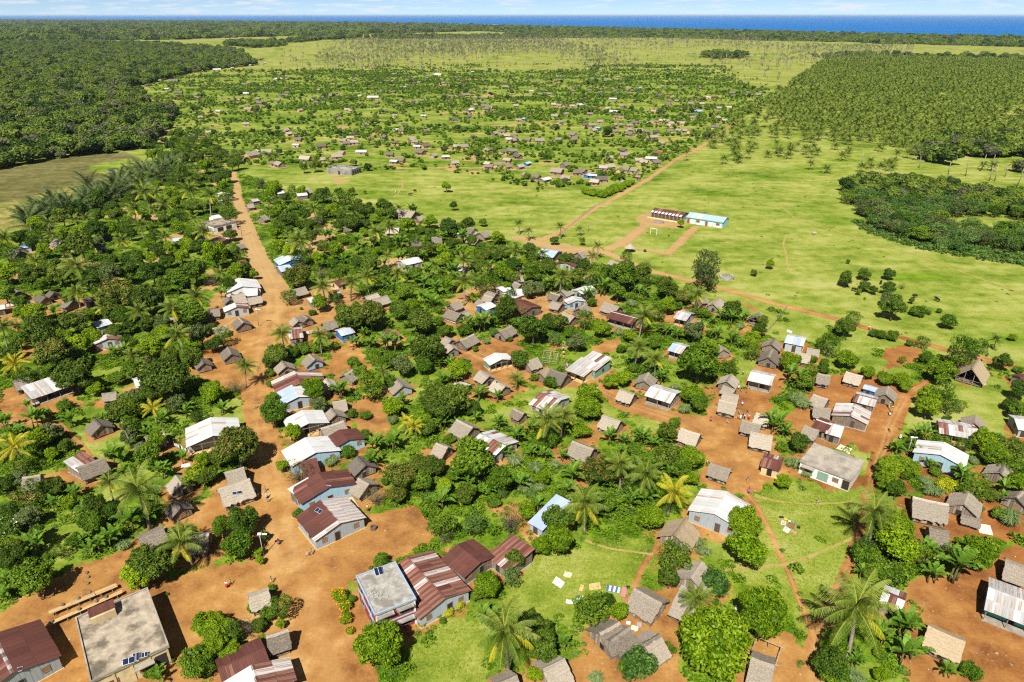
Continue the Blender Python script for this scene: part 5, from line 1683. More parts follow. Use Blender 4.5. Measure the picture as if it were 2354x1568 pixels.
def trunk_mesh(r, h, rad, limbs, spread, mat='bark'):
    mb = MB()
    lean = (r.uniform(-0.3, 0.3), r.uniform(-0.3, 0.3))
    mb.tube([(0, 0, -0.1), (lean[0] * 0.4, lean[1] * 0.4, h * 0.5), (lean[0], lean[1], h)], [rad * 1.3, rad, rad * 0.75], 7)
    for i in range(limbs):
        a = i * 2 * math.pi / limbs + r.uniform(-0.4, 0.4)
        e = (lean[0] + math.cos(a) * spread, lean[1] + math.sin(a) * spread, h + spread * r.uniform(0.5, 1.1))
        m_ = (lean[0] + math.cos(a) * spread * 0.4, lean[1] + math.sin(a) * spread * 0.4, h + spread * 0.25)
        mb.tube([(lean[0], lean[1], h * 0.85), m_, e], [rad * 0.6, rad * 0.42, rad * 0.15], 5)
    return mb.mesh('trunk', [mat], True)

npr = np.random.RandomState
TREE = {}     # family -> list of (crown mesh, trunk mesh, base radius)
def fam(key, items):
    TREE[key] = items
fam('dome', [(crown('crown', ['leaf_mango', 'flower_red'], npr(10 + i), dome_lobes(npr(30 + i), 5.0, 4.9, 14 + i, 0.85, 0.3, 0.46, 9), 8200, 0.25, 0.5), trunk_mesh(npr(50 + i), 2.8, 0.34, 5, 2.4), 5.0) for i in range(5)])
fam('domered', [(crown('crown', ['leaf_mango', 'flower_red'], npr(110 + i), dome_lobes(npr(130 + i), 5.0, 4.9, 15, 0.85, 0.3, 0.46, 9), 8200, 0.25, 0.5, flower=0.22), trunk_mesh(npr(150 + i), 2.8, 0.34, 5, 2.4), 5.0) for i in range(3)])
fam('tree', [(crown('crown', ['leaf_mid', 'leaf_mid'], npr(210 + i), dome_lobes(npr(230 + i), 4.0, 4.4, 11 + i, 0.95, 0.28, 0.44, 8), 5200, 0.235, 0.5, core=0.62), trunk_mesh(npr(250 + i), 2.6, 0.24, 5, 2.0), 4.0) for i in range(5)])
fam('airy', [(crown('crown', ['leaf_mid', 'leaf_mid'], npr(310 + i), dome_lobes(npr(330 + i), 4.0, 4.8, 13 + i, 0.9, 0.22, 0.36), 2300, 0.26, 0.45, core=0.0, drop_low=-0.9, jitter=1.4), trunk_mesh(npr(350 + i), 2.8, 0.22, 7, 2.6), 4.0) for i in range(4)])
fam('broad', [(crown('crown', ['leaf_mid', 'leaf_mid'], npr(410 + i), dome_lobes(npr(430 + i), 6.0, 6.4, 16, 0.95, 0.24, 0.38, 7), 4800, 0.46, 0.5, core=0.6, jitter=1.3), trunk_mesh(npr(450 + i), 3.6, 0.4, 7, 3.4), 6.0) for i in range(2)])
fam('bush', [(crown('crown', ['leaf_lime', 'leaf_lime'], npr(510 + i), dome_lobes(npr(530 + i), 2.0, 1.5, 9, 0.8, 0.36, 0.52), 1900, 0.17, 0.5, core=0.75), trunk_mesh(npr(550 + i), 0.7, 0.10, 4, 0.9), 2.0) for i in range(4)])
fam('wisp', [(crown('crown', ['leaf_olive', 'leaf_dry'], npr(610 + i), dome_lobes(npr(630 + i), 3.0, 2.9, 12, 0.9, 0.25, 0.4), 900, 0.16, 0.35, core=0.0, flower=0.6, drop_low=-1, jitter=2), None, 3.0) for i in range(3)])
def twiggy(r, R, n=34, mat='leaf_dry'):
    mb = MB()
    mb.tube([(0, 0, -0.1), (0.1, 0, R * 0.45)], [0.16, 0.1], 6)
    for i in range(n):
        a = r.uniform(0, 6.28); e = r.uniform(0.1, 1.4); l = R * r.uniform(0.7, 1.05)
        d = Vector((math.cos(a) * math.cos(e), math.sin(a) * math.cos(e), math.sin(e)))
        s = Vector((0.05, 0, R * r.uniform(0.15, 0.45)))
        k = s + d * l * 0.5 + Vector((r.uniform(-.2, .2), r.uniform(-.2, .2), 0.1))
        e_ = s + d * l
        mb.tube([s, k, e_], [0.06, 0.035, 0.012], 4)
        for j in range(4):
            f = r.uniform(0.4, 0.95)
            b = s.lerp(e_, f)
            mb.tube([b, b + Vector((r.uniform(-1, 1), r.uniform(-1, 1), r.uniform(-0.2, 0.9))).normalized() * R * 0.28], [0.022, 0.008], 3)
    return mb.mesh('trunk', ['bark'], True)
TREE['wisp'] = [(c, twiggy(npr(650 + i), 3.0), b_) for i, (c, _, b_) in enumerate(TREE['wisp'])]

# palms
def frond(name, r, length, elev, droop, n_pair, leaf_l, leaf_w, mats, twist=0.0):
    k = 10
    pts = []
    p = np.array([0.0, 0, 0]); a = elev
    for i in range(k + 1):
        pts.append(p.copy())
        p = p + np.array([math.cos(a), 0, math.sin(a)]) * length / k
        a -= droop / k * (0.5 + 1.1 * i / k)
    pts = np.array(pts)
    V, Q, T = [], [], []
    def addq(vs, t):
        o = 4 * len(Q)
        V.extend(vs); Q.append((o, o + 1, o + 2, o + 3)); T.append(t)
    for i in range(k):
        w0, w1 = 0.055 * (1 - i / k) + 0.012, 0.055 * (1 - (i + 1) / k) + 0.012
        y = np.array([0, 1, 0])
        addq([pts[i] - y * w0, pts[i] + y * w0, pts[i + 1] + y * w1, pts[i + 1] - y * w1], 0.92)
    for j in range(n_pair):
        t = 0.10 + 0.90 * (j + 0.5) / n_pair
        f = t * k; i = min(k - 1, int(f)); q = pts[i] + (pts[i + 1] - pts[i]) * (f - i)
        d = pts[i + 1] - pts[i]; d /= np.linalg.norm(d)
        up = np.array([-d[2], 0, d[0]])
        l = leaf_l * (math.sin(math.pi * min(1, 0.16 + t * 0.86)) ** 0.55) * r.uniform(0.85, 1.1)
        for sd in (-1, 1):
            dirv = np.array([0, sd, 0]) * 0.85 + d * (0.42 + 0.3 * t) - up * (0.25 + 0.25 * r.uniform()) - np.array([0, 0, 0.22])
            dirv /= np.linalg.norm(dirv)
            wv = d * leaf_w * 0.5
            tip = q + dirv * l - np.array([0, 0, 0.12 * l])
            addq([q - wv, q + wv, tip + wv * 0.35, tip - wv * 0.35], 0.35 + 0.4 * r.uniform())
    return np.array(V), np.array(Q), np.array(T)
ELEVS = [1.35, 1.05, 0.75, 0.45, 0.15, -0.25]
FRONDS = []
for i_, e_ in enumerate(ELEVS):
    r_ = npr(700 + i_)
    FRONDS.append(frond('frond', r_, 4.3, e_, 1.5 - 0.1 * i_, 26, 0.95, 0.13, None))
FROND_ME = [np_mesh('frond', v, q, ['leaf_palm'], None, t) for v, q, t in FRONDS]
def rotz(v, a):
    c, s = math.cos(a), math.sin(a)
    return np.stack([v[:, 0] * c - v[:, 1] * s, v[:, 0] * s + v[:, 1] * c, v[:, 2]], 1)
def palm_plan(r, n=19):
    out = []
    for i in range(n):
        f = i / (n - 1)
        out.append((min(5, int(f * 6)), i * 2.39996 + r.uniform(-0.25, 0.25), r.uniform(0.85, 1.12)))
    return out
def palm_crown(seed, n=17, fr=FRONDS, mat='leaf_palm'):
    r = npr(seed)
    V, Q, T = [], [], []; off = 0
    for (k, a, s) in palm_plan(r, n):
        v, q, t = fr[k]
        V.append(rotz(v * s, a)); Q.append(q + off); off += len(v); T.append(t)
    return np_mesh('crown', np.vstack(V), np.vstack(Q), [mat], None, np.concatenate(T))
PALM_CROWN = [palm_crown(800 + i) for i in range(3)]
FR_LO = []
for i_, e_ in enumerate(ELEVS):
    FR_LO.append(frond('frond', npr(720 + i_), 4.3, e_, 1.5 - 0.1 * i_, 9, 1.0, 0.42, None))
PALM_LO = [palm_crown(830 + i, 16, FR_LO, 'leaf_palm') for i in range(3)]
PALM_SPARSE = [palm_crown(840 + i, 7, FR_LO, 'leaf_palm_dark') for i in range(2)]
FR_RAF = [frond('frond', npr(740 + i), 8.5, e, 1.25, 22, 1.35, 0.26, None) for i, e in enumerate([1.5, 1.35, 1.2, 1.0, 0.8, 0.5])]
RAFFIA = [palm_crown(850 + i, 13, FR_RAF, 'leaf_raffia') for i in range(3)]
def palm_trunk(base, top, r0=0.2, bulge=True):
    mb = MB()
    a, b = Vector((0, 0, 0)), Vector(top) - Vector(base)
    pts, rad = [], []
    for i in range(7):
        t = i / 6
        pts.append((b.x * t ** 1.6, b.y * t ** 1.6, b.z * t))
        rad.append(r0 * (1.5 if i == 0 and bulge else 1.0 - 0.35 * t))
    mb.tube(pts, rad, 7)
    return mb.mesh('trunk', ['bark_palm'], True)
def nut_mesh():
    mb = MB()
    r = npr(5)
    for i in range(7):
        a = i * 0.9
        c = np.array([math.cos(a) * 0.28, math.sin(a) * 0.28, -0.25 + r.uniform(-.1, .1)])
        mb.add(c + CSV * np.array([0.13, 0.13, 0.17]), [tuple(q) for q in CSQ])
    return mb.mesh('coconuts', ['stem_banana'], True)
NUTS = nut_mesh()

# banana: torn paddle leaves
def banana_leaf(r, length, elev, droop):
    k = 7
    V, Q, T = [], [], []
    p = np.array([0.0, 0, 0]); a = elev; pts = []
    for i in range(k + 1):
        pts.append((p.copy(), a))
        p = p + np.array([math.cos(a), 0, math.sin(a)]) * length / k
        a -= droop / k * (0.4 + 1.2 * i / k)
    W_ = [0.05, 0.16, 0.30, 0.34, 0.34, 0.30, 0.2, 0.03]
    for i in range(k):
        for sd in (-1, 1):
            for h_ in range(2):
                f0, f1 = (0, 0.46) if h_ == 0 else (0.5, 0.98)
                c0 = pts[i][0] * (1 - f0) + pts[i + 1][0] * f0; c1 = pts[i][0] * (1 - f1) + pts[i + 1][0] * f1
                w0 = W_[i] * (1 - f0) + W_[i + 1] * f0; w1 = W_[i] * (1 - f1) + W_[i + 1] * f1
                dz = r.uniform(-0.12, 0.02)
                o = 4 * len(Q)
                V += [c0, c0 + np.array([0, sd * w0, w0 * 0.35 + dz]), c1 + np.array([0, sd * w1, w1 * 0.35 + dz]), c1]
                Q.append((o, o + 1, o + 2, o + 3)); T.append(0.4 + 0.35 * r.uniform())
    return np.array(V), np.array(Q), np.array(T)
BAN = [banana_leaf(npr(900 + i), l, e, dr) for i, (l, e, dr) in enumerate([(2.3, 1.35, 0.9), (2.5, 1.1, 1.4), (2.4, 0.9, 1.7), (2.2, 0.6, 1.8)])]
BAN_ME = [np_mesh('leaf', v, q, ['leaf_banana'], None, t) for v, q, t in BAN]
def stem_mesh(h, rad):
    mb = MB()
    mb.tube([(0, 0, -0.05), (0.04, 0, h * 0.5), (0.1, 0.03, h)], [rad, rad * 0.8, rad * 0.5], 6)
    return mb.mesh('stem', ['stem_banana'], True)
STEMS = [stem_mesh(1.3, 0.13), stem_mesh(1.7, 0.14)]
def banana_joined(seed):
    r = npr(seed)
    V, Q, T = [], [], []; off = 0
    for s in range(r.randint(2, 4)):
        cx, cy = r.uniform(-1.0, 1.0, 2); h = r.uniform(1.0, 1.8)
        for i in range(7):
            v, q, t = BAN[min(3, i // 2)]
            vv = rotz(v * r.uniform(0.8, 1.1), i * 2.4 + r.uniform(-.3, .3)) + np.array([cx, cy, h])
            V.append(vv); Q.append(q + off); off += len(vv); T.append(t)
    return np_mesh('leaves', np.vstack(V), np.vstack(Q), ['leaf_banana'], None, np.concatenate(T))
BAN_J = [banana_joined(920 + i) for i in range(4)]
def blades(seed, n, h, w, mat, spread=0.9):
    r = npr(seed)
    V, Q, T = [], [], []
    for i in range(n):
        a = r.uniform(0, 6.28); b0 = np.array([math.cos(a), math.sin(a), 0]) * r.uniform(0, 0.35) * spread
        out = np.array([math.cos(a), math.sin(a), 0]); sd = np.array([-out[1], out[0], 0]) * w
        hh = h * r.uniform(0.6, 1.1); k = r.uniform(0.3, 0.9) * spread
        m_ = b0 + out * k * 0.45 * hh + np.array([0, 0, hh * 0.85]); e = b0 + out * k * hh + np.array([0, 0, hh * r.uniform(0.5, 0.9)])
        o = len(V)
        V += [b0 - sd, b0 + sd, m_ + sd, m_ - sd, m_ - sd, m_ + sd, e + sd * 0.2, e - sd * 0.2]
        t = 0.35 + 0.4 * r.uniform()
        Q += [(o, o + 1, o + 2, o + 3), (o + 4, o + 5, o + 6, o + 7)]; T += [t, t + 0.1]
    return np_mesh('blades', np.array(V), np.array(Q), [mat], None, np.array(T))
REED = [blades(940 + i, 150, 1.9, 0.045, 'leaf_reed', 1.0) for i in range(3)]
TUFT = [blades(950 + i, 12, 0.22, 0.035, 'leaf_grass', 1.2) for i in range(3)]

def weed(seed, n, R, h, leaf, mat):
    r = npr(seed)
    a = r.uniform(0, 6.28, n); rr = np.sqrt(r.uniform(0, 1, n)) * R
    z = h * (1 - (rr / R) ** 2 * 0.7) * r.uniform(0.5, 1.05, n)
    p = np.stack([np.cos(a) * rr, np.sin(a) * rr, z], 1)
    nn = r.normal(size=(n, 3)) * 0.5 + np.array([0, 0, 1.0])
    nn /= np.linalg.norm(nn, axis=1)[:, None]
    v, q = leaf_quads(p, nn, leaf * r.uniform(0.6, 1.3, n), r, 0.55)
    return np_mesh('weed', v, q, [mat], None, np.clip(0.3 + 0.4 * z / h + r.uniform(-.2, .2, n), 0, 1))
WEED = [weed(960 + i, 60, 0.75, 0.55, 0.16, 'leaf_weed') for i in range(2)] + [weed(965, 70, 0.9, 0.9, 0.2, 'leaf_mid'), weed(966, 60, 0.7, 0.6, 0.18, 'leaf_blue')]

# ---------------------------------------------------------------- masses too many to count: points with instances
def scatter(name, label, cat, pts, scl, idx, sources, rot=None, seed=1):
    n = len(pts)
    me = bpy.data.meshes.new(name)
    me.vertices.add(n)
    me.vertices.foreach_set('co', np.asarray(pts, np.float32).ravel())
    a = me.attributes.new('scl', 'FLOAT', 'POINT'); a.data.foreach_set('value', np.asarray(scl, np.float32))
    a = me.attributes.new('pick', 'INT', 'POINT'); a.data.foreach_set('value', np.asarray(idx, np.int32))
    rr = np.zeros((n, 3), np.float32); rr[:, 2] = npr(seed).uniform(0, 6.28, n) if rot is None else rot
    a = me.attributes.new('rot', 'FLOAT_VECTOR', 'POINT'); a.data.foreach_set('vector', rr.ravel())
    o = ob(name, me)
    o['kind'] = 'stuff'; o['label'] = label; o['category'] = cat
    col = bpy.data.collections.new(name + '_kinds')
    for i, s in enumerate(sources):
        so_ = bpy.data.objects.new('%s_kind_%02d' % (name, i), s)
        col.objects.link(so_)
    g = bpy.data.node_groups.new(name, 'GeometryNodeTree')
    g.interface.new_socket('Geometry', in_out='INPUT', socket_type='NodeSocketGeometry')
    g.interface.new_socket('Geometry', in_out='OUTPUT', socket_type='NodeSocketGeometry')
    gi = g.nodes.new('NodeGroupInput'); go = g.nodes.new('NodeGroupOutput')
    ci = g.nodes.new('GeometryNodeCollectionInfo')
    ci.inputs['Collection'].default_value = col
    ci.inputs['Separate Children'].default_value = True
    ci.inputs['Reset Children'].default_value = True
    ip = g.nodes.new('GeometryNodeInstanceOnPoints')
    ip.inputs['Pick Instance'].default_value = True
    def attr(nm, typ):
        q = g.nodes.new('GeometryNodeInputNamedAttribute'); q.data_type = typ; q.inputs['Name'].default_value = nm
        return [s for s in q.outputs if s.enabled and s.name == 'Attribute'][0]
    g.links.new(gi.outputs[0], ip.inputs['Points'])
    g.links.new(ci.outputs[0], ip.inputs['Instance'])
    g.links.new(attr('pick', 'INT'), ip.inputs['Instance Index'])
    g.links.new(attr('rot', 'FLOAT_VECTOR'), ip.inputs['Rotation'])
    g.links.new(attr('scl', 'FLOAT'), ip.inputs['Scale'])
    g.links.new(ip.outputs[0], go.inputs[0])
    md = o.modifiers.new('scatter', 'NODES'); md.node_group = g
    return o

# ---------------------------------------------------------------- single plants, read from the photograph: kind x y radius
TREES = {
'A0': 'R 1330 300 250;m 1700 400 190;m 860 600 210;t 480 760 200;R 620 1010 230;m 860 1240 240;l 890 880 140;l 1090 1390 105;t 1700 900 190;m 1900 1290 290;t 2300 800 150;t 2200 520 190;p 880 290 110;p 1600 520 130;p 1970 480 130;p 2020 780 150;p 2250 330 140;y 170 1120 170;p 30 690 140;b 1290 1000 85;b 1400 970 85;w 1720 1130 100;t 400 500 140;t 120 950 110;t 700 100 150;t 1250 90 160;d 1450 60 140;t 1750 60 160;t 2020 120 170;m 350 120 150;t 60 300 140;t 480 210 110;b 590 520 90;t 1850 620 110;t 2130 600 110;t 1450 830 90;b 450 620 80;l 1200 1300 70;t 1350 1280 90;w 1420 1240 70;d 60 1150 120;t 1500 1200 110;t 1130 300 80;b 2080 280 80;t 1400 560 120;t 1500 1480 160;m 1700 1500 150;t 1250 560 90',
'B0': 'y 1750 95 125;y 170 540 190;t 430 430 170;l 590 620 80;a 330 1060 190;m 590 980 165;p 1580 1030 280;b 1850 850 120;b 1450 1400 180;b 1660 1350 150;b 960 1290 120;b 2100 150 100;b 1860 230 110;t 1050 1390 150;l 1790 480 120;t 1700 650 180;m 1400 80 200;t 2250 830 150;f 110 1430 150;t 220 900 110;d 60 960 120;d 100 1250 130;t 1500 300 130;r 1590 540 80;t 1480 110 130;t 2010 30 140;t 2250 190 90;k 740 60 90;k 500 160 70;t 40 640 100;l 2150 960 90;l 2330 700 100;t 2330 900 110;b 1700 1130 100;p 2110 1500 130;t 1250 620 60;t 430 1520 110',
'B1': 'R 370 540 280;t 790 150 165;l 1005 385 105;w 1060 820 165;l 890 740 90;r 1450 720 100;k 1640 600 85;b 1970 550 130;b 1900 720 120;b 2200 500 140;l 2150 90 130;k 1830 170 75;k 1690 160 60;t 420 1380 200;t 190 1470 130;R 2250 900 200;w 1960 1100 140;k 1060 1290 65;o 1090 1370 40;o 1170 1450 55;r 2140 220 90;k 1390 630 55;y 2310 250 110;k 1830 400 70;R 2200 1080 130;t 60 850 110;r 1560 620 60;k 2060 940 50;o 1210 1520 40;t 1300 40 120',
'B2': 'm 330 80 210;B 700 700 270;m 90 740 140;m 260 760 150;t 130 950 140;m 640 1090 135;l 380 990 105;t 1030 950 160;m 700 80 120;p 1570 230 200;p 1760 180 140;L 2020 70 170;L 1960 340 115;R 2200 800 230;p 1990 1180 230;t 1690 1400 220;l 1330 1250 130;w 1150 1380 170;k 220 1250 110;a 350 1400 180;u 720 1450 130;q 1140 340 45;q 1390 1080 75;r 1440 770 105;r 1640 740 80;b 1370 350 95;b 1860 870 150;b 2250 420 120;b 1080 620 110;k 450 440 70;t 200 330 110;y 40 300 130;k 1590 460 110;k 1480 520 90;b 1800 1050 110;t 2250 1180 130;u 1050 1080 60;l 340 170 60;k 400 520 60;b 1780 280 80;k 950 1150 90',
'B3': 't 590 370 135;b 270 450 120;L 830 650 190;t 590 650 190;t 310 670 160;p 340 850 200;y 660 1050 220;p 40 750 180;L 390 1350 180;L 1470 1420 200;l 1920 930 100;d 2110 490 125;b 1830 270 140;b 1950 370 95;r 810 110 95;r 2040 720 105;r 2120 40 120;t 950 40 120;b 600 480 80;r 2190 850 60;k 680 260 70;k 1900 530 70;b 60 460 90;k 490 420 60;L 860 880 110;t 760 820 120',
'A1': 'R 1060 110 180;w 1330 60 90;m 1660 540 230;R 1900 560 190;a 960 330 100;t 1310 420 100;p 1340 230 125;p 1680 180 125;p 1850 110 115;p 870 770 130;p 460 1140 125;p 1310 790 110;p 2040 1210 100;w 330 1350 110;m 810 1010 150;d 720 1110 80;t 990 960 90;k 1120 930 90;k 1280 930 80;l 1490 900 50;L 1240 1420 155;t 1880 1360 170;l 80 1450 140;t 190 800 110;k 1100 480 20;k 740 1220 55;k 745 1340 60;b 1700 880 95;b 2110 900 150;b 1900 900 90;b 1560 1440 120;t 2220 500 120;t 2280 260 120;l 2340 450 100;t 770 1530 100;t 360 60 110;y 180 70 80;w 70 140 90;b 200 320 80;t 2010 180 90;b 2140 270 80;k 1230 530 45;a 420 490 45;d 80 880 110;m 60 700 80;t 560 90 60;k 590 240 40;m 440 30 90;q 1430 800 45;t 1500 380 60;k 1950 1000 100;k 1700 1110 80;t 2100 1080 120;t 2260 1150 130;b 1640 1270 80;t 1780 1200 110;u 1930 1420 90;r 1690 1130 60',
'A2': 'm 200 950 220;m 110 640 170;l 540 1170 130;l 740 350 70;p 620 170 130;b 150 200 110;b 300 280 110;b 250 420 110;b 840 650 150;b 700 700 120;b 120 380 100;b 200 90 100;t 1100 520 150;d 1400 720 190;t 1700 640 130;u 1650 830 80;t 1900 860 120;L 2200 700 125;a 2000 600 120;t 1350 270 100;t 850 190 130;p 1740 110 130;b 1580 230 110;b 2050 330 100;b 2200 260 110;t 1250 1060 125;y 1205 1280 70;k 1600 1330 85;L 2050 1470 160;L 2300 1300 110;b 830 1470 120;m 470 1500 250;m 300 1480 150;q 950 770 60;r 850 860 65;d 1600 620 110;t 400 720 100;k 620 740 90;k 560 610 45;t 1050 60 110;t 1400 60 150;t 1900 110 130;t 2150 80 140;t 2300 60 120;b 450 70 100;t 60 60 100;l 40 420 90;k 330 640 60;k 1010 600 100;k 1200 640 80;b 1240 690 80;t 1830 750 90;b 1080 380 60;b 1260 540 70;k 2080 420 60;k 1130 830 40;t 740 930 45;r 1310 1010 60;k 1430 1270 60;b 1010 1490 80;l 180 1400 35;L 640 1360 50;b 2220 210 70;t 1150 330 70',
'A3': 'g 1030 100 165;t 590 250 135;R 770 340 110;l 590 440 110;a 450 500 120;p 930 320 115;p 320 560 140;p 260 930 135;p 440 1060 125;l 160 780 100;t 1340 470 130;d 1640 730 90;t 1560 840 120;t 1570 970 105;B 960 1090 255;a 1310 1120 110;L 2000 1080 145;b 1220 580 95;b 1330 600 95;b 1190 790 90;b 1340 850 110;b 2080 1290 140;b 560 1270 110;b 1480 590 80;r 1410 690 65;r 670 1380 60;r 2100 1510 110;t 900 750 130;L 880 1450 150;k 220 1150 80;l 80 1270 115;t 2340 880 60;t 100 130 160;t 290 100 130;d 330 210 80;k 700 450 70;b 900 530 70;k 1000 540 80;b 1100 630 60;k 180 370 70;r 150 420 80;r 40 750 70;b 600 760 90;b 700 800 80;t 430 850 100;k 60 950 60;b 180 1080 70;t 140 560 60;t 1680 610 80;b 1430 910 70;a 2230 1170 90;t 2170 1330 110;k 2250 1060 60;t 1100 950 100;t 520 700 80;k 1080 770 60;k 470 160 60;a 840 230 70;b 240 270 80;b 330 330 70;t 1060 230 50',
'A4': 't 310 155 82;d 530 70 82;d 810 70 78;t 530 210 76;t 630 270 50;d 805 240 88;t 800 370 95;d 860 470 145;t 1065 390 36;t 300 680 130;t 400 580 90;a 120 900 125;L 330 1060 130;t 1220 1040 80;a 1200 850 80;L 1430 1190 170;a 1640 1000 170;t 2120 1080 115;a 1800 920 150;p 2035 830 85;t 2230 800 52;a 1400 1450 170;L 1290 1500 150;L 560 1220 80;L 760 1280 90;L 930 1290 100;l 1000 1380 70;t 2300 1420 120;l 460 290 38;l 530 360 18;w 960 220 40;k 850 800 70;k 1040 880 45;k 640 760 60;k 720 790 55;l 1170 1150 40;a 960 1060 50;t 60 1120 70;d 60 1180 60;k 1480 650 90;k 1150 500 90;k 1250 520 40;k 1380 510 32;k 2300 1180 60',
'B4': 'L 1250 90 150;a 1480 60 100;L 800 780 160;L 1040 770 130;L 800 930 130;t 890 1040 110;b 910 570 100;b 1110 610 90;b 1240 670 80;t 1900 480 150;L 2020 630 160;t 2210 550 180;a 1650 530 100;r 1230 930 95;r 1310 1050 115;r 1770 690 75;Y 1480 970 110;a 1800 1030 160;t 2000 1080 100;l 2280 930 150;p 640 1270 260;L 900 1450 190;b 2150 1030 110;b 2130 1150 90;t 2290 130 110;r 2200 1350 150;k 1010 880 60;t 1580 640 70;k 1480 210 50;k 1340 820 70;b 1250 760 60;k 1840 1250 60;t 1620 60 80;k 700 880 80;k 2060 1310 80;k 1450 930 60;d 2200 40 90',
'C0': 'm 130 250 175;t 350 470 225;m 1610 300 260;l 1440 430 190;p 1900 110 210;b 1000 150 115;b 1170 60 130;L 2190 950 170;t 2050 1350 190;b 60 520 90;t 60 120 100;k 500 240 60;t 620 190 80;b 60 650 80;k 1810 1330 35;k 1600 1480 80;b 1700 1500 90;k 1760 640 20;r 1330 130 90',
'C1': 't 330 100 195;l 550 190 70;l 575 290 50;a 790 790 135;k 700 580 45;k 500 780 60;l 590 1110 60;l 790 960 60;L 150 1000 175;L 250 1230 140;L 90 1200 160;w 420 1000 120;o 1410 650 95;o 1480 770 70;o 1480 890 70;o 1525 1020 50;L 1840 1170 285;k 1860 290 90;t 560 960 90;k 650 860 80;d 300 1050 110;t 40 1420 90;k 1540 700 50;t 620 30 60',
'C2': 'L 800 560 155;t 1100 280 115;Y 395 815 60;Y 515 740 58;o 280 850 45;o 120 945 45;p 990 1030 310;b 800 920 140;d 1250 950 150;d 1390 1220 190;t 1400 1010 120;l 1310 1490 100;L 1560 90 180;L 1390 130 120;a 1900 800 190;l 2200 820 110;u 1060 460 110;u 920 190 50;k 2260 1400 80;r 1950 1540 75;t 690 640 80;w 360 30 90;b 1600 1180 80;t 2080 700 90;k 340 920 40;k 620 640 40',
'C3': 'L 1030 1200 390;L 1530 870 300;l 1380 130 240;N 1040 530 152;a 630 250 185;t 560 470 125;p 850 700 190;N 250 1400 200;N 370 1260 90;r 870 90 90;r 930 200 85;l 40 800 95;t 2260 1250 130;t 2230 1440 150;l 545 720 30;l 240 1230 50;a 560 1220 80;k 1050 720 40;t 2290 850 60',
'C4': 'p 310 450 215;b 560 540 105;b 620 730 105;b 480 620 95;b 950 230 135;t 200 640 95;t 140 790 110;L 1050 110 125;l 560 60 140;r 290 870 75;l 460 850 55;k 1000 830 60;k 670 530 36;u 890 120 70;t 700 130 80;k 330 130 70;b 860 840 60;b 760 120 80;k 450 720 40;k 200 860 70;b 290 760 60;u 390 60 60',
'M1': 'l 1750 670 50;d 1815 850 40;t 880 710 40;t 1000 720 18;t 540 480 55;t 440 500 45;t 1180 830 95;m 1000 900 100;m 880 1000 90;t 1240 910 60;t 1730 330 36;t 1600 980 75;t 2085 990 45;l 1730 1330 95;d 760 730 50;l 990 1080 50',
'M2': 'l 1550 1010 38;p 445 1035 48;p 620 1060 45;p 155 1075 55;p 60 1010 50;g 1780 1410 125;t 2225 1460 35;t 645 1175 35;t 390 1165 45;p 790 1215 60;p 280 1290 70;p 740 1310 70;l 1440 1115 12;t 1222 1255 16;a 1050 1320 55;w 1240 1365 45;p 455 1480 80;t 235 695 20;d 318 398 44;p 1610 350 38;d 880 160 50',
'M3': 't 20 1385 45;d 735 1360 20;d 715 1500 60',
}
KIND = {  # family, leaf material, name, description, category
 'm': ('dome', 'leaf_mango', 'mango_tree', 'dense dark mango tree', 'tree'), 'R': ('domered', 'leaf_mango', 'mango_tree', 'red-tinged flowering mango tree', 'tree'),
 't': ('tree', 'leaf_mid', 'leafy_tree', 'mid-green leafy tree', 'tree'), 'd': ('tree', 'leaf_dark', 'leafy_tree', 'deep green rounded tree', 'tree'),
 'l': ('tree', 'leaf_lime', 'lime_green_tree', 'bright lime-green tree', 'tree'), 'L': ('dome', 'leaf_lime2', 'lime_green_tree', 'broad fresh-green tree', 'tree'),
 'a': ('airy', 'leaf_mid', 'open_tree', 'thin-leaved open tree', 'tree'), 'B': ('broad', 'leaf_mid', 'breadfruit_tree', 'huge large-leaved breadfruit tree', 'tree'),
 'g': ('airy', 'leaf_olive2', 'grey_green_tree', 'tall grey-green tree', 'tree'), 'k': ('bush', 'leaf_mid', 'green_bush', 'low green bush', 'bush'),
 'u': ('airy', 'leaf_blue', 'feathery_tree', 'feathery blue-green tree', 'tree'), 'N': ('bush', 'leaf_blue', 'round_bush', 'dense round blue-green bush', 'bush'),
 'Y': ('bush', 'leaf_yellow', 'yellow_bush', 'clipped bright yellow bush', 'bush'), 'o': ('bush', 'leaf_lime', 'flowering_bush', 'bush with orange and yellow leaves', 'bush'),
 'f': ('bush', 'leaf_dark', 'white_flowered_bush', 'dark bush dotted with white flowers', 'bush'), 'w': ('wisp', 'leaf_olive', 'dry_shrub', 'half-bare brown shrub', 'shrub'),
 'q': ('bush', 'leaf_blue', 'papaya_tree', 'small papaya tree', 'tree')}
m_leaf('leaf_lime2', (0.030, 0.072, 0.001), (0.110, 0.180, 0.003), (0.205, 0.280, 0.010))
m_leaf('leaf_olive2', (0.030, 0.052, 0.010), (0.080, 0.112, 0.028), (0.150, 0.185, 0.060))
TRUNKS = []     # footprints that weeds keep clear of
def crown_at(px, py, rpx, zfac, lo=0.6):
    R = rpx * mpp(py)
    for _ in range(3):
        g = at(px, py, zfac * R)
        R = rpx * (Vector((g.x, g.y, g.z - CAM_H)).dot(Vector(FWD))) / FOC
    return g, R
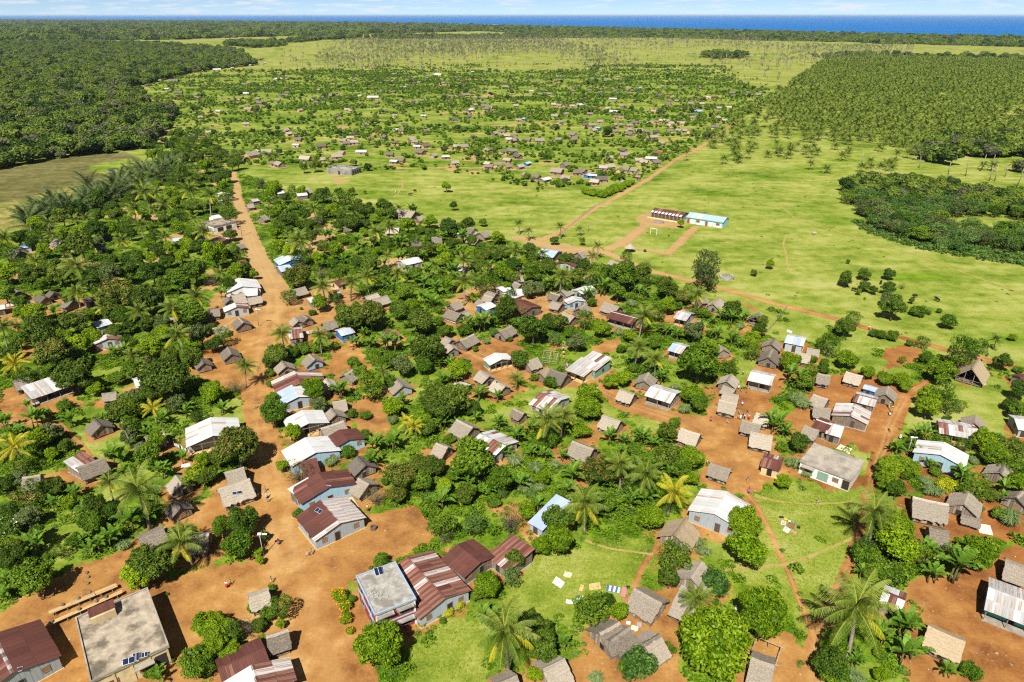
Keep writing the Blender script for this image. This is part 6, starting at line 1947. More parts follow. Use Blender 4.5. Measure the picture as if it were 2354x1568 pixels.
def plant(kind, px, py, rpx):
    if kind == 't':
        kind = rng.choice('tttdta' if py > 640 else 'tttdmal')
    if kind in 'py':
        g, R = crown_at(px, py, rpx * 1.0, 1.5)
        s = min(1.4, max(0.55, R / 3.5))
        hgt = min(11.0, max(3.0, 7.0 * s + rng.uniform(-1, 1)))
        if kind == 'y': hgt *= 0.75
        top = at(px, py, hgt)
        lean = Vector((rng.uniform(-1, 1), rng.uniform(-1, 1), 0)) * 0.9 * s
        base = Vector((top.x + lean.x, top.y + lean.y, 0))
        root = ob('coconut_palm', None, None, base)
        mat = 'leaf_palm_yellow' if kind == 'y' else 'leaf_palm'
        ob('trunk', palm_trunk(base, top, 0.19 * s + 0.04), root)
        tl = (top.x - base.x, top.y - base.y, hgt)
        if rpx > 18:
            r = npr(rng.randint(0, 10 ** 6))
            for (k, a_, sc) in palm_plan(r, 22 if kind == 'p' else 15):
                fo = ob('frond', FROND_ME[k], root, tl, (r.uniform(-0.12, 0.12), r.uniform(-0.12, 0.12), a_), (s * sc, s * sc, s * sc))
                if kind == 'y' or (k == 5 and r.uniform() < 0.5):
                    setmat(fo, 0, 'leaf_palm_yellow')
            no = ob('coconuts', NUTS, root, tl, None, (s, s, s))
        else:
            co = ob('crown', PALM_CROWN[rng.randint(0, 2)], root, tl, (0, 0, rng.uniform(0, 6)), (s, s, s))
        thing(root, 'yellow-fronded coconut palm' if kind == 'y' else 'green coconut palm', 'palm', 'coconut palms in the village')
        TRUNKS.append((base.x, base.y, 0.6))
        return
    if kind == 'b':
        g, R = crown_at(px, py, rpx, 0.7)
        s = min(1.7, max(0.7, R / 1.95))
        root = ob('banana_plant', None, None, (g.x, g.y, 0))
        r = npr(rng.randint(0, 10 ** 6))
        if rpx > 12:
            for st in range(r.randint(2, 4)):
                cx, cy = r.uniform(-0.9, 0.9, 2) * s
                si = r.randint(0, 2)
                sm = ob('stem', STEMS[si], root, (cx, cy, 0), None, (s, s, s))
                hh = (1.3, 1.7)[si]
                for i in range(7):
                    k = min(3, i // 2)
                    sc = r.uniform(0.85, 1.15)
                    ob('leaf', BAN_ME[k], sm, (0.1, 0.03, hh), (0, 0, i * 2.4 + r.uniform(-0.3, 0.3)), (sc, sc, sc))
        else:
            ob('leaves', BAN_J[rng.randint(0, 3)], root, None, (0, 0, rng.uniform(0, 6)), (s, s, s))
        thing(root, 'clump of banana plants', 'banana plant', 'banana clumps in the gardens')
        TRUNKS.append((g.x, g.y, 1.0))
        return
    if kind == 'r':
        g, R = crown_at(px, py, rpx, 0.5)
        s = min(1.8, max(0.6, R / 1.9))
        root = ob('tall_grass_clump', None, None, (g.x, g.y, 0), (0, 0, rng.uniform(0, 6)))
        for i in range(3):
            ob('blades', REED[i], root, (rng.uniform(-.8, .8) * s, rng.uniform(-.8, .8) * s, 0), (0, 0, rng.uniform(0, 6)), (s, s, s))
        thing(root, 'clump of tall arching grass', 'tall grass', 'tall grass clumps')
        return
    family, lm, name, desc, cat = KIND[kind]
    cm, tm, R0 = TREE[family][rng.randrange(len(TREE[family]))]
    zf = {'dome': 0.98, 'domered': 0.98, 'tree': 1.1, 'airy': 1.2, 'broad': 1.07, 'bush': 0.75, 'wisp': 0.97}[family]
    g, R = crown_at(px, py, rpx * 1.03, zf)
    s = R / R0
    root = ob(name, None, None, (g.x, g.y, 0), (0, 0, rng.uniform(0, 6.28)), (s * rng.uniform(0.94, 1.06), s * rng.uniform(0.94, 1.06), s * rng.uniform(0.85, 1.2)))
    ob('trunk', tm, root)
    if kind == 't':
        lm = rng.choice(('leaf_mid', 'leaf_mid', 'leaf_mango', 'leaf_lime2', 'leaf_olive2'))
        desc = {'leaf_olive2': 'olive-green leafy tree', 'leaf_mango': 'dull green leafy tree', 'leaf_lime2': 'fresh green leafy tree'}.get(lm, desc)
    co = ob('crown', cm, root)
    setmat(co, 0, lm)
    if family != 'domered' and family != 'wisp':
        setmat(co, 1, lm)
    if kind == 'o':
        fo = ob('blossom', TREE['bush'][0][0], root, (0, 0, 0.1), (0, 0, 1), (1.02, 1.02, 1.0))
        fo.data = FLOWERS['o']
    if kind == 'f':
        fo = ob('blossom', FLOWERS['f'], root, (0, 0, 0.05), None, (1.03, 1.03, 1.02))
    thing(root, desc, cat, {'tree': 'trees of the village', 'bush': 'garden bushes', 'shrub': 'dry shrubs'}[cat])
    TRUNKS.append((g.x, g.y, 0.5))
FLOWERS = {'o': crown('blossom', ['flower_orange'], npr(71), dome_lobes(npr(72), 2.0, 1.5, 9, 0.8, 0.36, 0.52), 260, 0.17, 0.6, core=0),
           'f': crown('blossom', ['flower_white'], npr(73), dome_lobes(npr(74), 2.0, 1.5, 9, 0.8, 0.36, 0.52), 200, 0.10, 0.8, core=0)}
n_tree = 0
SPOTS = []
for tile, txt in TREES.items():
    for e in txt.split(';'):
        f = e.split()
        px, py = P(tile, float(f[1]), float(f[2]))
        rp = PS(tile, float(f[3]))
        plant(f[0], px, py, rp)
        SPOTS.append((px, py, rp))
# the darker canopy west of the road and around the far end of the village, tree by tree
def fill(region, count, kinds, rlo, rhi, seed, gap=0.75):
    r = random.Random(seed)
    xs = [p[0] for p in region]; ys = [p[1] for p in region]
    pl = np.array(region)
    done = 0; tries = 0
    while done < count and tries < count * 60:
        tries += 1
        x, y = r.uniform(min(xs), max(xs)), r.uniform(min(ys), max(ys))
        if not inside(pl, np.array([x]), np.array([y]))[0]:
            continue
        rm = r.uniform(rlo, rhi)
        rp = rm / mpp(y)
        if any(math.hypot(x - a, y - b) < (rp + c) * gap for a, b, c in SPOTS):
            continue
        g = at(x, y + rp * 0.3)
        if any(line_dist(pts, wid, np.array([g.x]), np.array([g.y]))[0] < rm * 0.75 for _, _, pts, wid in R_W[:5]):
            continue
        if any(math.hypot(g.x - hx, g.y - hy) < rm + hr_ * 0.55 for hx, hy, hr_ in HUT_SPOTS):
            continue
        plant(r.choice(kinds), x, y, rp)
        SPOTS.append((x, y, rp))
        done += 1
    return done
fill([(0,545),(80,510),(250,440),(420,370),(530,385),(545,470),(560,600),(520,690),(430,690),(300,620),(0,690)], 100, 'tttmdalpp', 2.4, 5.4, 1, 0.62)
fill([(590,420),(700,440),(900,470),(1100,520),(1215,570),(1300,640),(1150,680),(900,650),(700,640),(640,560)], 92, 'tttmdlabp', 2.2, 4.8, 2, 0.62)
fill([(1000,560),(1215,570),(1480,640),(1480,680),(1250,680),(1000,660)], 34, 'ttdlap', 2.2, 4.0, 3, 0.57)
fill([(0,690),(430,690),(480,760),(430,860),(200,800),(0,800)], 24, 'ttmlpd', 2.2, 4.4, 4, 0.6)
fill([(590,420),(1215,570),(1300,640),(900,650),(640,560)], 55, 'bbbk', 1.5, 2.4, 5, 0.45)
fill([(330,352),(400,300),(470,325),(545,355),(548,395),(470,372),(380,392)], 30, 'tdmta', 3.0, 5.0, 8, 0.55)
fill([(820,760),(1000,700),(1100,760),(1080,960),(1000,1000),(860,900)], 18, 'bbtab', 1.4, 2.4, 9, 0.52)
fill([(960,960),(1260,960),(1600,1040),(1600,1130),(1300,1200),(1000,1150)], 34, 'bbbtrb', 1.3, 2.4, 10, 0.52)
fill([(0,780),(400,800),(560,960),(400,1250),(100,1300),(0,1250)], 34, 'bbbtbap', 1.4, 2.8, 11, 0.55)
fill([(2060,1180),(2250,1260),(2200,1330),(2000,1330),(1960,1300)], 10, 'kbtk', 1.2, 2.4, 6, 0.7)
fill([(2060,1000),(2354,1000),(2354,1120),(2100,1100)], 16, 'kbta', 1.5, 2.8, 7, 0.7)

# ---------------------------------------------------------------- raffia palms along the marsh
for i in range(48):
    t = i / 47.0
    x = 250 + (1600 - 250) * t + rng.uniform(-40, 40)
    y = 930 - (930 - 470) * t + rng.uniform(-70, 110)
    px, py = P('M0', x, y)
    g = at(px, py, 3.5)
    s = rng.uniform(0.95, 1.45)
    root = ob('raffia_palm', None, None, (g.x, g.y, 0), (0, 0, rng.uniform(0, 6)), (s, s, s))
    ob('trunk', palm_trunk((0, 0, 0), (0, 0, 1.6), 0.35), root)
    ob('crown', RAFFIA[i % 3], root, (0, 0, 1.4))
    thing(root, 'shaggy grey-green raffia palm', 'palm', 'raffia palms along the marsh')

def sample(region, spacing, jitter=0.45, seed=0, far=False):
    """jittered grid of points over a region given in the photograph"""
    pl = poly(region)
    r = npr(seed)
    x0, y0 = pl.min(0); x1, y1 = pl.max(0)
    gx, gy = np.meshgrid(np.arange(x0, x1, spacing), np.arange(y0, y1, spacing))
    x = gx.ravel() + r.uniform(-jitter, jitter, gx.size) * spacing
    y = gy.ravel() + r.uniform(-jitter, jitter, gx.size) * spacing
    ok = inside(pl, x, y)
    x, y = x[ok], y[ok]
    a = np.abs(np.arctan2(x, y)) < math.radians(48)       # what the photograph could see, with a margin
    return x[a], y[a]
def z0(x, y, z=0.0):
    return np.stack([x, y, np.full(len(x), z)], 1)
def clear_of_huts(x, y, extra=0.0):
    ok = np.ones(len(x), bool)
    for hx, hy, hr_ in HUT_SPOTS:
        ok &= np.hypot(x - hx, y - hy) > hr_ * 0.6 + extra
    return ok

# ---------------------------------------------------------------- coconut grove on the right: nearest palms one by one, the rest a mass
GROVE = [(1600,352),(1640,318),(1700,275),(1760,228),(1795,212),(1850,170),(1900,140),(2050,135),(2354,142),(2600,150),(2700,420),(2354,400),(2150,385),(2060,415),(1990,405),(1880,398),(1820,380),(1700,385),(1620,375)]
gx, gy = sample(GROVE, 7.6, 0.47, 3)
edge = inside(poly([(1600,345),(1690,285),(1760,250),(1800,275),(1850,325),(2000,330),(2180,360),(2150,400),(2060,425),(1900,405),(1620,385)]), gx, gy)
keep = ~edge | (npr(4).uniform(size=len(gx)) < 0.42)
gap_ = inside(poly([(1900,330),(2010,345),(2060,380),(1960,400),(1840,365)]), gx, gy) & (npr(5).uniform(size=len(gx)) < 0.6)
keep &= ~gap_
keep &= fbm(gx / 34, gy / 34, 78, 3) > 0.34
keep &= ~inside(poly([(2200,345),(2500,340),(2500,400),(2120,385)]), gx, gy)
gx, gy = gx[keep], gy[keep]
order = np.argsort(np.hypot(gx, gy))
SINGLE = 210
for k in order[:SINGLE]:
    h = rng.uniform(2.2, 4.6)
    s = rng.uniform(0.8, 1.05)
    root = ob('coconut_palm', None, None, (gx[k], gy[k], 0), (0, 0, rng.uniform(0, 6)))
    ob('trunk', palm_trunk((0, 0, 0), (rng.uniform(-.3, .3), rng.uniform(-.3, .3), h), 0.18), root)
    ob('crown', PALM_CROWN[rng.randint(0, 2)], root, (0, 0, h), None, (s, s, s))
    thing(root, 'young plantation coconut palm', 'palm', 'coconut palms at the near edge of the grove')
rest = order[SINGLE:]
zz = npr(6).uniform(2.0, 6.5, len(rest))
scatter('coconut_grove', 'dense coconut grove filling the slope towards the sea', 'palm grove', np.stack([gx[rest], gy[rest], zz], 1), npr(7).uniform(0.75, 1.35, len(rest)), npr(8).randint(0, 3, len(rest)), PALM_LO)
LAND.append((float(at(1900, 300).x), float(at(1900, 300).y), 'the coconut grove', ''))

# ---------------------------------------------------------------- pale field of old tall palms: bare trunks, few crowns
def thin_palm(h, seed, crown_me=None):
    mb = MB()
    r = npr(seed)
    mb.tube([(0, 0, 0), (r.uniform(-.5, .5), r.uniform(-.5, .5), h * 0.5), (r.uniform(-1.2, 1.2), r.uniform(-.5, .5), h)], [0.34, 0.28, 0.24], 5)
    return mb.mesh('trunk', ['bark_palm'], True)
OLD = [thin_palm(11, 1), thin_palm(9, 2), thin_palm(12.5, 3)]
r_ = npr(20)
ox, oy = sample([(560,150),(700,108),(900,88),(1300,86),(1700,92),(2100,108),(2100,140),(1850,150),(1780,190),(1600,158),(1050,160),(700,170)], 13, 0.48, 11)
dens = fbm(ox / 160, oy / 160, 77, 3)
dens = dens + 0.25 * inside(poly([(720,150),(760,95),(1250,88),(1350,110),(1100,140)]), ox, oy)
k_ = (r_.uniform(size=len(ox)) < np.clip((dens - 0.38) * 1.8, 0.06, 0.8))
ox, oy, dens = ox[k_], oy[k_], dens[k_]
pk = r_.randint(0, 3, len(ox))
scatter('old_palm_trunks', 'pale bare trunks of old tall palms on the far field', 'palm trunks', z0(ox, oy), r_.uniform(0.75, 1.15, len(ox)), pk, OLD)
cw = (r_.uniform(size=len(ox)) < np.clip((dens - 0.25) * 1.4, 0.12, 0.8))
hts = np.array([11, 9, 12.5])[pk[cw]] * 0.95
scatter('old_palm_crowns', 'thin dark crowns of the old tall palms on the far field', 'palm crowns', np.stack([ox[cw], oy[cw], hts], 1), r_.uniform(0.75, 1.1, cw.sum()), r_.randint(0, 2, cw.sum()), PALM_SPARSE)
# leaning bare trunks by the scrub on the right
for (x, y, h) in ((1385,470,1), (1655,530,1), (1815,545,1), (2030,590,1), (2080,590,1), (2175,550,1), (2285,640,1), (2045,500,1), (850,450,1), (1950,500,1)):
    g = at(*P('M3', x, y + 30))
    root = ob('bare_palm_trunk', OLD[rng.randint(0, 2)], None, g, (0, 0.12, rng.uniform(0, 6)), (0.8, 0.8, 0.75))
    thing(root, 'bare leaning palm trunk', 'trunk', 'bare palm trunks by the scrub')

# ---------------------------------------------------------------- forests
FCROWN = [crown('crown', ['leaf_forest'], npr(1010 + i), dome_lobes(npr(1030 + i), 5.0, 4.6, 9, 0.8, 0.32, 0.5, 5), 900, 0.62, 0.55, core=0.8) for i in range(5)]
def forest(name, label, region, spacing, smin, smax, seed, hole=None, zoff=0.0):
    x, y = sample(region, spacing, 0.48, seed)
    k = fbm(x / (spacing * 7), y / (spacing * 7), seed + 5, 3) > 0.36
    x, y = x[k], y[k]
    wob = (fbm(x / (spacing * 7), y / (spacing * 7), seed + 9, 3) - 0.5) * spacing * 9
    k = inside(poly(region), x + wob, y + wob)
    x, y = x[k], y[k]
    if hole is not None:
        ok = ~inside(poly(hole), x, y); x, y = x[ok], y[ok]
    ok = y < COAST_Y(x) - 20
    x, y = x[ok], y[ok]
    r = npr(seed)
    return scatter(name, label, 'forest', z0(x, y, zoff - 1.8 * smin), np.clip(r.normal(0.5, 0.28, len(x)), 0, 1) ** 1.5 * (smax - smin) * 1.5 + smin, r.randint(0, 5, len(x)), FCROWN, None, seed)
forest('dense_forest', 'dense dark forest spreading beyond the marsh', [(-900,410),(-900,105),(0,100),(230,98),(400,104),(560,118),(590,150),(480,162),(400,178),(340,195),(330,230),(400,262),(405,290),(380,330),(330,352),(300,350),(180,362),(60,382),(0,395)], 7.0, 0.75, 1.35, 31)
forest('hazy_forest', 'hazy blue-green forest stretching away to the coast', [(-1500,99),(-1500,49),(0,47.5),(400,50),(760,53.5),(1000,58),(1300,68),(1290,74),(1100,72),(800,80),(560,86),(400,92),(230,93),(0,97)], 26, 1.8, 3.6, 33, None, -9.0)
forest('coastal_forest', 'grey-green belt of forest along the shore', [(1000,64),(1000,57.5),(1300,62.5),(1600,69),(2000,79),(2354,87),(3300,107),(3300,130),(2354,108),(2100,104),(1700,92),(1500,87),(1250,88),(1050,86),(1200,78)], 15, 1.2, 2.2, 35, None, -6.5)
forest('tree_belt', 'dark line of trees between the bright field and the palm field', [(500,104),(560,98),(640,98),(760,86),(900,84),(1060,86),(1250,87.5),(1250,89.5),(1050,89),(850,90),(740,92),(700,101),(640,108),(560,112)], 13, 1.0, 1.9, 37)
forest('grove_trees', 'dark broadleaf trees at the top of the coconut grove', [(1840,134),(1960,130),(2150,132),(2354,136),(2600,140),(2600,147),(2354,143),(2150,137),(1960,138)], 14, 0.8, 1.6, 39)
forest('hamlet_trees', 'clump of dark trees around the lone farm on the palm field', [(1605,133),(1640,124),(1680,124),(1720,128),(1715,135),(1640,137)], 11, 0.7, 1.5, 41)
forest('copse', 'dark copse between the grove and the grass', [(2100,352),(2180,330),(2300,322),(2500,325),(2500,405),(2354,398),(2230,388),(2120,375)], 6.0, 0.7, 1.2, 43)

# scrub on the right: shrubs one by one
sx_, sy_ = sample([(1935,442),(2000,425),(2090,425),(2150,428),(2330,462),(2420,480),(2480,600),(2354,585),(2180,575),(2100,555),(1995,520),(1950,490)], 5.6, 0.42, 51)
ok = ~inside(poly([(2130,508),(2250,500),(2480,520),(2480,545),(2300,535),(2190,527)]), sx_, sy_)
sx_, sy_ = sx_[ok], sy_[ok]
hid = np.argsort(np.hypot(sx_, sy_))
for k in hid[:110]:
    kd = rng.choice('tuudauaN')
    family, lm, name, desc, cat = KIND[kd]
    cm, tm, R0 = TREE[family][rng.randrange(len(TREE[family]))]
    s = rng.uniform(3.2, 5.2) / R0
    root = ob('scrub_tree', None, None, (sx_[k], sy_[k], -0.25), (0, 0, rng.uniform(0, 6)), (s, s, s * 0.75))
    ob('trunk', tm, root)
    co = ob('crown', cm, root); lm2 = rng.choice(('leaf_blue', 'leaf_olive2', 'leaf_mid', 'leaf_blue'))
    setmat(co, 0, lm2); setmat(co, 1, lm2)
    thing(root, {'leaf_blue': 'blue-green scrub tree', 'leaf_olive2': 'grey-green scrub tree', 'leaf_mid': 'fresh green scrub tree'}[lm2], 'tree', 'scrub trees beyond the grass field')
LAND.append((float(at(2150, 480).x), float(at(2150, 480).y), 'the scrub patch', ''))
if len(hid) > 110:
    rest = hid[110:]
    scatter('scrub', 'low bushes filling the back of the scrub patch', 'scrub', z0(sx_[rest], sy_[rest]), npr(52).uniform(0.6, 1.0, len(rest)), npr(53).randint(0, 5, len(rest)), FCROWN)
cx_, cy_ = sample([(1960,505),(2050,530),(2200,560),(2400,590),(2480,625),(2354,612),(2200,590),(2090,568),(1990,535)], 2.4, 0.45, 55)
scatter('creeper', 'low bluish creeper spilling onto the grass field', 'creeper', z0(cx_, cy_), npr(56).uniform(1.6, 2.8, len(cx_)), np.full(len(cx_), 3), WEED)

# ---------------------------------------------------------------- gardens of the far hamlet
GARDEN = [crown('crown', [m_], npr(1110 + i), dome_lobes(npr(1130 + i), 2.0, 1.2, 7, 0.75, 0.36, 0.52), 420, 0.34, 0.5, core=0.75) for i, m_ in enumerate(('leaf_mid', 'leaf_dark', 'leaf_weed'))]
def hamlet_plants():
    x, y = sample([(330,232),(350,170),(620,158),(800,150),(1050,148),(1650,146),(1800,205),(1640,318),(1560,358),(1440,428),(1250,436),(1000,392),(860,398),(680,388),(545,378),(410,345),(400,290)], 3.3, 0.48, 61)
    # hedged plots: bands of growth along a rough grid plus patches
    u = (x * 0.94 + y * 0.34) / 42 + (fbm(x / 60, y / 60, 63) - 0.5) * 0.8
    v = (-x * 0.34 + y * 0.94) / 58 + (fbm(x / 60, y / 60, 64) - 0.5) * 0.8
    band = np.minimum(np.abs(u - np.round(u)) * 42, np.abs(v - np.round(v)) * 58)
    p = np.where(band < 2.4, 0.6, np.clip((fbm(x / 60, y / 20, 65, 4) - 0.46) * 4.5, 0.02, 0.75))
    core_ = inside(HAMLET, x, y)
    p = np.where(core_, p, p * np.clip((fbm(x / 90, y / 60, 68, 3) - 0.42) * 4, 0, 0.8))
    k = npr(66).uniform(size=len(x)) < p
    x, y = x[k], y[k]
    ok = clear_of_huts(x, y, 1.2)
    x, y = x[ok], y[ok]
    r = npr(67)
    src = GARDEN + BAN_J[:3] + [FCROWN[0]] + [PALM_LO[0]]
    pick = r.choice(8, len(x), p=[0.27, 0.12, 0.27, 0.11, 0.1, 0.08, 0.035, 0.015])
    sc = np.where(pick < 3, r.uniform(0.35, 0.9, len(x)), np.where(pick < 6, r.uniform(0.6, 1.05, len(x)), np.where(pick == 6, r.uniform(0.35, 0.6, len(x)), 0.8)))
    z = np.where(pick == 7, 3.0, 0.0)
    o = scatter('hamlet_gardens', 'green gardens and hedges between the huts of the far hamlet', 'gardens', np.stack([x, y, z], 1), sc, pick, src)
    return o
hamlet_plants()
# hedge by the school road
hx, hy = sample([P('M2', 640, 740), P('M2', 830, 780), P('M2', 1000, 720), P('M2', 1110, 655), P('M2', 1090, 640), P('M2', 960, 690), P('M2', 820, 750), P('M2', 660, 715)], 2.0, 0.4, 71)
scatter('hedge', 'dark clipped hedge around the corner garden by the track', 'hedge', z0(hx, hy), npr(72).uniform(0.7, 1.0, len(hx)), npr(73).randint(0, 4, len(hx)), [t[0] for t in TREE['bush']])

# ---------------------------------------------------------------- weeds of the village
wx_, wy_ = sample([(-60,560),(250,480),(450,380),(545,395),(850,480),(1215,565),(1500,640),(1900,745),(2150,815),(2420,870),(2420,1640),(-60,1640)], 1.15, 0.48, 81)
dd_, ww_, oo_, pp_ = cover(wx_, wy_)
pr = npr(82).uniform(size=len(wx_))
dens = fbm(wx_ / 6, wy_ / 6, 83, 3)
ok = (dd_ < 0.28) & (ww_ > 0.45) & (pr < np.clip((dens - 0.34) * 4, 0.08, 0.95)) & clear_of_huts(wx_, wy_, 0.6)
wx_, wy_ = wx_[ok], wy_[ok]
scatter('undergrowth', 'rank green weeds and low plants between the village yards', 'undergrowth', z0(wx_, wy_), npr(84).uniform(0.6, 1.5, len(wx_)), npr(85).choice(4, len(wx_), p=[0.4, 0.35, 0.15, 0.1]), WEED)
tx_, ty_ = sample([(900,1600),(1000,1250),(1300,1180),(1500,1220),(1700,1100),(2000,1080),(2400,1200),(2400,1640),(900,1640)], 0.62, 0.48, 86)
dd_, ww_, oo_, pp_ = cover(tx_, ty_)
ok = (dd_ < 0.35) & (ww_ <= 0.45) & clear_of_huts(tx_, ty_, 0.3)
tx_, ty_ = tx_[ok], ty_[ok]
scatter('grass', 'short sunlit grass of the village lawns', 'grass', z0(tx_, ty_), npr(87).uniform(0.5, 1.1, len(tx_)), npr(88).randint(0, 3, len(tx_)), TUFT)
fx_, fy_ = sample([(860,445),(1000,405),(1230,442),(1420,440),(1560,372),(1900,405),(2354,590),(2354,845),(1900,722),(1500,618),(1215,540),(950,470)], 7.0, 0.48, 91)
ok = (fbm(fx_ / 12, fy_ / 12, 92, 3) > 0.60)
fx_, fy_ = fx_[ok], fy_[ok]
dd_ = cover(fx_, fy_)[0]
ok = dd_ < 0.1
scatter('field_weeds', 'scattered low weeds on the grazed field', 'weeds', z0(fx_[ok], fy_[ok]), npr(93).uniform(0.3, 0.9, ok.sum()), npr(94).randint(0, 2, ok.sum()), WEED)

ex_, ey_ = sample([(-60,600),(545,430),(1215,565),(1900,745),(2420,880),(2420,1640),(-60,1640)], 0.95, 0.48, 101)
dd_, ww_, oo_, pp_ = cover(ex_, ey_)
r_ = npr(102)
edge_ = (dd_ > 0.25) & (dd_ < 0.75) & (r_.uniform(size=len(ex_)) < 0.35) & clear_of_huts(ex_, ey_, 0.2)
scatter('edge_weeds', 'ragged weeds along the edges of the roads and yards', 'weeds', z0(ex_[edge_], ey_[edge_]), r_.uniform(0.25, 0.75, edge_.sum()), r_.randint(0, 4, edge_.sum()), WEED)
def chip(seed, mat, s, flat):
    v = CSV * (1 + npr(seed).uniform(-0.3, 0.3, (len(CSV), 1))) * np.array([1, 0.7, flat]) * s
    mb = MB(); mb.add(v, [tuple(q) for q in CSQ]); return mb.mesh('chip', [mat])
CHIPS = [chip(1, 'rubble', 0.07, 0.5), chip(2, 'cloth_white', 0.07, 0.15), chip(3, 'wood_pale', 0.10, 0.2), chip(4, 'thatch_grey', 0.15, 0.12), chip(5, 'thatch_dark', 0.08, 0.3), chip(6, 'thatch_straw', 0.16, 0.1)]
lit = (dd_ > 0.55) & (r_.uniform(size=len(ex_)) < 0.10 * (0.4 + 2.0 * (fbm(ex_ / 8, ey_ / 8, 103, 3) > 0.55)))
scatter('litter', 'small stones, chips and scraps strewn over the bare earth', 'litter', z0(ex_[lit], ey_[lit], 0.03), r_.uniform(0.5, 1.5, lit.sum()), r_.choice(6, lit.sum(), p=[0.25, 0.06, 0.17, 0.2, 0.17, 0.15]), CHIPS)

# ---------------------------------------------------------------- people: one skinned body, clothes as children
def skinned(joints, bones, mats, sub=1):
    me = bpy.data.meshes.new('skin_tmp')
    names = list(joints)
    me.from_pydata([joints[n][:3] for n in names], [(names.index(a), names.index(b)) for a, b in bones], [])
    o = bpy.data.objects.new('skin_tmp', me)
    COL.objects.link(o)
    o.modifiers.new('skin', 'SKIN')
    for i, n in enumerate(names):
        r = joints[n][3]
        me.skin_vertices[0].data[i].radius = (r, joints[n][4] if len(joints[n]) > 4 else r)
    me.skin_vertices[0].data[0].use_root = True
    sb = o.modifiers.new('sub', 'SUBSURF'); sb.levels = sub; sb.render_levels = sub
    dg = bpy.context.evaluated_depsgraph_get()
    res = bpy.data.meshes.new_from_object(o.evaluated_get(dg))
    bpy.data.objects.remove(o); bpy.data.meshes.remove(me)
    for m in mats:
        res.materials.append(MAT[m])
    res.polygons.foreach_set('use_smooth', [True] * len(res.polygons))
    return res
def person_mesh(step, raise_arm):
    J = {'pelvis': (0, 0, 0.86, 0.13, 0.10), 'waist': (0, 0, 1.02, 0.115, 0.09), 'chest': (0, 0.01, 1.26, 0.145, 0.10), 'neck': (0, 0.01, 1.41, 0.05), 'head': (0, -0.02, 1.52, 0.085), 'crownh': (0, -0.01, 1.63, 0.07)}
    B = [('pelvis', 'waist'), ('waist', 'chest'), ('chest', 'neck'), ('neck', 'head'), ('head', 'crownh')]
    for s, nm in ((1, 'a'), (-1, 'b')):
        f = step * s
        J['hip' + nm] = (0.09 * s, 0, 0.80, 0.085); J['knee' + nm] = (0.10 * s, -0.16 * f, 0.45, 0.058); J['ank' + nm] = (0.10 * s, -0.26 * f + 0.04 * abs(f), 0.07, 0.04); J['toe' + nm] = (0.11 * s, -0.26 * f - 0.13, 0.03, 0.035)
        B += [('pelvis', 'hip' + nm), ('hip' + nm, 'knee' + nm), ('knee' + nm, 'ank' + nm), ('ank' + nm, 'toe' + nm)]
        if raise_arm and s > 0:
            J['sh' + nm] = (0.19, 0.0, 1.33, 0.055); J['el' + nm] = (0.30, -0.02, 1.52, 0.04); J['ha' + nm] = (0.16, -0.03, 1.74, 0.032)
        else:
            J['sh' + nm] = (0.19 * s, 0.0, 1.33, 0.055); J['el' + nm] = (0.25 * s, 0.10 * f, 1.08, 0.04); J['ha' + nm] = (0.25 * s, 0.16 * f - 0.06, 0.84, 0.033)
        B += [('chest', 'sh' + nm), ('sh' + nm, 'el' + nm), ('el' + nm, 'ha' + nm)]
    me = skinned(J, B, ['skin', 'cloth_white', 'cloth_blue', 'hair'])
    mi = []
    for p in me.polygons:
        c = p.center
        k = 0
        if c.z > 1.56: k = 3
        elif 0.98 < c.z < 1.40 and abs(c.x) < 0.27: k = 1
        elif 0.40 < c.z <= 0.98 and abs(c.x) < 0.2: k = 2
        mi.append(k)
    me.polygons.foreach_set('material_index', mi)
    return me
PERSON = [person_mesh(0.35, False), person_mesh(1.0, False), person_mesh(0.8, True)]
mb = MB()
mb.tube([(0, 0, 0.42), (0, 0, 0.7), (0, 0, 1.0)], [0.27, 0.22, 0.15], 10)
SKIRT = mb.mesh('skirt', ['cloth_red'], True)
mb = MB()
mb.tube([(0, 0, 1.66), (0, 0, 1.70), (0, 0, 1.84)], [0.14, 0.2, 0.26], 10)
BASIN = mb.mesh('basin', ['cloth_yellow'], True)
FOLK = [('C1', 230, 575), ('C1', 270, 545), ('C1', 700, 525), ('C1', 775, 120), ('C1', 1080, 240), ('C1', 1122, 228), ('C1', 1250, 125), ('B1', 690, 1055), ('B1', 610, 1130), ('B1', 710, 1125), ('B1', 722, 1172),
        ('B1', 572, 1075), ('B1', 1865, 1275), ('B1', 570, 105), ('B1', 615, 85), ('B3', 1085, 245), ('B3', 1275, 272), ('B3', 1410, 168), ('B3', 1445, 62), ('B3', 1505, 145), ('B3', 1398, 222), ('B3', 1425, 226),
        ('B3', 1450, 218), ('B3', 1472, 222), ('B3', 1520, 228), ('B3', 1045, 748), ('B3', 1505, 948), ('B3', 1520, 1072), ('B3', 2310, 1188), ('B4', 800, 102), ('B4', 812, 182), ('B4', 832, 150), ('B4', 815, 372),
        ('B4', 930, 452), ('A2', 1750, 922), ('A2', 1750, 972), ('A2', 1752, 1022), ('A2', 1755, 1062), ('A2', 1762, 1112), ('A2', 1772, 1152), ('A2', 1792, 1157), ('A2', 1778, 1192), ('A2', 2135, 1412), ('A2', 265, 592),
        ('A3', 1135, 342), ('A3', 1405, 1402), ('A3', 1432, 1437), ('A3', 1455, 1242), ('A4', 578, 727), ('A4', 622, 727), ('A4', 940, 817), ('M0', 2192, 1067), ('M0', 2238, 1077), ('C2', 1935, 1142), ('C3', 1258, 822)]
SH = ['white', 'yellow', 'blue', 'red', 'pink', 'teal', 'purple', 'orange', 'grey', 'white', 'black', 'sky']
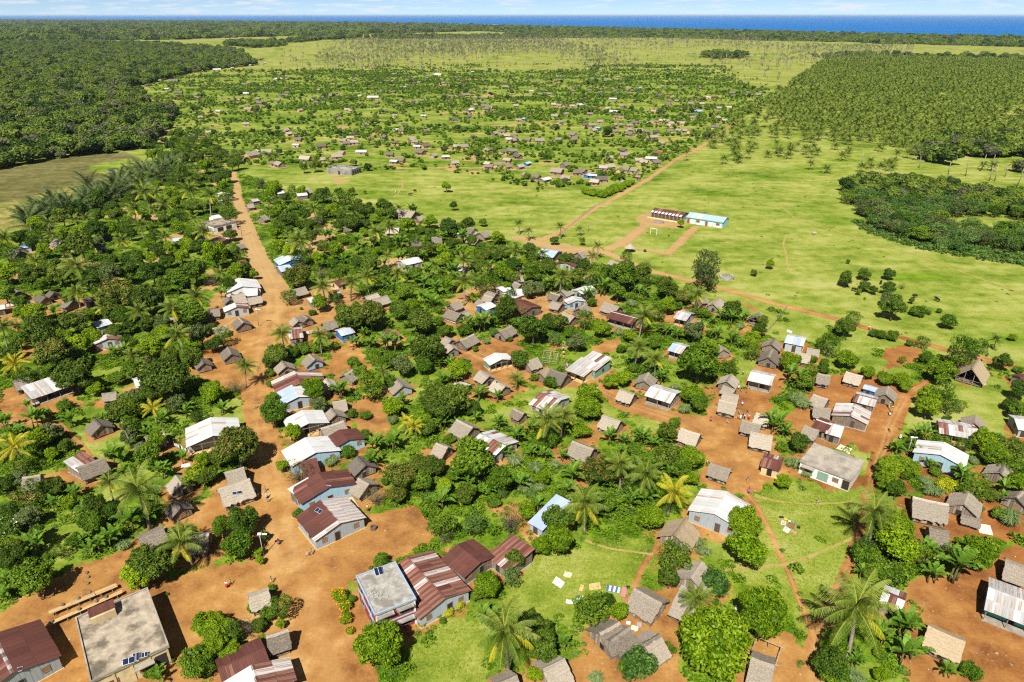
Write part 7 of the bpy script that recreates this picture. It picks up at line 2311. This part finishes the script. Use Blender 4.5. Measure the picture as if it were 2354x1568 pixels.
for i, (tl, x, y) in enumerate(FOLK):
    g = at(*P(tl, x, y))
    k = 2 if (tl == 'B4' and y < 400) else rng.choice((0, 1, 1))
    s = rng.uniform(0.78, 0.98)
    top, bot = SH[i % len(SH)], SH[(i * 5 + 3) % len(SH)]
    root = ob('person', PERSON[k], None, (g.x, g.y, 0), (0, 0, rng.uniform(0, 6.28)), (s, s, s))
    setmat(root, 1, 'cloth_' + top); setmat(root, 2, 'cloth_' + bot)
    if i % 3 == 0:
        sk = ob('skirt', SKIRT, root); setmat(sk, 0, 'cloth_' + bot)
    nm = lambda c: 'light blue' if c == 'sky' else c
    thing(root, 'person, %s top, %s %s' % (nm(top), nm(bot), 'skirt' if i % 3 == 0 else 'shorts'), 'person', 'people walking in the village')
    if k == 2:
        bo = ob('head_basin', BASIN, None, (g.x, g.y, 0), None, (s, s, s))
        thing(bo, 'yellow basin carried on a head', 'basin', 'basins carried on heads')
# cattle
def cow_mesh():
    J = {'hipc': (0, 0.55, 1.0, 0.28), 'mid': (0, 0.0, 0.98, 0.32), 'should': (0, -0.5, 1.05, 0.28), 'hump': (0, -0.5, 1.38, 0.12), 'neck': (0, -0.85, 1.12, 0.16), 'head': (0, -1.15, 1.0, 0.13), 'muz': (0, -1.42, 0.82, 0.085),
         'tail': (0, 0.85, 1.0, 0.05), 'tail2': (0, 0.95, 0.5, 0.025), 'horna': (0.14, -1.12, 1.22, 0.03), 'hornb': (-0.14, -1.12, 1.22, 0.03), 'hornc': (0.2, -1.1, 1.42, 0.015), 'hornd': (-0.2, -1.1, 1.42, 0.015)}
    B = [('hipc', 'mid'), ('mid', 'should'), ('should', 'hump'), ('should', 'neck'), ('neck', 'head'), ('head', 'muz'), ('hipc', 'tail'), ('tail', 'tail2'), ('head', 'horna'), ('head', 'hornb'), ('horna', 'hornc'), ('hornb', 'hornd')]
    for s, nm in ((1, 'a'), (-1, 'b')):
        J['fa' + nm] = (0.2 * s, -0.52, 0.72, 0.11); J['fk' + nm] = (0.2 * s, -0.50, 0.38, 0.065); J['ff' + nm] = (0.2 * s, -0.53, 0.04, 0.05)
        J['ha' + nm] = (0.2 * s, 0.52, 0.72, 0.14); J['hk' + nm] = (0.2 * s, 0.66, 0.40, 0.065); J['hf' + nm] = (0.2 * s, 0.60, 0.04, 0.05)
        B += [('should', 'fa' + nm), ('fa' + nm, 'fk' + nm), ('fk' + nm, 'ff' + nm), ('hipc', 'ha' + nm), ('ha' + nm, 'hk' + nm), ('hk' + nm, 'hf' + nm)]
    return skinned(J, B, ['cow_black'])
COW = cow_mesh()
for (tl, x, y, c) in (('A4', 710, 200, 0), ('A4', 400, 285, 0), ('A4', 1100, 360, 0), ('A4', 1355, 400, 0), ('M1', 1285, 735, 1), ('M1', 1415, 755, 0), ('M1', 1462, 722, 0), ('M3', 417, 1115, 1)):
    g = at(*P(tl, x, y))
    o = ob('zebu', COW, None, (g.x, g.y, 0), (0, 0, rng.uniform(0, 6)), (1.05, 1.05, 1.05))
    setmat(o, 0, 'cow_pale' if c else 'cow_black')
    thing(o, 'pale grazing zebu' if c else 'black grazing zebu', 'cow', 'zebu on the pasture')

# ---------------------------------------------------------------- cloths and mats lying on the ground
def ground_quad(name, pts, mat, z=0.03, fold=0.02, stripes=None):
    q = [at(*p) for p in pts]
    c = sum(q, Vector()) / 4
    mb = MB()
    n = 6
    V = []
    for i in range(n + 1):
        for j in range(n + 1):
            u, v = i / n, j / n
            p = q[0] * (1 - u) * (1 - v) + q[1] * u * (1 - v) + q[2] * u * v + q[3] * (1 - u) * v
            V.append((p.x - c.x, p.y - c.y, z + rng.uniform(0, fold)))
    mb.add(V, [(i * (n + 1) + j, (i + 1) * (n + 1) + j, (i + 1) * (n + 1) + j + 1, i * (n + 1) + j + 1) for i in range(n) for j in range(n)])
    if stripes:
        mb.m = [k // n % 2 for k in range(n * n)]
        return ob(name, mb.mesh(name, [mat, stripes]), None, (c.x, c.y, 0))
    return ob(name, mb.mesh(name, [mat]), None, (c.x, c.y, 0))
def rect(tl, x, y, w, h, a=0.0):
    c, s = math.cos(a), math.sin(a)
    return [P(tl, x + dx * w / 2 * c - dy * h / 2 * s, y + dx * w / 2 * s + dy * h / 2 * c) for dx, dy in ((-1, -1), (1, -1), (1, 1), (-1, 1))]
MATS = [('straw_mat', [P('B1', 1490, 1110), P('B1', 1670, 1085), P('B1', 1800, 1290), P('B1', 1740, 1335)], 'mat_straw', 'big woven straw mat spread beside the half-maroon house', 'mat'),
 ('straw_mat', [P('B4', 1812, 1412), P('B4', 1965, 1440), P('B4', 2000, 1555), P('B4', 1845, 1525)], 'mat_pale', 'striped straw mat on the red earth by the small thatch', 'mat'),
 ('straw_mat', [P('B4', 200, 560), P('B4', 250, 508), P('B4', 318, 540), P('B4', 268, 580)], 'mat_pale', 'pale mat behind the white concrete hall, the one by its corner', 'mat'),
 ('straw_mat', [P('B4', 285, 585), P('B4', 325, 540), P('B4', 382, 560), P('B4', 350, 625)], 'mat_pale', 'pale mat behind the white concrete hall, the one out on the grass', 'mat'),
 ('straw_mat', [P('A2', 1800, 1240), P('A2', 1825, 1225), P('A2', 1880, 1248), P('A2', 1855, 1265)], 'mat_pale', 'small mat beside the pale-ridged dark hut', 'mat'),
 ('straw_mat', [P('A2', 1862, 1270), P('A2', 1890, 1248), P('A2', 1968, 1278), P('A2', 1938, 1298)], 'mat_pale', 'larger mat between the dark hut and the grey porch house', 'mat'),
 ('rice_mat', rect('C2', 1558, 520, 110, 80, 0.6), 'cloth_white', 'white cloth with ragged fringe drying on the lawn', 'cloth'),
 ('rice_mat', rect('C2', 1655, 437, 80, 55, 0.3), 'mat_pale', 'small cream mat furthest up the bright lawn', 'mat'),
 ('rice_mat', rect('C2', 1800, 578, 36, 70, 0.3), 'rice', 'narrow tan mat on the bright lawn', 'mat'),
 ('rice_mat', rect('C2', 1940, 560, 120, 70, -0.15), 'rice', 'wide tan mat on the bright lawn', 'mat'),
 ('rice_mat', rect('C2', 1985, 635, 80, 50, -0.15), 'rice', 'tan mat partly under the lawn shrub', 'mat'),
 ('blue_cloth', rect('C2', 2135, 590, 140, 60, 0.2), 'cloth_blue', 'dark blue patterned cloth spread on the lawn', 'cloth'),
 ('white_cloth', rect('C2', 1690, 725, 110, 40, 0.1), 'cloth_white', 'white washing spread at the foot of the lawn shrub', 'cloth'),
 ('white_cloth', rect('C2', 1780, 680, 70, 28, -0.2), 'cloth_sky', 'pale blue washing above the lawn shrub', 'cloth'),
 ('pink_cloth', rect('C2', 2245, 620, 50, 100, 0.2), 'cloth_pink', 'pink and white cloth beside the smooth grey hut', 'cloth'),
 ('black_cloth', rect('C2', 2290, 570, 40, 30, 0.2), 'cloth_black', 'black cloth near the smooth grey hut', 'cloth'),
 ('red_cloth', [P('B3', 885, 1488), P('B3', 972, 1520), P('B3', 940, 1565), P('B3', 858, 1535)], 'cloth_red', 'bright red cloth on the earth by the straw hut', 'cloth'),
 ('grey_cloth', rect('B3', 1895, 1345, 55, 22, 0.1), 'cloth_black', 'black cloth topmost of the washing on the meadow', 'cloth'),
 ('yellow_cloth', rect('B3', 1948, 1372, 40, 24, 0.2), 'cloth_yellow', 'yellow cloth among the washing on the meadow', 'cloth'),
 ('striped_cloth', rect('B3', 1915, 1410, 62, 52, 0.25), 'cloth_pink', 'pink and white striped cloth on the meadow', 'cloth'),
 ('white_cloth', rect('B3', 1990, 1392, 30, 18, 0.2), 'cloth_white', 'small white cloth among the washing on the meadow', 'cloth'),
 ('brown_cloth', rect('B3', 2010, 1442, 80, 62, 0.3), 'cloth_brown', 'brown patterned cloth in the middle of the meadow washing', 'cloth'),
 ('teal_cloth', rect('B3', 2038, 1405, 26, 22, 0.3), 'cloth_teal', 'teal cloth among the washing on the meadow', 'cloth'),
 ('purple_cloth', rect('B3', 2050, 1438, 28, 26, 0.3), 'cloth_purple', 'purple cloth among the washing on the meadow', 'cloth'),
 ('black_cloth', rect('B3', 2092, 1460, 38, 34, 0.3), 'cloth_black', 'black cloth at the side of the meadow washing', 'cloth'),
 ('white_cloth', rect('B3', 1955, 1490, 72, 60, 0.6), 'cloth_white', 'white shirt lying lowest of the meadow washing', 'cloth'),
 ('pink_cloth', rect('B3', 2040, 1518, 56, 28, 0.4), 'cloth_pink', 'pink cloth at the bottom of the meadow washing', 'cloth'),
 ('white_cloth', rect('A4', 1870, 1335, 90, 40, 0.2), 'cloth_sky', 'pale blue sheet by the open thatched barn', 'cloth'),
 ('white_cloth', rect('A3', 1990, 745, 60, 26, 0.3), 'cloth_white', 'white cloth on the grass behind the light blue roof', 'cloth'),
 ('white_board', [P('B0', 2075, 745), P('B0', 2180, 722), P('B0', 2185, 760), P('B0', 2078, 782)], 'cloth_white', 'pale board lying on the yard by the big white hall', 'board'),
 ('sand_patch', [P('C1', 100, 420), P('C1', 250, 230), P('C1', 470, 240), P('C1', 540, 360)], 'mat_straw', 'patch of light sand under the roadside tree', 'sand'),
 ('paper_scrap', rect('C3', 130, 945, 45, 35, 0.2), 'cloth_white', 'white scrap on the earth by the smooth grey hut', 'scrap'),
 ('paper_scrap', rect('C3', 195, 1000, 75, 50, 0.3), 'mat_pale', 'cream sacking on the earth by the smooth grey hut', 'scrap'),
 ('paper_scrap', rect('C3', 245, 965, 50, 50, 0.1), 'cloth_grey', 'grey sacking on the earth by the smooth grey hut', 'scrap')]
for nm, pts, m, lab, cat in MATS:
    if nm == 'sand_patch':
        continue
    o = ground_quad(nm, pts, m, 0.035, 0.05 if 'cloth' in nm else 0.02, 'cloth_white' if nm in ('striped_cloth', 'blue_cloth') else None)
    thing(o, lab, cat, None, lab)

# long drying tables in the lower yard
def table(pa, pb, width, h, label, np_):
    a, b = at(*pa, h), at(*pb, h)
    u = (b - a); L = u.length; u.normalize()
    root = ob('drying_table', None, None, ((a.x + b.x) / 2, (a.y + b.y) / 2, 0), (0, 0, math.atan2(u.y, u.x)))
    for k in range(np_):
        for s in range(3):
            ob('plank', board('wood_new'), root, (-L / 2 + L * (s + 0.5) / 3 + rng.uniform(-.1, .1), -width / 2 + width * (k + 0.5) / np_, h), (0, 0, rng.uniform(-0.008, 0.008)), (L / 3 * rng.uniform(0.95, 1.03), width / np_ * 0.9, 0.05))
    for s in range(6):
        x = -L / 2 + L * (s + 0.5) / 6
        mb = MB()
        mb.box(-0.05, -width / 2, h - 0.1, 0.05, width / 2, h - 0.003)
        mb.box(-0.05, -width / 2 + 0.05, 0, 0.05, -width / 2 + 0.15, h - 0.1); mb.box(-0.05, width / 2 - 0.15, 0, 0.05, width / 2 - 0.05, h - 0.1)
        ob('trestle', mb.mesh('trestle', ['wood_grey']), root, (x, 0, 0))
    thing(root, label, 'table', 'drying tables in the lower yard', label)
    return root, L
tb1 = table(P('C0', 515, 838), P('C0', 1230, 545), 0.95, 0.75, 'long plank drying table, the one away from the stained flat roof', 4)
tb2 = table(P('C0', 495, 965), P('C0', 1290, 612), 0.7, 0.75, 'long plank drying table right beside the stained flat roof', 3)
def lump(seed, s):
    r = npr(seed)
    v = CSV * (1 + r.uniform(-0.18, 0.18, (len(CSV), 1))) * np.array([1, 1, 0.6]) * s
    mb = MB(); mb.add(v + np.array([0, 0, s * 0.5]), [tuple(q) for q in CSQ])
    return mb.mesh('stone', ['stone'], True)
LUMP = [lump(i, 0.28) for i in range(3)]
for tl, x, y, zz in (('C0', 665, 757, .8), ('C0', 827, 688, .8), ('C0', 947, 627, .8), ('C0', 545, 937, .8), ('C0', 838, 803, .8), ('C0', 1018, 720, .8), ('C0', 1122, 674, .8), ('C0', 914, 420, 0), ('C0', 930, 468, 0), ('C0', 928, 532, 0)):
    g = at(*P(tl, x, y), zz)
    o = ob('round_stone', LUMP[rng.randint(0, 2)], None, (g.x, g.y, zz))
    thing(o, 'dark round stone on a drying table' if zz else 'dark round stone on the earth', 'stone', 'stones of the lower yard')

# poles, lamps
def lamp(pb, h, label, lampy=True, nm='street_lamp'):
    g = at(*pb)
    root = ob(nm, None, None, g)
    mb = MB(); mb.tube([(0, 0, 0), (0, 0, h)], [0.09, 0.06], 8); ob('pole', mb.mesh('pole', ['metal_pole' if lampy else 'wood_grey'], True), root)
    if lampy:
        mb = MB(); mb.tube([(0, 0, h - 0.15), (0.5, 0.1, h + 0.05)], [0.03, 0.03], 6); ob('arm', mb.mesh('arm', ['metal_pole']), root)
        mb = MB(); mb.box(0.4, 0, h, 1.15, 0.28, h + 0.1); ob('lamp_head', mb.mesh('lamp_head', ['dish_white']), root)
        mb = MB(); mb.slab([(-0.3, -0.2, h + 0.15), (0.3, -0.2, h + 0.15), (0.3, 0.2, h + 0.3), (-0.3, 0.2, h + 0.3)], 0.04); ob('solar_panel', mb.mesh('solar_panel', ['panel_frame']), root)
    else:
        mb = MB(); mb.box(-0.6, -0.05, h - 0.4, 0.6, 0.05, h - 0.3); ob('crossarm', mb.mesh('crossarm', ['wood_grey']), root)
    thing(root, label, 'lamp post' if lampy else 'pole', None, label)
lamp(P('C1', 615, 240), 4.4, 'solar street lamp by the yellow-green roadside bushes')
lamp(P('B4', 1012, 640), 4.2, 'solar street lamp in front of the pale blue gable house')
lamp(P('A1', 615, 682), 5.0, 'solar street lamp on the small lawn at the road bend')
lamp(P('M0', 2225, 1130), 7.0, 'tall wooden pole beside the white roadside office', False, 'wooden_pole')
lamp(P('M2', 700, 1082), 4.0, 'bare pale pole on the school field', False, 'wooden_pole')

# satellite dishes and solar panels (they rest on roofs, so they are things of their own)
def dish(p, z, label, s=0.45):
    g = at(*p, z)
    mb = MB()
    for i in range(12):
        a, b = 2 * math.pi * i / 12, 2 * math.pi * (i + 1) / 12
        for r0, r1, d0, d1 in ((0, 0.55, 0, 0.06), (0.55, 1, 0.06, 0.2)):
            mb.quad((r0 * s * math.cos(a), d0 * s, r0 * s * math.sin(a)), (r1 * s * math.cos(a), d1 * s, r1 * s * math.sin(a)), (r1 * s * math.cos(b), d1 * s, r1 * s * math.sin(b)), (r0 * s * math.cos(b), d0 * s, r0 * s * math.sin(b)))
    root = ob('satellite_dish', None, None, (g.x, g.y, z))
    ob('reflector', mb.mesh('reflector', ['dish_white']), root, (0, 0, 0.5), (-0.5, 0, rng.uniform(2.4, 3.6)))
    mb = MB(); mb.tube([(0, 0, -0.3), (0, 0, 0.5)], [0.03, 0.03], 6); ob('mast', mb.mesh('mast', ['metal_pole']), root)
    thing(root, label, 'satellite dish', None, label)
dish(P('C0', 1288, 1365), 3.2, 'white satellite dish on the stained flat roof')
dish(P('C1', 1590, 510), 3.6, 'white satellite dish at the corner of the red house')
dish(P('B1', 1418, 1000), 3.6, 'white satellite dish on the large maroon gable')
def panel(p, z, label, w=1.5, d=0.8, rz=0.4, tilt=0.25):
    g = at(*p, z)
    root = ob('solar_panel', None, None, (g.x, g.y, z), (tilt, 0, rz))
    mb = MB(); mb.box(-w / 2, -d / 2, 0.02, w / 2, d / 2, 0.06); ob('frame', mb.mesh('frame', ['panel_frame']), root)
    for i in range(2):
        mb = MB(); mb.box(-w / 2 + 0.04 + i * w / 2, -d / 2 + 0.04, 0.063, -w / 2 + w / 2 - 0.02 + i * w / 2, d / 2 - 0.04, 0.07); ob('cell', mb.mesh('cell', ['panel_blue']), root)
    thing(root, label, 'solar panel', None, label)
panel(P('C0', 1355, 1345), 3.5, 'solar panel next to the dish on the stained flat roof', 1.4, 0.9)
panel(P('C0', 1432, 1305), 3.5, 'middle solar panel on the stained flat roof', 0.8, 1.2)
panel(P('C0', 1522, 1280), 3.5, 'smallest solar panel on the stained flat roof', 0.8, 0.7)
panel(P('C1', 1825, 400), 4.9, 'dark solar panel on the red house roof', 1.2, 1.4)
panel(P('B1', 1300, 1270), 3.3, 'solar panel on the half-maroon house', 1.4, 0.8, -0.6, 0.28)
panel(P('B1', 362, 1065), 2.35, 'solar panel on the pale roadside stall', 1.6, 0.6, 0.3, 0.5)
panel(P('A2', 1000, 1325), 2.8, 'small solar panel on the pale solar hut', 1.0, 0.6, -0.4, 0.6)
panel(P('C0', 180, 1440), 3.6, 'solar panel on the corner maroon house', 1.2, 0.6, 0.3, 0.2)

# washing lines
def washing(pa, pb, n, label, cols):
    a, b = at(*pa, 1.3), at(*pb, 1.3)
    u = b - a; L = u.length
    root = ob('washing_line', None, None, ((a.x + b.x) / 2, (a.y + b.y) / 2, 0), (0, 0, math.atan2(u.y, u.x)))
    for s in (-1, 1):
        ob('post', board('wood_grey'), root, (s * L / 2, 0, 0), None, (0.07, 0.07, 1.45))
    mb = MB(); mb.tube([(-L / 2, 0, 1.4), (0, 0, 1.28), (L / 2, 0, 1.4)], [0.012] * 3, 4); ob('cord', mb.mesh('cord', ['wood_grey']), root)
    thing(root, label, 'washing line', None, label)
    for i in range(n):
        w = L / n * 0.8
        mb = MB(); mb.box(-w / 2, -0.012, 0, w / 2, 0.012, rng.uniform(0.5, 0.9))
        col_ = cols[i % len(cols)]
        x = -L / 2 + L * (i + 0.5) / n
        q = root.matrix_basis @ Vector((x, 0, 0))
        o = ob('hanging_cloth', mb.mesh('hanging_cloth', ['cloth_' + col_]), None, (q.x, q.y, 0.45), (0, 0, math.atan2(u.y, u.x)))
        thing(o, '%s cloth hanging on a washing line' % ('light blue' if col_ == 'sky' else col_), 'cloth', 'washing on the lines')
washing(P('B0', 1990, 480), P('B0', 2190, 575), 10, 'washing line of small clothes beside the big white hall', ['white', 'sky', 'white', 'black', 'white', 'teal', 'white', 'black', 'white', 'red'])
washing(P('A0', 60, 430), P('A0', 350, 385), 6, 'washing line of white sheets between the dark huts', ['white', 'white', 'sky', 'white', 'pink', 'blue'])
washing(P('A1', 1145, 745), P('A1', 1330, 705), 4, 'washing line of white sheets behind the rusty roadside shop', ['white', 'white', 'grey', 'white'])

# unfinished frames, goal, well, small shelters
def frame_house(pa, pb, w, h, label, name, braces=True):
    a, b = at(*pa, h), at(*pb, h)
    u = b - a; L = u.length
    root = ob(name, None, None, ((a.x + b.x) / 2, (a.y + b.y) / 2, 0), (0, 0, math.atan2(u.y, u.x)))
    def pole(p, q, r=0.06):
        mb = MB(); mb.tube([p, q], [r, r * 0.8], 6); ob('pole', mb.mesh('pole', ['wood_pale']), root)
    for x in np.linspace(-L / 2, L / 2, 3):
        for y in (-w / 2, w / 2):
            pole((x, y, 0), (x + rng.uniform(-.1, .1), y, h))
        if braces:
            pole((x, -w / 2, h), (x, 0, h + w * 0.4)); pole((x, w / 2, h), (x, 0, h + w * 0.4))
    for y in (-w / 2, w / 2):
        pole((-L / 2 - 0.3, y, h), (L / 2 + 0.3, y, h))
        if braces:
            for zz in (0.5, 1.0):
                pole((-L / 2, y, zz), (L / 2, y, zz), 0.04)
    for x in (-L / 2, L / 2):
        pole((x, -w / 2 - 0.2, h - 0.05), (x, w / 2 + 0.2, h - 0.05))
    if braces:
        pole((-L / 2 - 0.3, 0, h + w * 0.4), (L / 2 + 0.3, 0, h + w * 0.4))
    thing(root, label, 'frame', None, label)
frame_house(P('A2', 1530, 1010), P('A2', 1690, 1030), 3.2, 1.8, 'bare pole skeleton of an unfinished hut beside the big dark tree', 'hut_frame')
frame_house(P('C3', 1450, 1180), P('C3', 1715, 1290), 3.4, 1.2, 'empty rectangular pole pen beside the bottom thatched hut', 'pole_pen', False)
g0, g1 = at(*P('M2', 1272, 1107)), at(*P('M2', 1328, 1117))
root = ob('goal', None, None, ((g0.x + g1.x) / 2, (g0.y + g1.y) / 2, 0), (0, 0, math.atan2((g1 - g0).y, (g1 - g0).x)))
gl = (g1 - g0).length
for s in (-1, 1):
    ob('post', board('dish_white'), root, (s * gl / 2, 0, 0), None, (0.14, 0.14, 2.4))
ob('crossbar', board('dish_white'), root, (0, 0, 2.4), None, (gl + 0.14, 0.14, 0.14))
thing(root, 'white goal on the small school lawn', 'goal', None, 'white football goal on the small lawn before the school')
def ring(p, R, h, mat, label, name):
    g = at(*p)
    mb = MB(); n = 14
    for i in range(n):
        a, b = 2 * math.pi * i / n, 2 * math.pi * (i + 1) / n
        f = lambda r, t, z: (r * math.cos(t), r * math.sin(t), z)
        mb.quad(f(R, a, 0), f(R, b, 0), f(R, b, h), f(R, a, h)); mb.quad(f(R * .75, b, 0), f(R * .75, a, 0), f(R * .75, a, h), f(R * .75, b, h)); mb.quad(f(R, a, h), f(R, b, h), f(R * .75, b, h), f(R * .75, a, h))
    o = ob(name, mb.mesh(name, [mat]), None, g)
    thing(o, label, 'well', None, label)
ring(P('B1', 1930, 1480), 0.55, 0.6, 'stone', 'dark stone well on the plaza grass patch', 'well')
ring(P('A3', 1270, 135), 2.4, 0.9, 'concrete_pale', 'round concrete basin on the field by the tall grey-green tree', 'water_basin')
ring(P('M2', 1350, 1000), 2.2, 0.5, 'concrete_pale', 'round concrete basin in the school yard', 'water_basin')
g = at(*P('M2', 1080, 1270))
root = ob('straw_shelter', None, None, g)
mb = MB(); mb.tube([(0, 0, 1.7), (0, 0, 3.2)], [2.2, 0.05], 10); ob('roof', mb.mesh('roof', ['thatch_pale']), root)
mb = MB(); mb.tube([(0, 0, 0), (0, 0, 2.6)], [0.1, 0.08], 6); ob('post', mb.mesh('post', ['wood_grey']), root)
thing(root, 'small round straw shelter', 'shelter', None, 'small round straw shelter on the school field')
# the dead palm by the lone hut
b0 = at(*P('B0', 1512, 552)); t0 = at(*P('B0', 1395, 255), 7.0)
root = ob('dead_palm', None, None, b0)
ob('trunk', palm_trunk(b0, t0, 0.22), root)
for i in range(7):
    fo = ob('frond', FROND_ME[5], root, t0 - b0, (0, 0.9, i * 0.9), (0.45, 0.35, 0.45)); setmat(fo, 0, 'leaf_dry')
thing(root, 'dead leaning palm', 'palm', None, 'dead palm with hanging brown fronds beside the lone dark hut')
# school fence
def fence(pts, label):
    w = [at(*p) for p in pts]
    root = ob('post_fence', None, None, w[0])
    for i in range(len(w) - 1):
        n = max(2, int((w[i + 1] - w[i]).length / 2.6))
        for k in range(n):
            p = w[i].lerp(w[i + 1], k / n) - w[0]
            ob('post', board('wood_grey'), root, (p.x, p.y, 0), (rng.uniform(-.05, .05), rng.uniform(-.05, .05), 0), (0.12, 0.12, rng.uniform(1.0, 1.4)))
        d = w[i + 1] - w[i]
        for zz in (0.55, 1.0):
            mb = MB(); mb.tube([w[i] - w[0] + Vector((0, 0, zz)), w[i + 1] - w[0] + Vector((0, 0, zz))], [0.04, 0.04], 4); ob('rail', mb.mesh('rail', ['wood_grey']), root)
    thing(root, label, 'fence', None, label)
fence([P('M2', 420, 1130), P('M2', 600, 985), P('M2', 770, 855), P('M2', 870, 815)], 'rough post fence along the pale school track')
fence([P('A3', 1700, 790), P('A3', 1800, 680), P('A3', 1965, 470)], 'grey paling fence dropping from the field track')

# ---------------------------------------------------------------- haze over the plain
mh, th, outh = new_mat('haze')
pv = N(th, 'ShaderNodeVolumePrincipled')
pv.inputs['Color'].default_value = (0.66, 0.82, 1.0, 1)
pv.inputs['Density'].default_value = 0.000018
pv.inputs['Anisotropy'].default_value = 0.0
LK(th, pv.outputs[0], outh.inputs['Volume'])
mb = MB()
mb.box(-165000, -400, -3.0, 165000, 175000, 95)
hz = ob('haze', mb.mesh('haze', ['haze']))
hz['kind'] = 'stuff'; hz['label'] = 'thin blue haze over the distant plain'; hz['category'] = 'haze'

# ---------------------------------------------------------------- labels: each thing is told by the landmark it stands by
ORD = ['first', 'second', 'third', 'fourth', 'fifth', 'sixth', 'seventh', 'eighth', 'ninth', 'tenth', 'eleventh', 'twelfth', 'thirteenth', 'fourteenth',
       'fifteenth', 'sixteenth', 'seventeenth', 'eighteenth', 'nineteenth', 'twentieth']
def ordinal(i):
    if i < len(ORD):
        return ORD[i]
    tens = ['', '', 'twenty', 'thirty', 'forty', 'fifty', 'sixty', 'seventy', 'eighty', 'ninety'][(i + 1) // 10 % 10]
    u = (i + 1) % 10
    if i >= 99:
        return 'hundred and ' + ordinal(i - 100) if i >= 100 else 'hundredth'
    return (tens + ('-' + ORD[u - 1] if u else 'th')).replace('tyth', 'tieth')
bucket = {}
lx_ = np.array([(l[0], l[1]) for l in LAND])
for (o, desc, cat, label) in THINGS:
    if label:
        continue
    p = o.location
    d = np.hypot(lx_[:, 0] - p.x, lx_[:, 1] - p.y)
    k = int(np.argmin(d))
    dx, dy = p.x - lx_[k, 0], p.y - lx_[k, 1]
    r0 = math.hypot(*lx_[k])
    fx, fy = lx_[k, 0] / r0, lx_[k, 1] / r0
    along = dx * fx + dy * fy
    side = abs(-dx * fy + dy * fx)
    sec = 'behind' if along > side * 0.8 else ('in front of' if -along > side * 0.8 else 'beside')
    bucket.setdefault((desc, k, sec), []).append((float(d[k]), o))
for (desc, k, sec), lst in bucket.items():
    lst.sort(key=lambda e: e[0])
    for i, (dd, o) in enumerate(lst):
        ph = LAND[k][2]
        if len(lst) == 1:
            o['label'] = '%s standing %s %s' % (desc, sec, ph)
        else:
            o['label'] = '%s, %s one out %s %s' % (desc, ordinal(i), sec, ph)
print('things', len(THINGS), 'objects', len(bpy.data.objects), 'labels', len(set(t[0]['label'] for t in THINGS)))
print('tris', sum(len(m.loops) - 2 * len(m.polygons) for m in bpy.data.meshes))
